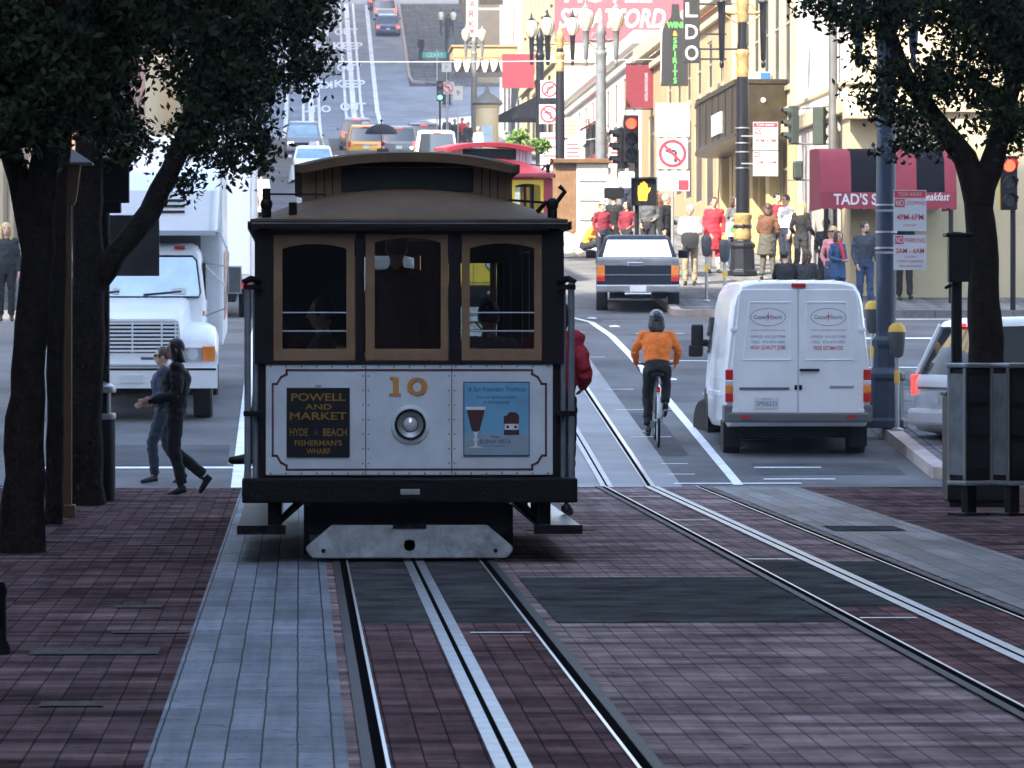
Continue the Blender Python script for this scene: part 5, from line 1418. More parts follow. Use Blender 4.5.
stand('person in brown jacket and grey skirt seen from behind beside the black lamp post', 768, 43.8, 175, C['brown'], C['greyskirt'], hair='brown', H=1.72, skirt=.38, bulk=1.22, female=True, style='bob')
stand('person in white shirt and dark trousers talking beside the person in brown', 786, 43.0, -60, C['white'], C['navy'], hair='black', H=1.80, bulk=1.15, pose=dict(elR=(-.25, -.02, 1.16), wrR=(-.15, -.22, 1.10)))
stand('person with long blonde hair and black jacket turned away under the signal heads', 801, 43.4, 150, C['black'], C['charcoal'], hair='blonde', H=1.72, style='long', female=True, bulk=1.1)
stand('person in maroon top half hidden between the brown jacket and the white shirt', 777, 41.5, 20, C['maroon'], C['navy'], hair='black', H=1.72)
crouch = dict(pel=(0, .05, .42), waist=(0, .03, .57), chest=(0, -.01, .77), neck=(0, -.04, .94), head=(0, -.07, 1.10), shL=(.178, -.03, .89), shR=(-.178, -.03, .89), elL=(.24, -.10, .64), elR=(-.24, -.10, .64), wrL=(.10, -.28, .62), wrR=(-.10, -.28, .62), hipL=(.09, .03, .40), hipR=(-.09, .03, .40), knL=(.13, -.38, .50), knR=(-.13, -.38, .50), anL=(.12, -.30, .085), anR=(-.12, -.30, .085))
stand('person in black sitting low with their back to us above the white van roof', 785, 49.0, 170, C['black'], C['black'], hair='black', H=1.72, pose=crouch, bulk=1.1)
stand('person in black patterned jacket sitting low beside another above the white van roof', 806, 48.6, 150, C['charcoal'], C['black'], hair='brown', H=1.72, pose=crouch, bulk=1.15, style='bob')
stand('person with blonde hair and dark sunglasses standing by the awning post', 833, 48.2, -8, C['pink'], C['jeans'], hair='blonde', H=1.70, style='bob', female=True, glasses=True)
stand('person in blue coat with a red scarf holding hands together under the awning', 838, 50.0, 35, C['blue'], C['navy'], hair='brown', H=1.56, style='bob', female=True, coat=.25, scarf=C['red'], pose=hold)
stand('person in slate jacket and jeans standing just left of the blue lamp post', 865, 48.8, 4, C['slate'], C['jeans'], hair='black', H=1.78, bulk=1.18, beard=True)
stand('person in dark coat half hidden in the awning shade beside the white doorway', 826, 46.5, -20, C['charcoal'], C['black'], hair='black', H=1.72, bulk=1.1)
stand('person in black trousers behind the parking restriction sign by the blue lamp post', 904, 46.5, 8, C['black'], C['black'], hair='black', H=1.76, bulk=1.1, pose=dict(knL=(.09, -.10, .50), anL=(.09, -.16, .085)))
# behind the pickup
stand('person in sunglasses and grey jacket standing behind the pickup cab', 648, 41.5, 10, C['grey'], C['charcoal'], hair='brown', H=1.80, glasses=True, bulk=1.15)
stand('grey haired person in black suit turned right behind the pickup cab', 666, 42.0, 60, C['black'], C['black'], hair='grey', H=1.74, bulk=1.15)
stand('brown haired person between the suited person and the sunglasses wearer', 657, 39.5, -20, C['brown'], C['charcoal'], hair='brown', H=1.82)
stand('person in dark red top with black hair behind the pickup window', 627, 42.0, -30, C['maroon'], C['charcoal'], hair='black', H=1.58, style='bob', female=True)
stand('person in black coat turned away left of the pickup cab', 614, 41.0, 150, C['black'], C['black'], hair='black', H=1.66, bulk=1.15)
stand('person in pale blue knit cap and red jacket at the kiosk corner', 602, 42.0, 20, C['maroon'], C['navy'], hair='brown', H=1.56, hat='cap', coat_mat=C['ltblue'])
stand('person in bright orange vest bending down beside the white kiosk', 586, 41.0, 80, C['hivis'], C['charcoal'], hair='black', H=1.70, pose=crouch, dz=0.15, bend=18)
stand('person in white shirt walking away far behind the orange hand signal', 627, 33.0, 170, C['white'], C['navy'], hair='black', H=1.84, bulk=1.1)
# things they hold
d = F / 42.4; x, y = xy(735, d)
t = thing('shopping_bag', 'cream shopping bag with a green mark held in front of the grey top', 'bag', (x - .06, y - .30, prof(y) + .15 + .78))
b = MB(); b.loft([[(a * .17 * k, c * .06 * k, z_) for a, c in ((1, 1), (-1, 1), (-1, -1), (1, -1))] for z_, k in ((0, .92), (.34, 1.0))]); bg_ = b.build('body', C['cream'], t, bevel=.01)
b = MB(); b.disc((0, .17), .09, -.064, 18); b.build('green_mark', mat('bag_green_print', (.05, .30, .08), .6), bg_)
for yy in (-.05, .05): b = MB(); b.tube([(-.08, yy, .335), (-.06, yy, .44), (.06, yy, .44), (.08, yy, .335)], .008, 6); b.build('handle', C['cream'], t)
d = F / 44.5; x, y = xy(690, d)
t = thing('folded_jacket', 'dark folded jacket over the arms of the older person in pale blue', 'jacket', (x - .02, y - .26, prof(y) + .15 + .82))
b = MB(); b.loft([[(a * hw, c * hd, z_) for a, c in ((1, 1), (.3, 1.25), (-.5, 1.1), (-1, .8), (-1, -.9), (-.2, -1.3), (.6, -1.05), (1, -.8))] for z_, hw, hd in ((0, .12, .05), (.12, .19, .07), (.28, .20, .09), (.36, .14, .06))]); b.build('cloth_fold', C['charcoal'], t, smooth=60)
b = MB(); b.tube([(-.12, -.06, .05), (-.15, -.07, -.12), (-.13, -.06, -.22)], [.05, .045, .035], 8); b.build('sleeve', C['charcoal'], t, smooth=60)
# far sidewalks
for (px, s, tp, bt_, hr_, lab) in ((455, 19.5, 'charcoal', 'navy', 'black', 'person in charcoal coat in the far crowd under the theatre marquee'), (462, 19.2, 'red', 'black', 'brown', 'person in red top in the far crowd under the theatre marquee'), (447, 19.0, 'navy', 'black', 'black', 'person in navy jacket leftmost in the far crowd under the marquee'),
                                   (468, 20.2, 'black', 'charcoal', 'brown', 'person in black beside the ornate kiosk column up the hill'), (478, 21.5, 'ltblue', 'jeans', 'grey', 'person in pale blue in front of the ornate kiosk column')):
    stand(lab, px, s, rnd.uniform(-40, 40), C[tp], C[bt_], hair=hr_, H=1.74, bulk=1.1, voxel=.026, group='people on the far right sidewalk')
x, y, z = ground(421, 60, .15)
person('lone dark figure standing on the far street corner near the top of the hill', (x, y, z), R(20), C['navy'], C['black'], hair='black', H=1.76, bulk=1.15, voxel=.03)
x, y, z = ground(448, 38, .15)
person('dark figure between the twin lamps high on the hill sidewalk', (x, y, z), R(160), C['black'], C['black'], hair='black', H=1.76, bulk=1.1, voxel=.03)
# left sidewalk, sunlit
for (px, s, tp, bt_, hr_, st_, lab) in ((6, 57, 'charcoal', 'black', 'blonde', 'long', 'person with long blonde hair at the left edge beyond the dark trunk'), (262, 33, 'white', 'cream', 'grey', 'short', 'person in sunlit white clothes crossing beyond the car roof on the left'),
                                        (252, 34, 'pink', 'khaki', 'brown', 'short', 'person in sunlit pink top at the leaf edge left of the white figure'), (246, 36, 'red', 'navy', 'black', 'short', 'person in red top low at the left end of the car roof')):
    d = F / s; x, y = xy(px, d)
    person(lab, (x, y, prof(y) + (.15 if x < -3.2 else .01)), R(rnd.uniform(-60, 60)), C[tp], C[bt_], hair=hr_, H=1.70, style=st_, bulk=1.1, voxel=.02)
# umbrella carrier
d = F / 25.0; x, y = xy(383, d)
person('person in black carrying a black umbrella up the middle of the street', (x, y, prof(y) + .02), R(180), C['black'], C['black'], hair='black', H=1.76, bulk=1.1, voxel=.022, pose=dict(elL=(.24, -.1, 1.2), wrL=(.06, -.22, 1.25)))
t = thing('umbrella', 'open black umbrella with pointed knob above the cable car roof', 'umbrella', (x - .06, y + .22, prof(y) + 1.50))
b = MB(); n = 16; rings = []
for r_, z_ in ((.66, .62), (.60, .76), (.45, .90), (.25, .985), (.06, 1.02)):
    rings.append([(r_ * (1 - .04 * (i % 2)) * math.cos(2 * math.pi * i / n), r_ * (1 - .04 * (i % 2)) * math.sin(2 * math.pi * i / n), z_) for i in range(n)])
b.loft(rings); b.build('canopy', C['black'], t, smooth=50)
b = MB(); b.tube([(0, 0, -.28), (0, 0, 1.0)], .014, 6); b.tube([(0, 0, 1.02), (0, 0, 1.14)], [.03, .02], 8); b.ell((0, 0, 1.15), .055, 8, 6); b.build('shaft', K['black'], t)

# ================================================================== TREES
def leafmat(name, c1, c2):
    m, nt, b = _nt(name); L = nt.links
    ge = N(nt, 'ShaderNodeNewGeometry')
    rp = N(nt, 'ShaderNodeValToRGB'); rp.color_ramp.elements[0].color = (*c1, 1); rp.color_ramp.elements[1].color = (*c2, 1)
    L.new(ge.outputs['Random Per Island'], rp.inputs[0])
    L.new(rp.outputs[0], b.inputs['Base Color']); b.inputs['Roughness'].default_value = .5
    b.inputs['Specular IOR Level'].default_value = .15
    return m
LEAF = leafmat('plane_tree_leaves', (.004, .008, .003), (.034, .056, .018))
LEAF2 = leafmat('bright_planter_leaves', (.05, .12, .02), (.16, .25, .06))
def leaves(name, blobs, parent, material, size=.065, seed=1, origin=(0, 0, 0), dens=1.0):
    rg = np.random.default_rng(seed)
    blobs = [(c, r, int(n * dens)) for c, r, n in blobs]
    V = []; 
    for (c, r, n) in blobs:
        # clumps inside the ellipsoid
        nc = max(6, int(n / 78 / dens ** .5))
        u = rg.normal(size=(nc, 3)); u /= np.linalg.norm(u, axis=1)[:, None]
        cl = u * (rg.random((nc, 1)) ** .45)
        cen = np.array(c) + cl * np.array(r)
        idx = rg.integers(0, nc, n)
        p = cen[idx] + rg.normal(size=(n, 3)) * np.array([.10, .13, .08])
        V.append(p)
    P = np.concatenate(V) - np.array(origin)
    n = len(P)
    a = rg.normal(size=(n, 3)); a /= np.linalg.norm(a, axis=1)[:, None]
    b_ = rg.normal(size=(n, 3)); b_ -= a * (a * b_).sum(1)[:, None]; b_ /= np.linalg.norm(b_, axis=1)[:, None]
    s = size * (.6 + .8 * rg.random((n, 1)))
    w = s * .5
    nrm = np.cross(a, b_)
    v = np.stack([P - a * s, P + b_ * w + nrm * s * .12, P + a * s, P - b_ * w + nrm * s * .12], 1).reshape(-1, 3)
    me = bpy.data.meshes.new(name)
    me.vertices.add(4 * n); me.vertices.foreach_set('co', v.ravel().astype(np.float32))
    me.loops.add(4 * n); me.loops.foreach_set('vertex_index', np.arange(4 * n, dtype=np.int32))
    me.polygons.add(n); me.polygons.foreach_set('loop_start', np.arange(0, 4 * n, 4, dtype=np.int32))
    me.update(calc_edges=True); me.materials.append(material)
    o = bpy.data.objects.new(name, me); COL.objects.link(o); o.parent = parent
    return o
def wpt(px, py, d): 
    x, y = xy(px, d); return Vector((x, y, zp(py, d)))
def limb_mesh(mb, pts, rs, seed=0, n=10):
    rg = random.Random(seed); P = []; Rr = []
    for i in range(len(pts) - 1):
        k = max(2, int((Vector(pts[i + 1]) - Vector(pts[i])).length / .18))
        for j in range(k):
            t = j / k
            P.append(Vector(pts[i]) * (1 - t) + Vector(pts[i + 1]) * t + Vector((rg.uniform(-1, 1), rg.uniform(-1, 1), 0)) * rs[i] * .09)
            Rr.append((rs[i] * (1 - t) + rs[i + 1] * t) * rg.uniform(.94, 1.07))
    P.append(Vector(pts[-1])); Rr.append(rs[-1])
    mb.tube(P, Rr, n)
def tree(label, base, limbs, blobs, seed, size=.038, lm=None, dens=1.55):
    t = thing('street_tree', label, 'tree', base)
    o = Vector(base); mb = MB()
    for i, (pts, rs) in enumerate(limbs): limb_mesh(mb, [Vector(p) - o for p in pts], rs, seed + i)
    # twigs through the crown
    rg = random.Random(seed)
    mb.build('trunk', K['bark'], t, smooth=60)
    for (c, r, n) in blobs:
        tw = MB()
        for k in range(3):
            a = Vector(c) - o + Vector((rg.uniform(-.4, .4) * r[0], rg.uniform(-.4, .4) * r[1], -r[2] * .8)); e = a + Vector((rg.uniform(-.8, .8) * r[0], rg.uniform(-.8, .8) * r[1], rg.uniform(.6, 1.5) * r[2]))
            tw.tube([a, (a + e) / 2 + Vector((rg.uniform(-.1, .1), 0, rg.uniform(-.1, .1))), e], [.022, .014, .006], 5)
        each(tw, 'branch', K['bark'], t)
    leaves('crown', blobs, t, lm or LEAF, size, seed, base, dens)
    return t
def blob(px, py, d, rx, ry, n, rd=None):
    s = F / d
    return (tuple(wpt(px, py, d)), (rx / s, rd or max(rx, ry) / s * .9, ry / s), n)
# foremost left tree
dA = 37.6
bx, by = xy(22, dA)
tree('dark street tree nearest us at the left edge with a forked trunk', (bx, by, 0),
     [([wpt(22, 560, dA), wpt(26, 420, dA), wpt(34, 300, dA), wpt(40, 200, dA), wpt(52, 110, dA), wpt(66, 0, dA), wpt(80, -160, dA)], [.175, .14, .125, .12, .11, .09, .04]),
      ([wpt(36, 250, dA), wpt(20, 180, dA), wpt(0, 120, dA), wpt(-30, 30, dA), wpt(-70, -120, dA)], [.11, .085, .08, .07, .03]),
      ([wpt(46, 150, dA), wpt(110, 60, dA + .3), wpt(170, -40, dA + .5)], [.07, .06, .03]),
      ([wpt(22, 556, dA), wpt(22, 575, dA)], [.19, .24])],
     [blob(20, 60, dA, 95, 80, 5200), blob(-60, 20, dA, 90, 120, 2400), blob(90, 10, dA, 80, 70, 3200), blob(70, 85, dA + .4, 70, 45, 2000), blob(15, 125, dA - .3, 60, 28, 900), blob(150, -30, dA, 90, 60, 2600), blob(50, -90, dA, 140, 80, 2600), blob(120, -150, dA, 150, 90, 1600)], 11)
dB = 47.5
bx, by = xy(86, dB)
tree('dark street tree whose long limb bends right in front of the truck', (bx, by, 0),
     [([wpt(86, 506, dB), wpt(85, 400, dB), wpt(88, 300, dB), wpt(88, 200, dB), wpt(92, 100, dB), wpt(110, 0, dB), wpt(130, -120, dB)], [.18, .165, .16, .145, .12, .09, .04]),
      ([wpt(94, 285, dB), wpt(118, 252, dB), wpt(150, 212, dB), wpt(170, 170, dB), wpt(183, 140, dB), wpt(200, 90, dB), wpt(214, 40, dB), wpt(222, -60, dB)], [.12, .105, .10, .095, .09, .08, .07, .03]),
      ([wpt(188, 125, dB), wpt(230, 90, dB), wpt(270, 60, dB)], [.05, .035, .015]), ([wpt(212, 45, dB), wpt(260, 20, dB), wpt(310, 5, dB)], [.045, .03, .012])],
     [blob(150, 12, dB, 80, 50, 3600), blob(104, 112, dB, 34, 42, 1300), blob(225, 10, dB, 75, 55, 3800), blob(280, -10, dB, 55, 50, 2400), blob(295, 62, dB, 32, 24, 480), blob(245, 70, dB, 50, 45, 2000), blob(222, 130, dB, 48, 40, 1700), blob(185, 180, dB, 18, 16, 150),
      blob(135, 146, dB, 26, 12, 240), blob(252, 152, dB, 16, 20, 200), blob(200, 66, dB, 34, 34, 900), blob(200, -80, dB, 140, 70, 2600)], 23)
# slim third trunk between the two
dC = 43.0
bx, by = xy(55, dC)
tree('slim dark tree trunk between the two stouter trees on the left', (bx, by, 0),
     [([wpt(54, 527, dC), wpt(55, 400, dC), wpt(57, 300, dC), wpt(60, 180, dC), wpt(70, 60, dC), wpt(78, -60, dC)], [.085, .075, .072, .07, .06, .03])], [blob(60, 30, dC, 55, 60, 1500)], 31)
# right tree
dR = 50.5
bx, by = xy(985, dR)
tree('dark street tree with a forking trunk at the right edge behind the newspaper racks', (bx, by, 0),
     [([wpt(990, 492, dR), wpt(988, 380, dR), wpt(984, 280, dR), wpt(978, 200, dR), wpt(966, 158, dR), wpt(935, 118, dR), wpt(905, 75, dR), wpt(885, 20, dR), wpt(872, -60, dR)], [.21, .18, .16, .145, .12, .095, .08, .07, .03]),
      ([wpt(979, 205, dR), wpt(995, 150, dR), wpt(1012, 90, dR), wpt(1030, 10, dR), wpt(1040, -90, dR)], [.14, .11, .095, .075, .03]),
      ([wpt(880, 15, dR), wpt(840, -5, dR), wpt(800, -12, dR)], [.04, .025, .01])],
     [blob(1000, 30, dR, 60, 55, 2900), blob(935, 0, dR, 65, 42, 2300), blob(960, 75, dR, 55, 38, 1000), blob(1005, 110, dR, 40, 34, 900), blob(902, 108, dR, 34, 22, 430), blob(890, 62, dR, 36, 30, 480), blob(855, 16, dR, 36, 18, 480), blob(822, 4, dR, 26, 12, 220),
      blob(935, 138, dR, 36, 10, 240), blob(900, 145, dR, 18, 10, 100), blob(868, 92, dR, 16, 9, 90), blob(1040, 60, dR, 60, 90, 1800), blob(950, -70, dR, 130, 60, 2600)], 47, dens=1.55)

# ================================================================== STREET FURNITURE
def lamp_post(label, px, s, shaft, trim, globe_dx=.42, rz=0, up=0.0):
    d = F / s; x, y = xy(px, d)
    t = thing('street_lamp', label, 'street lamp', (x, y, prof(y) + .15), R(rz))
    b = MB(); b.lathe([(.34, 0), (.34, .10), (.29, .13), (.27, .62), (.30, .66), (.30, .72), (.20, .80), (.185, 1.05), (.22, 1.10), (.22, 1.16), (.165, 1.22), (.15, 1.3)], (0, 0, 0), 8)
    b.build('base', shaft, t, bevel=.01)
    b = MB(); b.lathe([(.15, 1.28), (.155, 1.9), (.16, 2.6), (.135, 4.8), (.12, 5.35)], (0, 0, 0), 14); b.build('shaft', shaft, t, smooth=50)
    b = MB(); b.lathe([(.128, 4.55), (.142, 4.6), (.148, 4.72), (.138, 4.8), (.148, 5.05), (.168, 5.1), (.168, 5.16), (.125, 5.22)], (0, 0, 0), 14); b.build('capital', trim, t, smooth=40)
    if trim is K['gold']:
        b = MB(); b.lathe([(.19, .82), (.215, .86), (.20, 1.0), (.20, 1.28), (.225, 1.34), (.225, 1.40), (.165, 1.44)], (0, 0, 0), 14); b.build('gilded_ring', trim, t, smooth=40)
    if up:
        b = MB(); b.lathe([(.11, 5.2), (.10, 5.3), (.10, 5.3 + up + .1)], (0, 0, 0), 12); b.build('neck', shaft, t, smooth=40)
    b = MB()
    b.tube([(-globe_dx - .06, 0, 5.55), (-.2, 0, 5.50), (0, 0, 5.56), (.2, 0, 5.50), (globe_dx + .06, 0, 5.55)], .04, 8)
    for sx in (-1, 1):
        b.tube([(sx * .10, 0, 5.25), (sx * .25, 0, 5.35), (sx * globe_dx * .9, 0, 5.48)], .022, 6)
        b.tube([(sx * .10, 0, 5.72), (sx * .22, 0, 5.70), (sx * .28, 0, 5.58)], .02, 6)
    b.build('arm', shaft if trim is not K['gold'] else K['gold'], t, smooth=50).location.z = up
    b = MB(); b.lathe([(.10, 5.3), (.13, 5.45), (.12, 5.6), (.15, 5.7), (.13, 5.85), (.08, 5.95), (.03, 6.08), (.01, 6.12)], (0, 0, 0), 12); b.build('finial', trim, t, smooth=50).location.z = up
    for sx in (-1, 1):
        h = thing('lantern', None, None); h.parent = t; h.location = (sx * globe_dx, 0, 5.5 + up)
        del_ = h
        b = MB(); b.lathe([(.015, -.72 - up), (.05, -.68 - up), (.055, -.60 - up), (.035, -.55 - up), (.06, -.50 - up), (.085, -.1), (.09, .22), (.12, .26), (.10, .30)], (0, 0, 0), 12)
        o = b.build('lamp_stem', shaft, t, smooth=40); o.location = h.location
        b = MB(); b.lathe([(.10, .30), (.17, .42), (.215, .60), (.20, .76), (.12, .88), (.05, .9)], (0, 0, 0), 12)
        g = b.build('globe', K['globe'], t, smooth=60); g.location = h.location
        b = MB()
        for k in range(6):
            q = math.pi * k / 3
            b.tube([(r_ * math.cos(q), r_ * math.sin(q), z_) for r_, z_ in ((.105, .30), (.178, .42), (.222, .60), (.207, .76), (.12, .89))], .010, 5)
        b.lathe([(.13, .87), (.14, .90), (.06, .96), (.03, 1.04), (.035, 1.07), (.008, 1.16)], (0, 0, 0), 10)
        c = b.build('lamp_cap', shaft, g, smooth=40)
        bpy.data.objects.remove(h)
    return t
lamp_post('grey twin globe street lamp nearest the red traffic signal', 601, 36, K['lamp_grey'], K['lamp_grey'])
lamp_post('dark twin globe street lamp with gilded crosspiece left of the grey lamp', 560, 30.0, K['lamp_black'], K['gold'])
lamp_post('black twin globe street lamp carrying the two round no turn signs', 540, 28.0, K['lamp_black'], K['lamp_black'], .30)
LD = lamp_post('tall black street lamp with gilded capital and ring beside the crowd', 742.5, 43.3, K['lamp_black'], K['gold'], .48, 0, .55)
LE = lamp_post('broad dark blue lamp post behind the white van on the right corner', 886, 75.2, K['lamp_blue'], K['lamp_blue'])
LE.scale = (.87, .87, 1.0)
lamp_post('pale twin globe street lamp in front of the theatre marquee', 474, 19.5, K['lamp_grey'], K['lamp_grey'])
lamp_post('dark twin globe street lamp highest on the right sidewalk of the hill', 447, 14.6, K['lamp_black'], K['lamp_black'])

# brown post lamp between the left trees
d = 44.5; x, y = xy(66, d)
t = thing('post_lamp', 'brown lantern topped post between the dark trunks on the left', 'lamp post', (x, y, 0))
b = MB(); b.boxc((0, 0, 1.40), (.105, .105, 2.8)); b.boxc((0, 0, .06), (.17, .17, .12)); b.build('post', K['post_brown'], t, bevel=.012)
b = MB(); b.loft([[(h_ * a, h_ * c, z_) for a, c in ((1, 1), (-1, 1), (-1, -1), (1, -1))] for h_, z_ in ((.07, 2.78), (.09, 2.82), (.13, 3.12), (.13, 3.14))]); b.build('lantern', K['post_brown'], t)
b = MB(); b.loft([[(h_ * a, h_ * c, z_) for a, c in ((1, 1), (-1, 1), (-1, -1), (1, -1))] for h_, z_ in ((.24, 3.142), (.24, 3.16), (.03, 3.30))]); b.build('cap', K['sign_back'], t)

# bare sign back on post by tree B
d = 49.0; s = F / d; x, y = xy(98, d)
t = thing('street_sign', 'large dark rectangular sign seen from behind in front of the truck cab', 'sign', (x, y, 0))
b = MB(); b.tube([(0, 0, 0), (0, 0, 3.15)], .03, 8); b.build('post', K['galv'], t, smooth=40)
b = MB(); b.box(.05, .60, -.012, .006, zp(276, d), zp(215, d)); b.build('sign_panel', K['sign_back'], t, bevel=.03, seg=3)
b = MB(); b.box(-.02, .56, -.03, -.0125, zp(246, d) - .02, zp(246, d) + .02); b.build('sign_brace', K['sign_back'], t)
# pedestrian signal silhouettes by the left tree
d = 48.6; x, y = xy(117, d)
t = thing('pedestrian_signal', 'dark pedestrian signal boxes on a pole in front of the truck roof', 'traffic signal', (x - .12, y, 0))
b = MB(); b.tube([(0, 0, 0), (0, 0, 3.30)], .05, 10); b.build('pole', K['signal_black'], t, smooth=40)
b = MB(); b.box(-.02, .24, -.09, .09, zp(203, d), zp(158, d)); b.box(-.22, .16, -.12, .12, zp(213, d), zp(201, d)); b.build('housing', K['signal_black'], t, bevel=.015)
b = MB(); b.box(-.0, .22, .092, .105, zp(198, d), zp(163, d)); b.build('lens', K['lens_dark'], t)
# litter bin
x, y = xy(98, 48.6)
t = thing('litter_bin', 'black cylindrical litter bin with open band against the second left trunk', 'litter bin', (x, y, 0)); t.scale = (.8, .8, 1)
b = MB(); b.lathe([(.20, .0), (.21, .03), (.21, .82), (.20, .83), (.001, .83)], (0, 0, 0), 24); b.build('drum', K['black_iron'], t, smooth=40)
b = MB(); b.lathe([(.215, .80), (.222, .83), (.215, .86)], (0, 0, 0), 24); b.lathe([(.215, 1.06), (.222, 1.09), (.212, 1.12), (.10, 1.17), (.001, 1.18)], (0, 0, 0), 24)
for k in range(4): b.tube([(.19 * math.cos(R(45 + 90 * k)), .19 * math.sin(R(45 + 90 * k)), .82), (.19 * math.cos(R(45 + 90 * k)), .19 * math.sin(R(45 + 90 * k)), 1.09)], .018, 6)
b.build('hood', K['galv'], t, smooth=40)
b = MB(); b.lathe([(.14, .84), (.15, 1.0), (.15, 1.05), (.001, 1.05)], (0, 0, 0), 18); b.build('liner', K['black'], t)
# bollard cut by the left edge at the bottom
x, y, z = ground(-4, 655)
t = thing('bollard', 'dark rounded bollard cut by the lower left edge', 'bollard', (x, y, 0))
b = MB(); b.lathe([(.075, 0), (.075, .04), (.055, .08), (.052, .30), (.06, .33), (.045, .38), (.001, .40)], (0, 0, 0), 16); b.build('post', K['black_iron'], t, smooth=40)

# newspaper racks
def rack(px0, px1, d, label, rz):
    xa, ya = xy((px0 + px1) / 2, d)
    t = thing('newspaper_rack', label, 'newspaper rack', (xa, ya, 0), R(rz))
    zt, zb = 1.33, .32
    b = MB(); b.box(-.13, .13, -.13, .13, zb, zt); b.build('cabinet', K['black'], t, bevel=.012)
    b = MB(); b.box(-.15, .15, -.15, .15, zt + .001, zt + .045); b.box(-.145, .145, -.145, .145, zb - .045, zb - .001); b.build('rim', K['galv'], t, bevel=.012)
    b = MB(); b.box(-.146, -.1315, -.10, .10, zb + .05, zt - .05); f = b.build('poster_front', K['rack_face'], t)
    for yy in (-.115, .115):
        b = MB(); b.box(-.1475, -.1315, yy - .014, yy + .014, zb, zt); b.build('corner_trim', K['galv'], t)
    b = MB()
    for k in range(3): b.box(-.105, .105, -.140, -.1315, zb + .10 + k * .30, zb + .34 + k * .30)
    b.build('door', K['dark_trim'], t, bevel=.01)
    b = MB(); b.box(-.05, .05, -.05, .05, .02, zb - .045); b.box(-.14, .14, -.14, .14, 0, .03); b.build('leg', K['black_iron'], t, bevel=.008)
    return t
rack(957, 981, 45.0, 'left one of two black newspaper racks with silver sides before the right tree', 30)
rack(1000, 1024, 45.0, 'right one of two black newspaper racks with silver sides, cut by the view edge', 30)
# utility cabinet shape below, behind racks
d = 47.2; x, y = xy(968, d)
t = thing('utility_box', 'low dark cabinet standing behind the legs of the newspaper racks', 'cabinet', (x, y, 0))
b = MB(); b.box(-.22, .35, -.2, .2, .06, 1.05); b.box(-.24, .37, -.22, .22, 1.051, 1.09); b.build('cabinet', K['dark_trim'], t, bevel=.015)
b = MB(); b.box(-.2, .33, -.18, .18, 0, .06); b.build('foot', K['black_iron'], t)

# traffic signals
def signal_head(parent, lit=None, housing='signal_black', yaw=0, loc=(0, 0, 0), size=1.0, wide=False):
    h = MB(); h.box(-.17, .17, -.10, .12, -.54, .54); o = h.build('signal_head', K[housing], parent, bevel=.025)
    o.location = loc; o.rotation_euler.z = yaw; o.scale = (size,) * 3
    for k, c in ((1, 'red'), (0, 'amber'), (-1, 'green')):
        b = MB(); b.lathe([(.001, -.105), (.115, -.108), (.12, -.12), (.12, -.10), (.001, -.10)], (0, 0, k * .345), 18, 'y')
        m = K[lit] if (lit and lit.startswith(c)) else K['lens_dark']
        l = b.build('lens', m, o, smooth=50)
        b = MB(); n = 14; va = []
        for i in range(n + 1):
            q = R(-20 + 220 * i / n)
            va.append((.145 * math.cos(q), .145 * math.sin(q)))
        for i in range(n):
            (a0, c0), (a1, c1) = va[i], va[i + 1]
            b.quad((a0, -.10, k * .345 + c0), (a1, -.10, k * .345 + c1), (a1, -.33 + .10 * (i < 2 or i > n - 3), k * .345 + c1), (a0, -.33 + .10 * (i < 2 or i > n - 3), k * .345 + c0))
        v = b.build('visor', K[housing], o, normals=False)
        md = v.modifiers.new('thick', 'SOLIDIFY'); md.thickness = .008
    return o
d = F / 44.0; x, y = xy(637, d)
t = thing('traffic_signal', 'traffic signal showing red above an orange hand signal at the far corner', 'traffic signal', (x, y, prof(y) + .15))
gz0 = prof(y) + .15
b = MB(); b.tube([(0, .05, 0), (0, .05, zp(150, d) - gz0)], .05, 10); b.lathe([(.16, 0), (.16, .05), (.09, .2), (.06, .35)], (0, .05, 0), 12); b.tube([(0, .05, zp(165, d) - gz0), (-.10, .02, zp(158, d) - gz0)], .03, 8); b.build('pole', K['signal_black'], t, smooth=40)
signal_head(t, 'red_lit', 'signal_black', 0, (-.14, -.02, zp(139, d) - gz0))
signal_head(t, None, 'signal_black', R(-80), (-.33, .12, zp(148, d) - gz0), .86)
b = MB(); zc = zp(192, d) - gz0; b.box(-.13, .43, -.16, .06, zc - .31, zc + .31); ps = b.build('pedestrian_head', K['signal_black'], t, bevel=.02)
b = MB(); hx, hz = .13, zc
b.poly([(hx - .10, -.165, hz - .20), (hx + .08, -.165, hz - .20), (hx + .10, -.165, hz - .04), (hx + .15, -.165, hz + .02), (hx + .17, -.165, hz + .09), (hx + .14, -.165, hz + .10), (hx + .10, -.165, hz + .05)] + [(hx + .09, -.165, hz + .18), (hx + .05, -.165, hz + .19), (hx + .045, -.165, hz + .22), (hx, -.165, hz + .235), (hx - .01, -.165, hz + .20), (hx - .06, -.165, hz + .20), (hx - .07, -.165, hz + .14), (hx - .11, -.165, hz + .13), (hx - .12, -.165, hz - .04)])
b.build('hand_symbol', K['amber_lit'], ps, normals=False)
b = MB(); b.box(-.15, .45, -.30, -.155, zc + .312, zc + .33); b.box(-.15, -.133, -.30, -.155, zc - .3, zc + .33); b.box(.433, .45, -.30, -.155, zc - .3, zc + .33); b.build('visor', K['signal_black'], ps)
b = MB(); b.box(-.75, -.30, -.10, .06, zc - .15, zc + .10); b.build('second_pedestrian_head', K['signal_black'], t, bevel=.02)
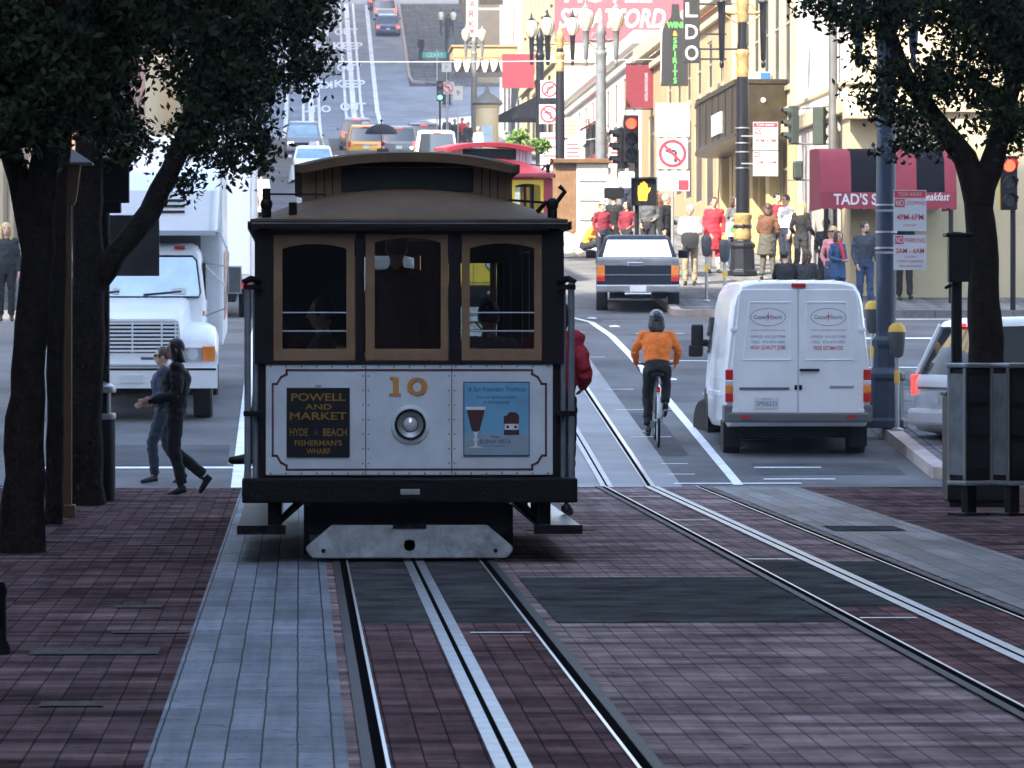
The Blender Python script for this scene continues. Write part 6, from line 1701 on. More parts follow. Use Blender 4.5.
# signal pair by the awning: mast with side mounted heads
d = F / 45.3; x, y = xy(833, d); g0 = prof(y) + .15
t = thing('traffic_signal', 'grey signal mast left of the red awning with heads seen from the side', 'traffic signal', (x, y, g0))
b = MB(); b.tube([(0, 0, 0), (0, 0, zp(-30, d) - g0)], .10, 12); b.tube([(0, 0, zp(106, d) - g0), (-1.0, 0, zp(110, d) - g0)], .02, 6); b.tube([(0, 0, zp(144, d) - g0), (-1.0, 0, zp(144, d) - g0)], .02, 6); b.tube([(0, -.02, zp(180, d) - g0), (-1.0, -.02, zp(180, d) - g0)], .02, 6)
b.build('mast', K['sign_back'], t, smooth=40)
signal_head(t, None, 'signal_green', R(-78), (-.88, 0, zp(125, d) - g0), .78)
signal_head(t, None, 'signal_green', R(150), (-.30, 0, zp(126, d) - g0), .78)
b = MB(); b.boxc((-.78, 0, zp(170, d) - g0), (.22, .24, .40)); b.boxc((-.38, 0, zp(170, d) - g0), (.16, .24, .38)); b.build('pedestrian_head', K['signal_green'], t, bevel=.04)
# red light at the right edge
d = 100.0; x, y = xy(1009, d); g0 = prof(y)
t = thing('traffic_signal', 'traffic signal with a glowing red lamp at the right edge behind the tree trunk', 'traffic signal', (x, y, 0))
b = MB(); b.tube([(.1, .14, g0 - .1), (.1, .14, zp(190, d))], .055, 10); b.tube([(.1, .14, zp(185, d)), (0, 0, zp(192, d))], .03, 6); b.build('pole', K['signal_black'], t, smooth=40)
signal_head(t, 'red_lit', 'signal_black', R(6), (-.02, -.02, zp(183, d)))
b = MB(); b.box(-.20, -.172, -.08, .10, zp(183, d) - .54, zp(183, d) + .54); b.build('housing_side', K['signal_yellow'], t)
# pole with ped box in front of the right tree
d = 49.0; x, y = xy(956.5, d)
t = thing('pedestrian_signal', 'black pole with a boxy pedestrian signal head left of the right tree trunk', 'traffic signal', (x, y, 0))
b = MB(); b.tube([(0, 0, 0), (0, 0, zp(232, d))], .055, 12); b.lathe([(.14, 0), (.14, .06), (.08, .25), (.057, .4)], (0, 0, 0), 12); b.build('pole', K['signal_black'], t, smooth=40)
b = MB(); b.box(-.10, .11, -.20, -.065, zp(282, d), zp(236, d)); b.box(-.13, .14, -.22, .05, zp(237, d), zp(233, d)); b.tube([(-.06, 0, zp(285, d)), (-.12, -.1, zp(288, d))], .02, 6); b.build('housing', K['signal_black'], t, bevel=.02)
# far green signal
d = F / 21.0; x, y = xy(440, d); g0 = prof(y) + .15
t = thing('traffic_signal', 'small far traffic signal showing green beside the no left turn sign', 'traffic signal', (x, y, g0))
b = MB(); b.tube([(0, .1, 0), (0, .1, zp(86, d) - g0)], .05, 8); b.build('pole', K['signal_black'], t)
signal_head(t, 'green_lit', 'signal_black', 0, (0, 0, zp(91, d) - g0), .9)

# signs
def arrow_bent(b, cx, cz, k, y, left=True, mi=2):
    s_ = -1 if left else 1
    def q(u, v): return (cx + s_ * u * k, y, cz + v * k)
    b.poly([q(-.22, -.42), q(-.08, -.42), q(-.08, .02), q(-.14, .12), q(-.30, .16) if False else q(-.08, .08), q(.10, .08), q(.10, .20), q(-.10, .20), q(-.22, .10)], mi)
    b.poly([q(.08, -.03), q(.42, .14), q(.08, .31)], mi)
def prohib(name_parent, cx, cz, w, y, left=True, diag=-1):
    b = MB(); b.box(cx - w / 2, cx + w / 2, y, y + .012, cz - w / 2, cz + w / 2, 0); o = b.build('sign_plate', K['sign_white'], name_parent)
    b = MB(); k = w * .92
    arrow_bent(b, cx, cz, k * .72, y - .003, left, 1)
    b.ring((cx, cz), k * .385, k * .495, y - .006, 36, 0)
    a = R(45 * diag); u = (math.cos(a), math.sin(a)); n = (-u[1], u[0]); hw = k * .05; L_ = k * .42
    b.quad((cx - u[0] * L_ - n[0] * hw, y - .0055, cz - u[1] * L_ - n[1] * hw), (cx + u[0] * L_ - n[0] * hw, y - .0055, cz + u[1] * L_ - n[1] * hw), (cx + u[0] * L_ + n[0] * hw, y - .0055, cz + u[1] * L_ + n[1] * hw), (cx - u[0] * L_ + n[0] * hw, y - .0055, cz - u[1] * L_ + n[1] * hw), 0)
    b.build('prohibition_symbol', [K['sign_red'], K['sign_black']], o, normals=False)
d = F / 42.5; x, y = xy(672.5, d); g0 = prof(y) + .15; s = F / d
t = thing('street_sign', 'large white no left turn sign with red ring left of the tall black lamp', 'sign', (x, y, g0))
b = MB(); b.tube([(0, .04, 0), (0, .04, zp(105, d) - g0)], .035, 10); b.build('pole', K['galv'], t, smooth=40)
prohib(t, 0, zp(153.5, d) - g0, .72, 0, True)
b = MB(); b.box(-.40, .40, .001, .015, zp(136.5, d) - g0, zp(103, d) - g0); b.build('blank_panel', K['sign_white'], t)
b = MB(); b.box(-.38, .40, .001, .015, zp(191, d) - g0, zp(171, d) - g0, 0); b.text("O'FARRELL", (-.05, -.002, zp(175.5, d) - g0), .10, 1, width=.55); b.build('street_name_panel', [K['sign_white'], K['sign_back']], t)
b = MB(); b.box(.14, .38, -.004, .0005, zp(190, d) - g0, zp(180, d) - g0, 0); b.build('small_notice', [K['sign_red']], t)
# the two round signs on the black lamp
d = F / 28.4; x, y = xy(549, d); g0 = prof(y) + .15
t = thing('street_sign', 'pair of stacked no turn signs with red rings on the black twin globe lamp', 'sign', (x, y - .3, g0))
b = MB(); b.tube([(0, .06, 0), (0, .06, zp(76, d) - g0)], .04, 8); b.build('pole', K['lamp_black'], t)
prohib(t, 0, zp(89.5, d) - g0, .62, 0, False, 1); prohib(t, -.02, zp(114.5, d) - g0, .68, 0, True)
b = MB(); b.box(-.33, .33, 0, .012, zp(171, d) - g0, zp(133, d) - g0, 0)
for k in range(4): b.box(-.24, .24, -.004, -.001, zp(166 - k * 9, d) - g0, zp(164.5 - k * 9, d) - g0, 1)
b.build('white_notice', [K['sign_white'], K['sign_red']], t)
# tow away signs
def tow_sign(label, px0, px1, rows, d, post=None):
    s = F / d; x, y = xy((px0 + px1) / 2, d)
    w = (px1 - px0) / s
    t = thing('parking_sign', label, 'sign', (x, y, 0))
    (pa, pb, pc, pd_) = rows
    z = lambda p: zp(p, d)
    b = MB(); b.box(-w / 2, w / 2, 0, .01, z(pb), z(pa)); o = b.build('upper_plate', K['sign_white'], t)
    b = MB(); h = z(pa) - z(pb); T_ = z(pa)
    b.quad((-w / 2 + .01, -.003, T_ - h * .19), (w / 2 - .01, -.003, T_ - h * .19), (w / 2 - .01, -.003, T_ - h * .02), (-w / 2 + .01, -.003, T_ - h * .02), 0)
    b.text('TOW AWAY', (0, -.006, T_ - h * .105), h * .10, 1, width=w * .72)
    b.quad((-w * .46, -.003, T_ - h * .42), (-w * .16, -.003, T_ - h * .42), (-w * .16, -.003, T_ - h * .22), (-w * .46, -.003, T_ - h * .22), 0); b.text('NO', (-w * .31, -.006, T_ - h * .32), h * .14, 1, width=w * .24, bold=.02)
    b.text('STOPPING', (w * .18, -.004, T_ - h * .32), h * .09, 0, width=w * .56); b.text('4PM-6PM', (0, -.004, T_ - h * .66), h * .14, 0, width=w * .82, bold=.012); b.text('EVERY DAY', (0, -.004, T_ - h * .86), h * .055, 0, width=w * .4)
    b.build('sign_lettering', [K['sign_red'], K['sign_white']], o, normals=False)
    b = MB(); b.box(-w / 2, w / 2, 0, .01, z(pd_), z(pc)); o = b.build('lower_plate', K['sign_white'], t)
    b = MB(); h = z(pc) - z(pd_); T_ = z(pc)
    b.quad((-w * .46, -.003, T_ - h * .26), (-w * .20, -.003, T_ - h * .26), (-w * .20, -.003, T_ - h * .03), (-w * .46, -.003, T_ - h * .03), 0); b.text('NO', (-w * .33, -.006, T_ - h * .145), h * .16, 1, width=w * .21, bold=.02)
    b.text('PARKING', (w * .15, -.004, T_ - h * .15), h * .14, 0, width=w * .62); b.text('2AM - 6AM', (0, -.004, T_ - h * .45), h * .14, 0, width=w * .86, bold=.012); b.text('TUESDAY', (0, -.004, T_ - h * .62), h * .06, 0, width=w * .4); b.text('STREET CLEANING', (0, -.004, T_ - h * .75), h * .07, 0, width=w * .8); b.text('TOW AWAY ZONE', (0, -.004, T_ - h * .89), h * .06, 0, width=w * .7)
    b.build('sign_lettering', [K['sign_red'], K['sign_white']], o, normals=False)
    for p in ((pa + pb) / 2, (pc + pd_) / 2): b = MB(); b.box(post - .16, w / 2 - .05, .0105, .035, z(p) - .015, z(p) + .015); b.build('bracket', K['galv'], t)
    return t
dE = F / 75.2 - .25
tow_sign('white and red tow away parking sign on the dark blue lamp post', 893.5, 926.5, (190, 231, 235, 270), dE, -.30)
dD = F / 43.3 - .25
tow_sign('white and red tow away parking sign on the tall black lamp with gilded ring', 753, 778, (122, 150, 151, 176), dD, -.40)
for (lmp, px, dd, pys, s) in ((LE, 886, F / 75.2, (205, 232, 248), 75), (LD, 742.5, F / 43.3, (128, 143, 152, 168), 43.3)):
    x, y = xy(px, dd)
    for p in pys:
        b = MB(); z = (zp(p, dd) - (prof(y) + .15)) / lmp.scale.z
        b.lathe([(.165, z - .012), (.172, z - .012), (.172, z + .012), (.165, z + .012)], (0, 0, 0), 16); b.build('strap', K['galv'], lmp)
# far small signs
for (px, s, pa, pb, nm, lab) in ((437, 20.5, 50, 60, 'green', 'small green street name sign by the theatre marquee'), (446.5, 20.0, 63, 72, 'park', 'small white parking sign with a green P below the street name'),
                                 (448, 20.0, 80, 96, 'turn', 'small white no left turn sign beside the far green signal'), (458, 20.0, 86, 100, 'spd', 'small white sign with a dark symbol right of the small no left turn sign')):
    d = F / s; x, y = xy(px, d); g0 = prof(y) + .15
    t = thing('street_sign', lab, 'sign', (x, y, g0)); zc = (zp(pa, d) + zp(pb, d)) / 2 - g0; h = (pb - pa) / s
    b = MB(); b.tube([(0, .05, 0), (0, .05, zc + h / 2)], .03, 6); b.build('pole', K['galv'], t)
    if nm == 'green':
        b = MB(); b.box(-.7, .45, 0, .02, zc - h * .3, zc + h * .3, 0); b.text('GEARY', (-.1, -.004, zc), .22, 1, width=.8); b.build('sign_plate', [K['sign_green'], K['sign_white']], t)
    elif nm == 'turn': prohib(t, 0, zc, .6, 0, True)
    else:
        b = MB(); b.box(-.24, .24, 0, .02, zc - h / 2, zc + h / 2, 0); b.text('P' if nm == 'park' else '9', (0, -.004, zc), .26, 1); b.build('sign_plate', [K['sign_white'], K['sign_green'] if nm == 'park' else K['sign_black']], t)

# parking meters
def meter(label, px, s, py_top=None, double=False):
    d = F / s; x, y = xy(px, d)
    t = thing('parking_meter', label, 'parking meter', (x, y, prof(y) + .15))
    b = MB(); b.tube([(0, 0, 0), (0, 0, .98)], .032, 10); b.lathe([(.09, 0), (.09, .015), (.04, .04)], (0, 0, 0), 10); b.build('post', K['galv'], t, smooth=40)
    b = MB(); b.lathe([(.036, .62), (.04, .63), (.04, .78), (.036, .79)], (0, 0, 0), 10); b.build('band', K['meter_yellow'], t)
    b = MB()
    rings = [[(hw * math.cos(q), hd * math.sin(q), z) for q in [2 * math.pi * i / 14 for i in range(14)]] for hw, hd, z in ((.05, .05, .96), (.085, .06, 1.0), (.10, .07, 1.10), (.115, .075, 1.28), (.10, .065, 1.34))]
    b.loft(rings); b.build('head', K['meter_grey'], t, smooth=50)
    b = MB(); b.loft([[(hw * math.cos(q), hd * math.sin(q), z) for q in [2 * math.pi * i / 14 for i in range(14)]] for hw, hd, z in ((.118, .077, 1.30), (.105, .068, 1.37), (.05, .04, 1.42))]); b.build('dome', K['meter_yellow'] if double else K['meter_grey'], t, smooth=50)
    return t
meter('parking meter with yellow dome in front of the dark blue lamp post', 897, 75.6, double=True)
meter('parking meter with yellow dome between the van and the dark blue lamp post', 873, 71, double=True)
meter('grey parking meter standing alone on the sidewalk right of the pickup', 706.5, 46.8)
meter('grey parking meter in front of the person in the red coat, nearer the black lamp', 724.5, 49.5)
# traffic cone
d = F / 24.5; x, y = xy(292, d)
t = thing('traffic_cone', 'pale traffic cone standing on the far track in front of the silver minivan', 'traffic cone', (x, y, prof(y) + .03))
b = MB(); b.box(-.2, .2, -.2, .2, 0, .04); b.build('base', K['sign_back'], t); b = MB(); b.lathe([(.17, .04), (.04, .72), (.03, .74)], (0, 0, 0), 14); b.build('cone', K['sign_white'], t, smooth=40)
# overhead wire
t = thing('overhead_wire', 'thin white wire stretched over the street above the hill traffic', 'wire', (0, 152, 0))
b = MB(); z_ = zp(58, 152)
b.tube([(-6.49 + 18.47 * i / 16, 0, z_ - .12 * math.sin(math.pi * i / 16)) for i in range(17)], .012, 5); b.build('cable', K['sign_white'], t)
b = MB(); b.tube([(-6.52, 0, z_), (-6.42, 0, z_)], .06, 8); b.tube([(11.92, 0, z_), (11.999, 0, z_)], .06, 8); b.build('anchor', K['galv'], t)

for (px, s_, pa, pb, w_, lab, col) in ((571, 29.6, 118, 138, .58, 'white notice with orange marks on the dark gilded lamp', 'amber_lens'), (573, 29.6, 141, 160, .6, 'pale notice with red lines below the orange marked notice', 'sign_red'), (617, 35.4, 143, 168, .5, 'white notice with red lines right of the grey twin lamp', 'sign_red')):
    d = F / s_; x, y = xy(px, d); g0 = prof(y) + .15; y -= .25
    t = thing('notice', lab, 'sign', (x, y, zp(pb, d)))
    h = (pb - pa) / s_
    b = MB(); b.box(-w_ / 2, w_ / 2, 0, .012, 0, h); pl = b.build('plate', K['sign_white'], t)
    for k in range(4): b = MB(); b.box(-w_ * .38, w_ * (.38 - .1 * (k % 2)), -.004, -.001, h * (.16 + .2 * k), h * (.16 + .2 * k) + h * .07); b.build('printed_line', K[col], pl)
    b = MB(); b.box(-w_ * .75 if px > 600 else -w_ * .55, 0, .013, .03, h * .5 - .02, h * .5 + .02); b.build('bracket', K['galv'], t)

# ================================================================== BUILDINGS
def facade(mb, org, u, n, U, z0, z1, wins, depth=.075, mi=0):
    """wall panel with window holes and reveals; org=(x,y) of u=0; u, n = unit vectors (x,y)"""
    us = sorted(set([0, U] + [w[0] for w in wins] + [w[1] for w in wins])); zs = sorted(set([z0, z1] + [w[2] for w in wins] + [w[3] for w in wins]))
    def P(a, z, o=0): return (org[0] + u[0] * a - n[0] * o, org[1] + u[1] * a - n[1] * o, z)
    for i in range(len(us) - 1):
        for j in range(len(zs) - 1):
            cu, cz = (us[i] + us[i + 1]) / 2, (zs[j] + zs[j + 1]) / 2
            if any(w[0] < cu < w[1] and w[2] < cz < w[3] for w in wins): continue
            mb.quad(P(us[i], zs[j]), P(us[i + 1], zs[j]), P(us[i + 1], zs[j + 1]), P(us[i], zs[j + 1]), mi)
    for w in wins:
        a, b, c, d = w[:4]
        mb.quad(P(a, c), P(b, c), P(b, c, depth), P(a, c, depth), mi); mb.quad(P(a, d), P(b, d), P(b, d, depth), P(a, d, depth), mi)
        mb.quad(P(a, c), P(a, d), P(a, d, depth), P(a, c, depth), mi); mb.quad(P(b, c), P(b, d), P(b, d, depth), P(b, c, depth), mi)
    return P
def building(label, x0, x1, y0, y1, zt, wall, wins, frame='win_frame', glass='win_glass', cornice=None, name='building', sides='WS', z0=None, bands=()):
    """wins: {'W'|'E'|'S': [(a,b,z0,z1),...]} with a,b measured along the wall"""
    g = (prof(y0) if z0 is None else z0)
    t = thing(name, label, 'building', ((x0 + x1) / 2, y0, g))
    O = Vector(t.location)
    base = min(prof(y0), prof(y1)) - 1.2
    mb = MB()
    faces = {'W': ((x0, y1), (0, -1), (-1, 0), y1 - y0), 'E': ((x1, y0), (0, 1), (1, 0), y1 - y0), 'S': ((x0, y0), (1, 0), (0, -1), x1 - x0), 'N': ((x1, y1), (-1, 0), (0, 1), x1 - x0)}
    for k, (org, u, n, U) in faces.items():
        ws = wins.get(k, [])
        if k == 'W': ws = [(U - b, U - a) + tuple(w[2:]) for w in ws for a, b in [w[:2]]]
        P = facade(mb, org, u, n, U, base, zt, ws)
        for w in ws:
            a, b, c, d = w[:4]; shop = len(w) > 4 and w[4] == 'shop'
            fm = MB(); fw = .07
            def bar(a0, a1, c0, c1, o0=.03, o1=.07):
                p = [P(a0, c0, o0), P(a1, c0, o0), P(a1, c1, o0), P(a0, c1, o0), P(a0, c0, o1), P(a1, c0, o1), P(a1, c1, o1), P(a0, c1, o1)]
                fm.add([Vector(q) - O for q in p], [(0, 1, 2, 3), (7, 6, 5, 4), (0, 4, 5, 1), (1, 5, 6, 2), (2, 6, 7, 3), (3, 7, 4, 0)])
            bar(a, a + fw, c, d); bar(b - fw, b, c, d); bar(a + fw, b - fw, c, c + fw); bar(a + fw, b - fw, d - fw, d)
            if not shop:
                m_ = c + (d - c) * .52; bar(a + fw, b - fw, m_ - .03, m_ + .03)
                if b - a > 1.6: bar((a + b) / 2 - .03, (a + b) / 2 + .03, c + fw, d - fw, .032, .068)
            else:
                m_ = d - (d - c) * .25; bar(a + fw, b - fw, m_ - .03, m_ + .03)
            wo = fm.build('window', K[frame], t)
            pm = MB(); pm.add([Vector(P(*q)) - O for q in ((a + .02, c + .02, .05), (b - .02, c + .02, .05), (b - .02, d - .02, .05), (a + .02, d - .02, .05))], [(0, 1, 2, 3)])
            pm.build('pane', K['shop_glass' if shop else glass], wo, normals=False)
            if not shop:
                sm = MB(); p = [P(a - .08, c - .12, -.07), P(b + .08, c - .12, -.07), P(b + .08, c - .005, -.07), P(a - .08, c - .005, -.07), P(a - .08, c - .12, .05), P(b + .08, c - .12, .05), P(b + .08, c - .005, .05), P(a - .08, c - .005, .05)]
                sm.add([Vector(q) - O for q in p], [(0, 1, 2, 3), (7, 6, 5, 4), (0, 4, 5, 1), (1, 5, 6, 2), (2, 6, 7, 3), (3, 7, 4, 0)]); sm.build('sill', K[frame if wall != 'white_wall' else 'grey_stone'], wo)
    mb.v = [tuple(Vector(v) - O) for v in mb.v]
    mb.build('wall', K[wall], t, normals=False)
    rm = MB(); rm.box(x0 + .05 - O.x, x1 - .05 - O.x, y0 + .05 - O.y, y1 - .05 - O.y, zt - .3 - O.z, zt - .05 - O.z); rm.build('roof', K['roofing'], t)
    for (z_, h_, o_) in ([(zt, .45, .30), (zt - .5, .2, .15)] if cornice else []) + list(bands):
        cm = MB(); q = .002
        cm.prism([(x0 - o_ - O.x, y1 - .01 - O.y), (x0 - o_ - O.x, y0 - o_ - O.y), (x1 + o_ - O.x, y0 - o_ - O.y), (x1 + o_ - O.x, y1 - .01 - O.y), (x1 + q - O.x, y1 - .01 - O.y), (x1 + q - O.x, y0 - q - O.y), (x0 - q - O.x, y0 - q - O.y), (x0 - q - O.x, y1 - .01 - O.y)], z_ - O.z, z_ + h_ - O.z, 'z')
        cm.build('cornice', K[cornice or wall], t, bevel=.03)
    return t
def grid(U, floors, n, w, off=0, start=None):
    out = []
    p = (U - 2 * off) / n
    for (a, b) in floors:
        for i in range(n): c = off + p * (i + .5); out.append((c - w / 2, c + w / 2, a, b))
    return out
XF = 12.0
g = prof(108.5)
# corner building: sunlit south face, street face receding
BC = building('cream corner building with tall upper windows behind the red awning', XF, 46, 108.5, 138.5, 22, 'cream',
         {'S': [(5.2, 8.0, g + .3, g + 3.4, 'shop'), (8.6, 11.4, g + .3, g + 3.4, 'shop'), (.9 + 14, 16.5, g + .3, g + 3.4, 'shop'), (17.5, 20.5, g + .3, g + 3.4, 'shop')] + [(a, a + 1.5, z, z + 2.6) for z in (7.6, 11.6, 15.6) for a in (3.2, 6.2, 9.2, 12.2, 16, 19.5, 23)],
          'W': [(a, a + 2.6, g + 1.2, g + 4.1, 'shop') for a in (13.0, 17.0, 21.2, 25.4)] + [(a, a + 1.5, z, z + 3.0) for z in (7.6, 12.0, 16.4) for a in (13.4, 16.2, 19.0, 21.8, 24.6, 27.2)]},
         cornice='cream', bands=((6.35, .35, .16), (6.95, .12, .10)))
O = BC.location
for yy in (120.6, 124.6, 128.8, 133.0, 137.0):
    b = MB(); b.box(XF - .16 - O.x, XF - .002 - O.x, yy - .35 - O.y, yy + .35 - O.y, prof(yy) - .3 - O.z, 6.34 - O.z); b.build('pilaster', K['yellowcream'], BC, bevel=.02)
b = MB(); b.box(XF - .05 - O.x, XF - .003 - O.x, 108.6 - O.y, 119.8 - O.y, 6.36 - O.z, 21.9 - O.z); b.build('white_render', K['white_wall'], BC)
b = MB(); b.box(XF - .06 - O.x, XF - .003 - O.x, 110.5 - O.y, 119.6 - O.y, g - .3 - O.z, 6.33 - O.z); b.build('stone_base', K['grey_stone'], BC)
for k in range(4):
    b = MB(); b.box(XF + .25 + k * .42 - O.x, XF + .40 + k * .42 - O.x, 108.5 - .10 - O.y, 108.5 - .003 - O.y, g + 4.0 - O.z, 6.3 - O.z); b.build('downpipe', K['grey_wall'], BC)
# small lit blue box sign on the street face
d = F / 39.4; x, y = xy(772, d)
t = thing('box_sign', 'small blue and white box sign projecting from the cream wall over the shops', 'sign', (XF - .01, y, zp(84, d)))
b = MB(); b.box(-.62, -.04, -.16, .16, -.22, .30); b.box(-.04, .0, -.05, .05, -.1, .1); b.build('cabinet', K['sign_white'], t, bevel=.02)
b = MB(); b.box(-.30, -.06, -.175, -.1605, -.2, .28); b.build('blue_panel', mat('blue_panel', (.03, .12, .32), .4), t)
# marquee / bronze bay
ya, yb_ = 122.6, 139.5
t = thing('marquee', 'bronze boxy marquee projecting over the sidewalk below the vertical signs', 'marquee', (XF, ya, 0))
za, zb = 6.45, 7.65
b = MB(); pts = [(0, 0), (-1.05, 0), (-1.25, .2), (-1.25, 12), (-1.1, 14.5), (-.7, 16.4), (0, 16.6)]
b.prism(pts, za, zb, 'z'); b.build('canopy', K['bronze'], t, bevel=.03)
b = MB(); b.prism([(q[0] * 1.04, q[1] - .03) for q in pts], zb + .001, zb + .12, 'z'); b.prism([(q[0] * 1.03, q[1] - .02) for q in pts], za - .09, za - .001, 'z')
for k in range(6): b.box(-1.27, -1.251, 1.2 + k * 2, 1.28 + k * 2, za + .02, zb - .02)
b.build('trim', K['bronze'], t, bevel=.01)
b = MB(); b.box(-1.30, -1.252, 4.2, 7.0, 6.6, 7.15, 0); b.build('white_letter_board', K['sign_white'], t)
b = MB(); b.ell((-.6, -.06, 7.25), (.05, .05, .05), 8, 6); b.build('bulb', K['head_lit'], t)
for yy in (124.5, 129, 134, 138.4):
    b = MB(); b.box(-.32, -.002, yy - ya - .35, yy - ya + .35, prof(yy) + .1, za - .09); b.build('pier', K['yellowcream'], t, bevel=.03)
# vertical signs
d = F / 37.0; x, y = xy(691.5, d)
t = thing('blade_sign', 'black vertical blade sign with white letters ALDO', 'sign', (x, y, 0))
b = MB(); b.box(-.22, .22, -.06, .12, zp(63, d), zp(-25, d)); b.box(.22, XF - x, -.02, .06, zp(50, d), zp(48, d)); b.box(.22, XF - x, -.02, .06, zp(5, d), zp(3, d)); b.build('panel', K['sign_black'], t, bevel=.01)
b = MB()
for c, p in zip('ALDO', (-10, 10, 32, 53)): b.text(c, (0, -.063, zp(p, d)), .40, 0, width=.33 if c != 'O' else .36, bold=.012)
b.build('sign_letter', K['sign_white'], t, normals=False)
d = F / 35.6; x, y = xy(675, d); 
t = thing('bottle_sign', 'dark bottle shaped neon sign reading WINE & SPIRITS in green', 'sign', (x, y, 0))
out = [(661, 86), (688, 86), (688, 32), (686, 24), (680, 17), (679, 4), (672, 4), (671, 17), (665, 24), (662, 32)]
b = MB(); b.prism([((p - 675) * d / F, zp(q, d)) for p, q in out], -.05, .12, 'y'); b.box(.30, XF - x, .0, .06, zp(60, d), zp(58, d)); b.box(.30, XF - x, .0, .06, zp(35, d), zp(33, d)); b.build('panel', K['sign_black'], t)
b = MB(); b.text('WINE', (.02, -.054, zp(25, d)), .17, 0, width=.50, bold=.01); b.text('&', (0, -.054, zp(33.5, d)), .14, 1, bold=.01)
for c, p in zip('SPIRITS', (40.5, 47.5, 54.2, 60.5, 67, 73.5, 80.5)): b.text(c, (0, -.054, zp(p, d)), .155, 0, bold=.012)
b.build('neon_letter', [K['neon_green'], K['neon_orange']], t, normals=False)
b = MB(); b.box(-.40, -.355, -.04, .1, zp(83, d), zp(27, d)); b.build('side_strip', K['sign_white'], t)

# lower shops
building('low tan shop building between the bronze marquee and the burgundy banner', XF, 40, 138.7, 175, 10.9, 'tan_brick', {'W': [(2 + k * 4, 4.8 + k * 4, prof(142 + k * 4) + .8, prof(142 + k * 4) + 3.2, 'shop') for k in range(8)] + [(2.3 + k * 4, 3.9 + k * 4, 8.6, 10.0) for k in range(6)]}, cornice='cream', z0=prof(138))
building('low white shop building with bright openings behind the grey twin lamp', XF, 40, 175.2, 234, 11.6, 'white_wall', {'W': [(3 + k * 7, 7.5 + k * 7, prof(180 + k * 7) + .6, prof(180 + k * 7) + 2.6, 'shop') for k in range(5)] + [(3 + k * 5, 4.8 + k * 5, 9.3, 10.8) for k in range(11)]}, cornice='white_wall', z0=prof(175))
HB = building('tall cream hotel with a red painted sign wall facing down the street', XF, 34, 234.2, 270, 42, 'cream', {'W': [(2 + k * 4.6, 3.7 + k * 4.6, z, z + 2.1) for z in (17.0, 20.5, 24, 27.5) for k in range(7)] + [(2 + k * 6, 6 + k * 6, prof(238 + k * 6) + .6, prof(238 + k * 6) + 3.2, 'shop') for k in range(5)]}, cornice='cream', bands=((14.0, .35, .15),))
O = HB.location
xa, _ = xy(555, 234); xb, _ = xy(668, 234)
b = MB(); b.box(xa - O.x, xa + 7.5 - O.x, -.06, -.002, zp(41, 234) - O.z, zp(-40, 234) - O.z); sg = b.build('sign_wall', K['red_wall'], HB)
b = MB()
xm, _ = xy(611, 234)
b.text('STRATFORD', (xm - O.x + .1, -.064, zp(17.5, 234) - O.z), .88, 0, width=5.0, shear=.25, bold=.022)
b.text('HOTEL', (xm - O.x - .1, -.064, zp(-9, 234) - O.z), .98, 0, width=4.1, bold=.022)
b.build('sign_lettering', K['sign_white'], sg, normals=False)
building('grey hotel block with a dark roof sign above the theatre marquee', XF, 34, 270.2, 299, 44, 'grey_wall', {'W': [(2 + k * 5.5, 4.4 + k * 5.5, z, z + 2.6) for z in (21, 25, 29) for k in range(5)] + [(2 + k * 6, 6 + k * 6, prof(274 + k * 6) + .6, prof(274 + k * 6) + 3.4, 'shop') for k in range(4)]}, cornice='grey_wall')
building('pale building highest on the right side of the hill', XF + .6, 34, 353, 395, 60, 'tan_brick', {'W': [(3 + k * 8, 6 + k * 8, z, z + 2.6) for z in (27, 32, 37) for k in range(5)]}, cornice='cream')
# burgundy banner
d = F / 29.5; x, y = xy(640, d)
t = thing('banner', 'burgundy banner with small pale vertical lettering on the shop wall', 'banner', (x, y, 0))
b = MB(); b.box(-.48, .50, -.02, .02, zp(108, d), zp(65, d)); b.build('cloth', cloth('burgundy', (.13, .012, .022)), t)
b = MB(); b.text('HOTEL UNION SQUARE', (.22, -.024, zp(87, d)), .10, 0, u=(0, 0, 1), w=(-1, 0, 0), width=.95); b.build('banner_lettering', K['sign_white'], t, normals=False)
b = MB(); b.tube([(-.5, 0, zp(64, d)), (XF - x, 0, zp(64, d))], .03, 6); b.tube([(-.5, 0, zp(109, d)), (XF - x, 0, zp(109, d))], .03, 6); b.build('banner_rod', K['black'], t)
# PARK sign
d = F / 17.5; x, y = xy(472, d)
t = thing('blade_sign', 'white vertical blade sign with red letters PARK and an arrow', 'sign', (x, y, 0))
b = MB(); b.box(-.33, .33, -.08, .12, zp(37, d), zp(-14, d)); b.box(.33, XF - x, -.03, .05, zp(10, d), zp(8, d)); b.build('panel', K['sign_white'], t, bevel=.02)
b = MB()
for c, p in zip('PARK', (-5, 4, 14, 24)): b.text(c, (0, -.084, zp(p, d)), .42, 0, width=.36, bold=.03)
zc = zp(32, d); b.poly([(-.16, -.084, zc + .14), (.16, -.084, zc + .14), (.0, -.084, zc - .16)]); b.build('sign_letter', K['sign_red'], t, normals=False)
d = F / 18.0; x, y = xy(491, d)
t = thing('roof_sign', 'dark rectangular board at the top of the grey hotel front', 'sign', (x, y - .3, 0))
b = MB(); b.box(-.65, .65, 0, .15, zp(5, d), zp(-20, d)); b.box(.65, XF - x, .02, .1, zp(-4, d), zp(-6, d)); b.build('panel', K['bronze'], t)
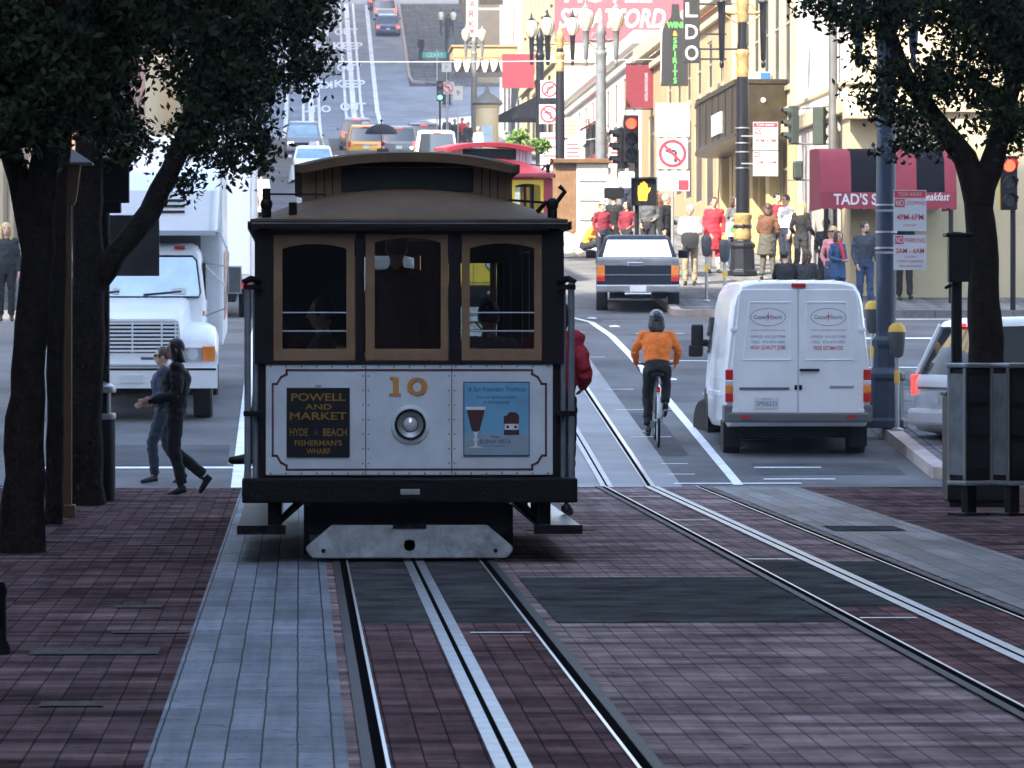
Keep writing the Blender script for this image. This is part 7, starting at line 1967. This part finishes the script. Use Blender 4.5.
# theatre marquee with scalloped drapes
d = F / 18.2; x, y = xy(481, d); g0 = prof(y)
t = thing('theatre_marquee', 'ornate pale marquee with scalloped drapes over the far right sidewalk', 'marquee', (XF, y, 0))
w_ = XF - xy(453, d)[0]
b = MB(); b.box(-w_, -.002, 0, 6, zp(58, d), zp(47, d)); b.build('canopy', K['tan_brick'], t, bevel=.05)
b = MB(); b.box(-w_ + .1, -.004, .15, 5.9, zp(72, d), zp(60.5, d)); b.build('valance_box', K['bronze'], t)
b = MB(); b.box(-w_ - .1, -.003, -.1, 6.1, zp(46.9, d), zp(45, d)); b.box(-w_ - .05, -.003, -.05, 6.05, zp(60, d), zp(58.1, d)); b.build('moulding', K['gold'], t)
b = MB()
for k in range(7):
    c = -w_ + .25 + k * (w_ - .3) / 6.5
    b.poly([(c - .2, -.02, zp(60, d)), (c + .2, -.02, zp(60, d)), (c + .17, -.02, zp(66, d)), (c + .06, -.02, zp(72 if k % 2 else 70, d)), (c - .06, -.02, zp(72, d)), (c - .17, -.02, zp(66, d))])
o = b.build('drape', K['white_wall'], t); md = o.modifiers.new('thick', 'SOLIDIFY'); md.thickness = .05
b = MB()
for sx in (-w_ + .1, -w_ + .1):
    b.tube([(sx, 2.5, zp(58, d)), (sx, 2.5, zp(58, d) - .5)], .03, 6)
b.build('hanger', K['black'], t)
# kiosk column
d = F / 21.0; x, y = xy(487, d); g0 = prof(y) + .15
t = thing('advertising_column', 'ornate round advertising column with domed cap on the far right sidewalk', 'kiosk', (x, y, g0))
b = MB(); b.lathe([(.62, 0), (.62, .5), (.55, .55), (.55, 2.55), (.62, 2.6), (.62, 2.7)], (0, 0, 0), 20); b.build('drum', K['cream'], t, smooth=40)
b = MB(); b.lathe([(.70, 2.7), (.76, 2.78), (.70, 2.9), (.45, 3.1), (.15, 3.3), (.05, 3.6)], (0, 0, 0), 20); b.build('cap', K['sign_back'], t, smooth=40)
b = MB(); b.box(-.3, .25, -.57, -.54, .9, 1.7); b.build('poster', K['poster_low'], t)
# far awnings
for (px, s, pa, pb, col, lab) in ((512, 19.8, 54, 88, 'awning_red', 'rust red banner awning hanging right of the theatre marquee'), (509, 20.5, 92, 120, 'awning_dark', 'dark sloping awning lower left of the far pair'), (526, 22.0, 84, 118, 'awning_dark', 'dark sloping awning upper right of the far pair')):
    d = F / s; x, y = xy(px, d)
    t = thing('awning', lab, 'awning', (XF, y, 0))
    b = MB(); w_ = XF - x + .5
    b.prism([(-.003, zp(pa, d)), (-w_, zp(pb, d) + .25), (-w_, zp(pb, d)), (-.003, zp(pb, d))], 0, 3.0, 'y') if col == 'awning_dark' else b.box(-w_, -.1, 0, .08, zp(pb, d), zp(pa, d))
    if col != 'awning_dark': b.box(-.1, -.002, 0, .05, zp(pa, d) - .2, zp(pa, d) - .1)
    b.build('canvas', K[col], t)

# red awning with lettering
d = 106.4; s = F / d
xa, ya = xy(821, d); xb, _ = xy(957, d)
t = thing('awning', 'red and black striped awning lettered TAD\'S STEAKS over the corner entrance', 'awning', (xa, ya, 0))
W_ = xb - xa; z_t, z_m, z_b = zp(147, d), zp(192, d), zp(210, d)
D_ = 108.5 - .16 - ya
n = 4
for k in range(n + 1):
    x0 = [0, .65, 1.40, 2.05, 2.65][k] if k < 5 else W_; x1 = [.65, 1.40, 2.05, 2.65, W_][k]
    b = MB(); rings = []
    for (yy, zz) in ((D_, z_t + .02), (1.0, z_t + .0), (.35, z_t - .08), (.12, z_t - .30), (.02, z_m)):
        rings.append([(x0, yy, zz), (x1, yy, zz), (x1, yy + .02, zz - .02), (x0, yy + .02, zz - .02)])
    b.loft(rings); b.build('canvas_panel', K['awning_red' if k % 2 == 0 else 'awning_dark'], t, smooth=40)
b = MB(); vs = []
m = 34
lo = [(W_ * i / m, z_b + .05 - .05 * abs(math.sin(math.pi * i / 2))) for i in range(m + 1)]
b.prism([(0, z_m - .003)] + lo + [(W_, z_m - .003)], .0, .02, 'y'); va = b.build('valance', K['awning_red'], t)
b = MB(); b.text("TAD'S STEAKS", (1.13, -.006, zp(199, d)), .23, 0, width=1.72, bold=.02); b.text("U.S. Breakfast", (2.25, -.006, zp(196.5, d)), .17, 0, width=1.0, shear=.3, bold=.01); b.build('awning_lettering', K['sign_white'], va, normals=False)
b = MB()
for xx in (0, W_): b.prism([(.0, z_b + .02), (D_, z_b + .02), (D_, z_t), (1.0, z_t - .02), (.35, z_t - .10), (.12, z_t - .32), (.02, z_m)], xx - .01, xx + .01, 'x')
each(b, 'side_flap', K['awning_red'], t)
b = MB(); g0 = prof(ya) + .15
for xx in (.12, .30, W_ - .1): b.tube([(xx, .1, g0), (xx, .1, z_m)], .05 if xx != .3 else .03, 8)
each(b, 'awning_post', K['black'], t)
# small cream awning beyond
d = 107.0; x, y = xy(868, d)
t = thing('awning', 'small pale cream awning high on the white wall behind the right tree', 'awning', (x, 108.36, 0))
b = MB(); b.prism([(.0, zp(85, d)), (-.55, zp(113, d)), (-.55, zp(116, d)), (.0, zp(116, d))], -.35, 1.4, 'x'); b.build('canvas', K['cream'], t)

# white kiosk by the kerb in the sun
d = F / 39.0; x, y = xy(592, d); g0 = prof(y) + .15
t = thing('news_kiosk', 'bright white sunlit kiosk with shelves and a wooden flank left of the grey lamp', 'kiosk', (x, y, g0))
b = MB(); b.box(-.40, .42, 0, .7, .0, 2.30); b.build('cabinet', K['white_wall'], t, bevel=.03)
b = MB(); b.box(-1.05, .50, -.15, .75, 2.302, 2.42); b.build('roof', K['post_brown'], t, bevel=.02)
b = MB(); b.box(-.98, -.402, .05, .7, 0, 2.30); b.build('wooden_flank', K['wood'], t, bevel=.02)
b = MB()
for k in range(4): b.box(-.33, .35, -.05, -.002, .35 + k * .5, .39 + k * .5)
each(b, 'shelf', K['grey_wall'], t)
for k in range(3):
    b = MB(); b.box(-.25, .2, -.045, -.003, .41 + k * .5, .72 + k * .5); b.build('magazine_row', K[('poster_low', 'cream', 'sign_white')[k]], t)
for (px, w, lab) in ((566, .5, 'white sack heap at the foot of the wooden kiosk flank'), (580, .35, 'smaller white sack beside the kiosk front')):
    xx, yy = xy(px, d - 1.0)
    b = MB(); rg = random.Random(px)
    for k in range(4): b.ell((rg.uniform(-.2, .2), rg.uniform(-.1, .1), .16 + .13 * k * .6), (w * .55, .25, .2), 12, 8)
    o = b.build('sack', K['white_wall'], smooth=60); o.location = (xx, yy, prof(yy) + .13); tag(o, lab, 'sack')
# planter with bright leaves
d = F / 33.0; x, y = xy(524, d); g0 = prof(y) + .15
t = thing('planter', 'leafy green plant in a tall planter beyond the red cable car roof', 'planter', (x, y, g0))
b = MB(); b.lathe([(.25, 0), (.32, .6), (.36, .9), (.34, .95)], (0, 0, 0), 14); b.build('pot', K['concrete'], t, smooth=40)
b = MB(); b.tube([(0, 0, .8), (0, 0, 2.4)], .05, 8); b.build('stem', K['bark'], t)
leaves('foliage', [((x, y, g0 + 2.4), (.7, .5, .32), 900)], t, LEAF2, .09, 3, (x, y, g0))

# left side
building('long unseen block left of the plaza, made tall to shade the street', -34, -8.5, -70, 56, 60, 'grey_wall', {'E': [(4 + k * 6, 8 + k * 6, z, z + 2.4) for z in (6, 11) for k in range(19)]}, cornice='grey_wall')  # stands outside the frame; height chosen so its shadow covers the roadway
building('pale shop building across the side street behind the truck', -30, -6.6, 98, 127, 21, 'cream', {'E': [(2 + k * 4, 4.6 + k * 4, prof(100 + 4 * k) + .7, prof(100 + 4 * k) + 3.6, 'shop') for k in range(6)] + [(2.4 + k * 3.6, 4.0 + k * 3.6, z, z + 2.4) for z in (8.5, 12.5, 16.5) for k in range(7)], 'S': [(2 + k * 4, 4.6 + k * 4, prof(98) + .5, prof(98) + 3.4, 'shop') for k in range(5)] + [(2 + k * 4, 3.7 + k * 4, z, z + 2.4) for z in (8.5, 12.5, 16.5) for k in range(5)]}, cornice='cream')
building('brick red building with white trimmed windows half hidden by the left tree', -30, -6.6, 150, 215, 24, 'brick_wall', {'E': [(2 + k * 6, 5 + k * 6, prof(154 + 6 * k) + .7, prof(154 + 6 * k) + 3.6, 'shop') for k in range(10)] + [(2.4 + k * 4, 4.2 + k * 4, z, z + 2.4) for z in (13, 17) for k in range(15)]}, frame='win_frame', cornice='cream')
building('cream building further up the left side of the hill', -30, -6.6, 215.2, 310, 36, 'cream', {'E': [(3 + k * 6, 5.6 + k * 6, z, z + 2.6) for z in (18, 22.5, 27) for k in range(15)]}, cornice='cream')
building('grey building highest on the left side of the hill', -30, -6.6, 310.2, 395, 58, 'grey_wall', {'E': [(3 + k * 7, 6 + k * 7, z, z + 2.8) for z in (27, 32, 37) for k in range(11)]}, cornice='grey_wall')
# buildings closing the top of the hill
building('pale building beyond the crossing on the right at the top of the hill', XF, 34, 413, 510, 75, 'cream', {'W': [(3 + k * 8, 6 + k * 8, z, z + 3) for z in (38, 44) for k in range(11)]}, cornice='cream')
building('pale building beyond the crossing on the left at the top of the hill', -30, -6.6, 413, 510, 75, 'tan_brick', {'E': [(3 + k * 8, 6 + k * 8, z, z + 3) for z in (38, 44) for k in range(11)]}, cornice='cream')

building('tall unseen stone block added right of the plaza to cut its sky light', 10.2, 40, -70, 56, 34, 'grey_stone', {'W': [(4 + k * 6, 8 + k * 6, z, z + 2.6) for z in (1, 6, 11) for k in range(19)]}, cornice='grey_wall')  # out of frame, put in so less sky light reaches the plaza
building('wide unseen brick block added behind the camera to block sky light', -60, 60, -110, -72, 40, 'brick_wall', {'N': [(4 + k * 6, 7 + k * 6, z, z + 2.6) for z in (1.5, 6, 10.5) for k in range(18)]}, cornice='grey_wall')  # out of frame, put in to darken the plaza and the window reflections

for (ya_, yb__, za_, zb_, out, lab) in ((178, 186, 7.6, 8.7, 1.4, 'striped red shop awning nearest on the low white shop'), (200, 209, 8.9, 10.0, 1.5, 'red shop awning further along the low white shop')):
    t = thing('awning', lab, 'awning', (XF, ya_, 0))
    b = MB(); b.prism([(-.003, zb_), (-out, za_ + .25), (-out, za_), (-out + .03, za_), (-out + .03, za_ + .22), (-.003, zb_ - .05)], 0, yb__ - ya_, 'y'); b.build('canvas', K['awning_red'], t)
    b = MB(); b.tube([(-out, .1, za_ + .1), (-.01, .1, za_ + .3)], .02, 6); b.tube([(-out, yb__ - ya_ - .1, za_ + .1), (-.01, yb__ - ya_ - .1, za_ + .3)], .02, 6); each(b, 'awning_arm', K['galv'], t)

# ================================================================== LIGHT, SKY, CAMERA
SUN_EL, SUN_FROM = 40.0, 36.0        # elevation; degrees to the left of straight behind the camera
w = bpy.data.worlds.new('World'); scene.world = w; w.use_nodes = True
nt = w.node_tree; bg = nt.nodes['Background']
sky = nt.nodes.new('ShaderNodeTexSky'); sky.sky_type = 'NISHITA'; sky.sun_disc = False
sky.sun_elevation = R(SUN_EL); sky.altitude = 20; sky.air_density = 1.0; sky.dust_density = 1.2; sky.ozone_density = 1.0
dirv = Vector((-math.sin(R(SUN_FROM)), -math.cos(R(SUN_FROM)), 0))      # towards the sun
sky.sun_rotation = math.atan2(dirv.x, dirv.y)
hs = nt.nodes.new('ShaderNodeHueSaturation'); hs.inputs['Saturation'].default_value = .9
nt.links.new(sky.outputs[0], hs.inputs['Color']); nt.links.new(hs.outputs[0], bg.inputs[0]); bg.inputs[1].default_value = .15
ld = bpy.data.lights.new('sun', 'SUN'); ld.energy = 2.9; ld.angle = R(.5); ld.color = (1, .90, .75)
lo_ = bpy.data.objects.new('sun', ld); COL.objects.link(lo_)
sd = Vector((dirv.x * math.cos(R(SUN_EL)), dirv.y * math.cos(R(SUN_EL)), math.sin(R(SUN_EL))))
lo_.rotation_euler = sd.to_track_quat('Z', 'Y').to_euler(); lo_.location = (0, 0, 60)

cd = bpy.data.cameras.new('camera'); cam = bpy.data.objects.new('camera', cd); COL.objects.link(cam)
cam.location = (0, 0, CH); cam.rotation_euler = (R(90), 0, -ALPHA)
cd.sensor_width = 36; cd.lens = 36 * F / 1024; cd.shift_y = -(384 - HOR) / 1024; cd.clip_end = 3000; cd.clip_start = .5
cd.dof.use_dof = True; cd.dof.focus_distance = 40; cd.dof.aperture_fstop = 20
scene.camera = cam
# the city air that pales the far hill
hm = bpy.data.materials.new('city_haze'); hm.use_nodes = True
hn = hm.node_tree; hn.nodes.remove(hn.nodes['Principled BSDF'])
pv = hn.nodes.new('ShaderNodeVolumePrincipled'); pv.inputs['Color'].default_value = (.80, .88, 1.0, 1); pv.inputs['Density'].default_value = .0004; pv.inputs['Anisotropy'].default_value = .2
hn.links.new(pv.outputs[0], hn.nodes['Material Output'].inputs['Volume'])
b = MB(); b.box(-950, 950, -160, 950, -2.0, 92)
hz = b.build('haze', hm); hz['kind'] = 'stuff'
scene.render.resolution_x = 1024; scene.render.resolution_y = 768
scene.view_settings.view_transform = 'Standard'; scene.view_settings.look = 'None'; scene.view_settings.gamma = 1
scene.view_settings.exposure = 2.65
scene.view_settings.use_curve_mapping = False
scene.cycles.use_denoising = True
scene.cycles.max_bounces = 6; scene.cycles.diffuse_bounces = 3; scene.cycles.glossy_bounces = 3; scene.cycles.transparent_max_bounces = 12
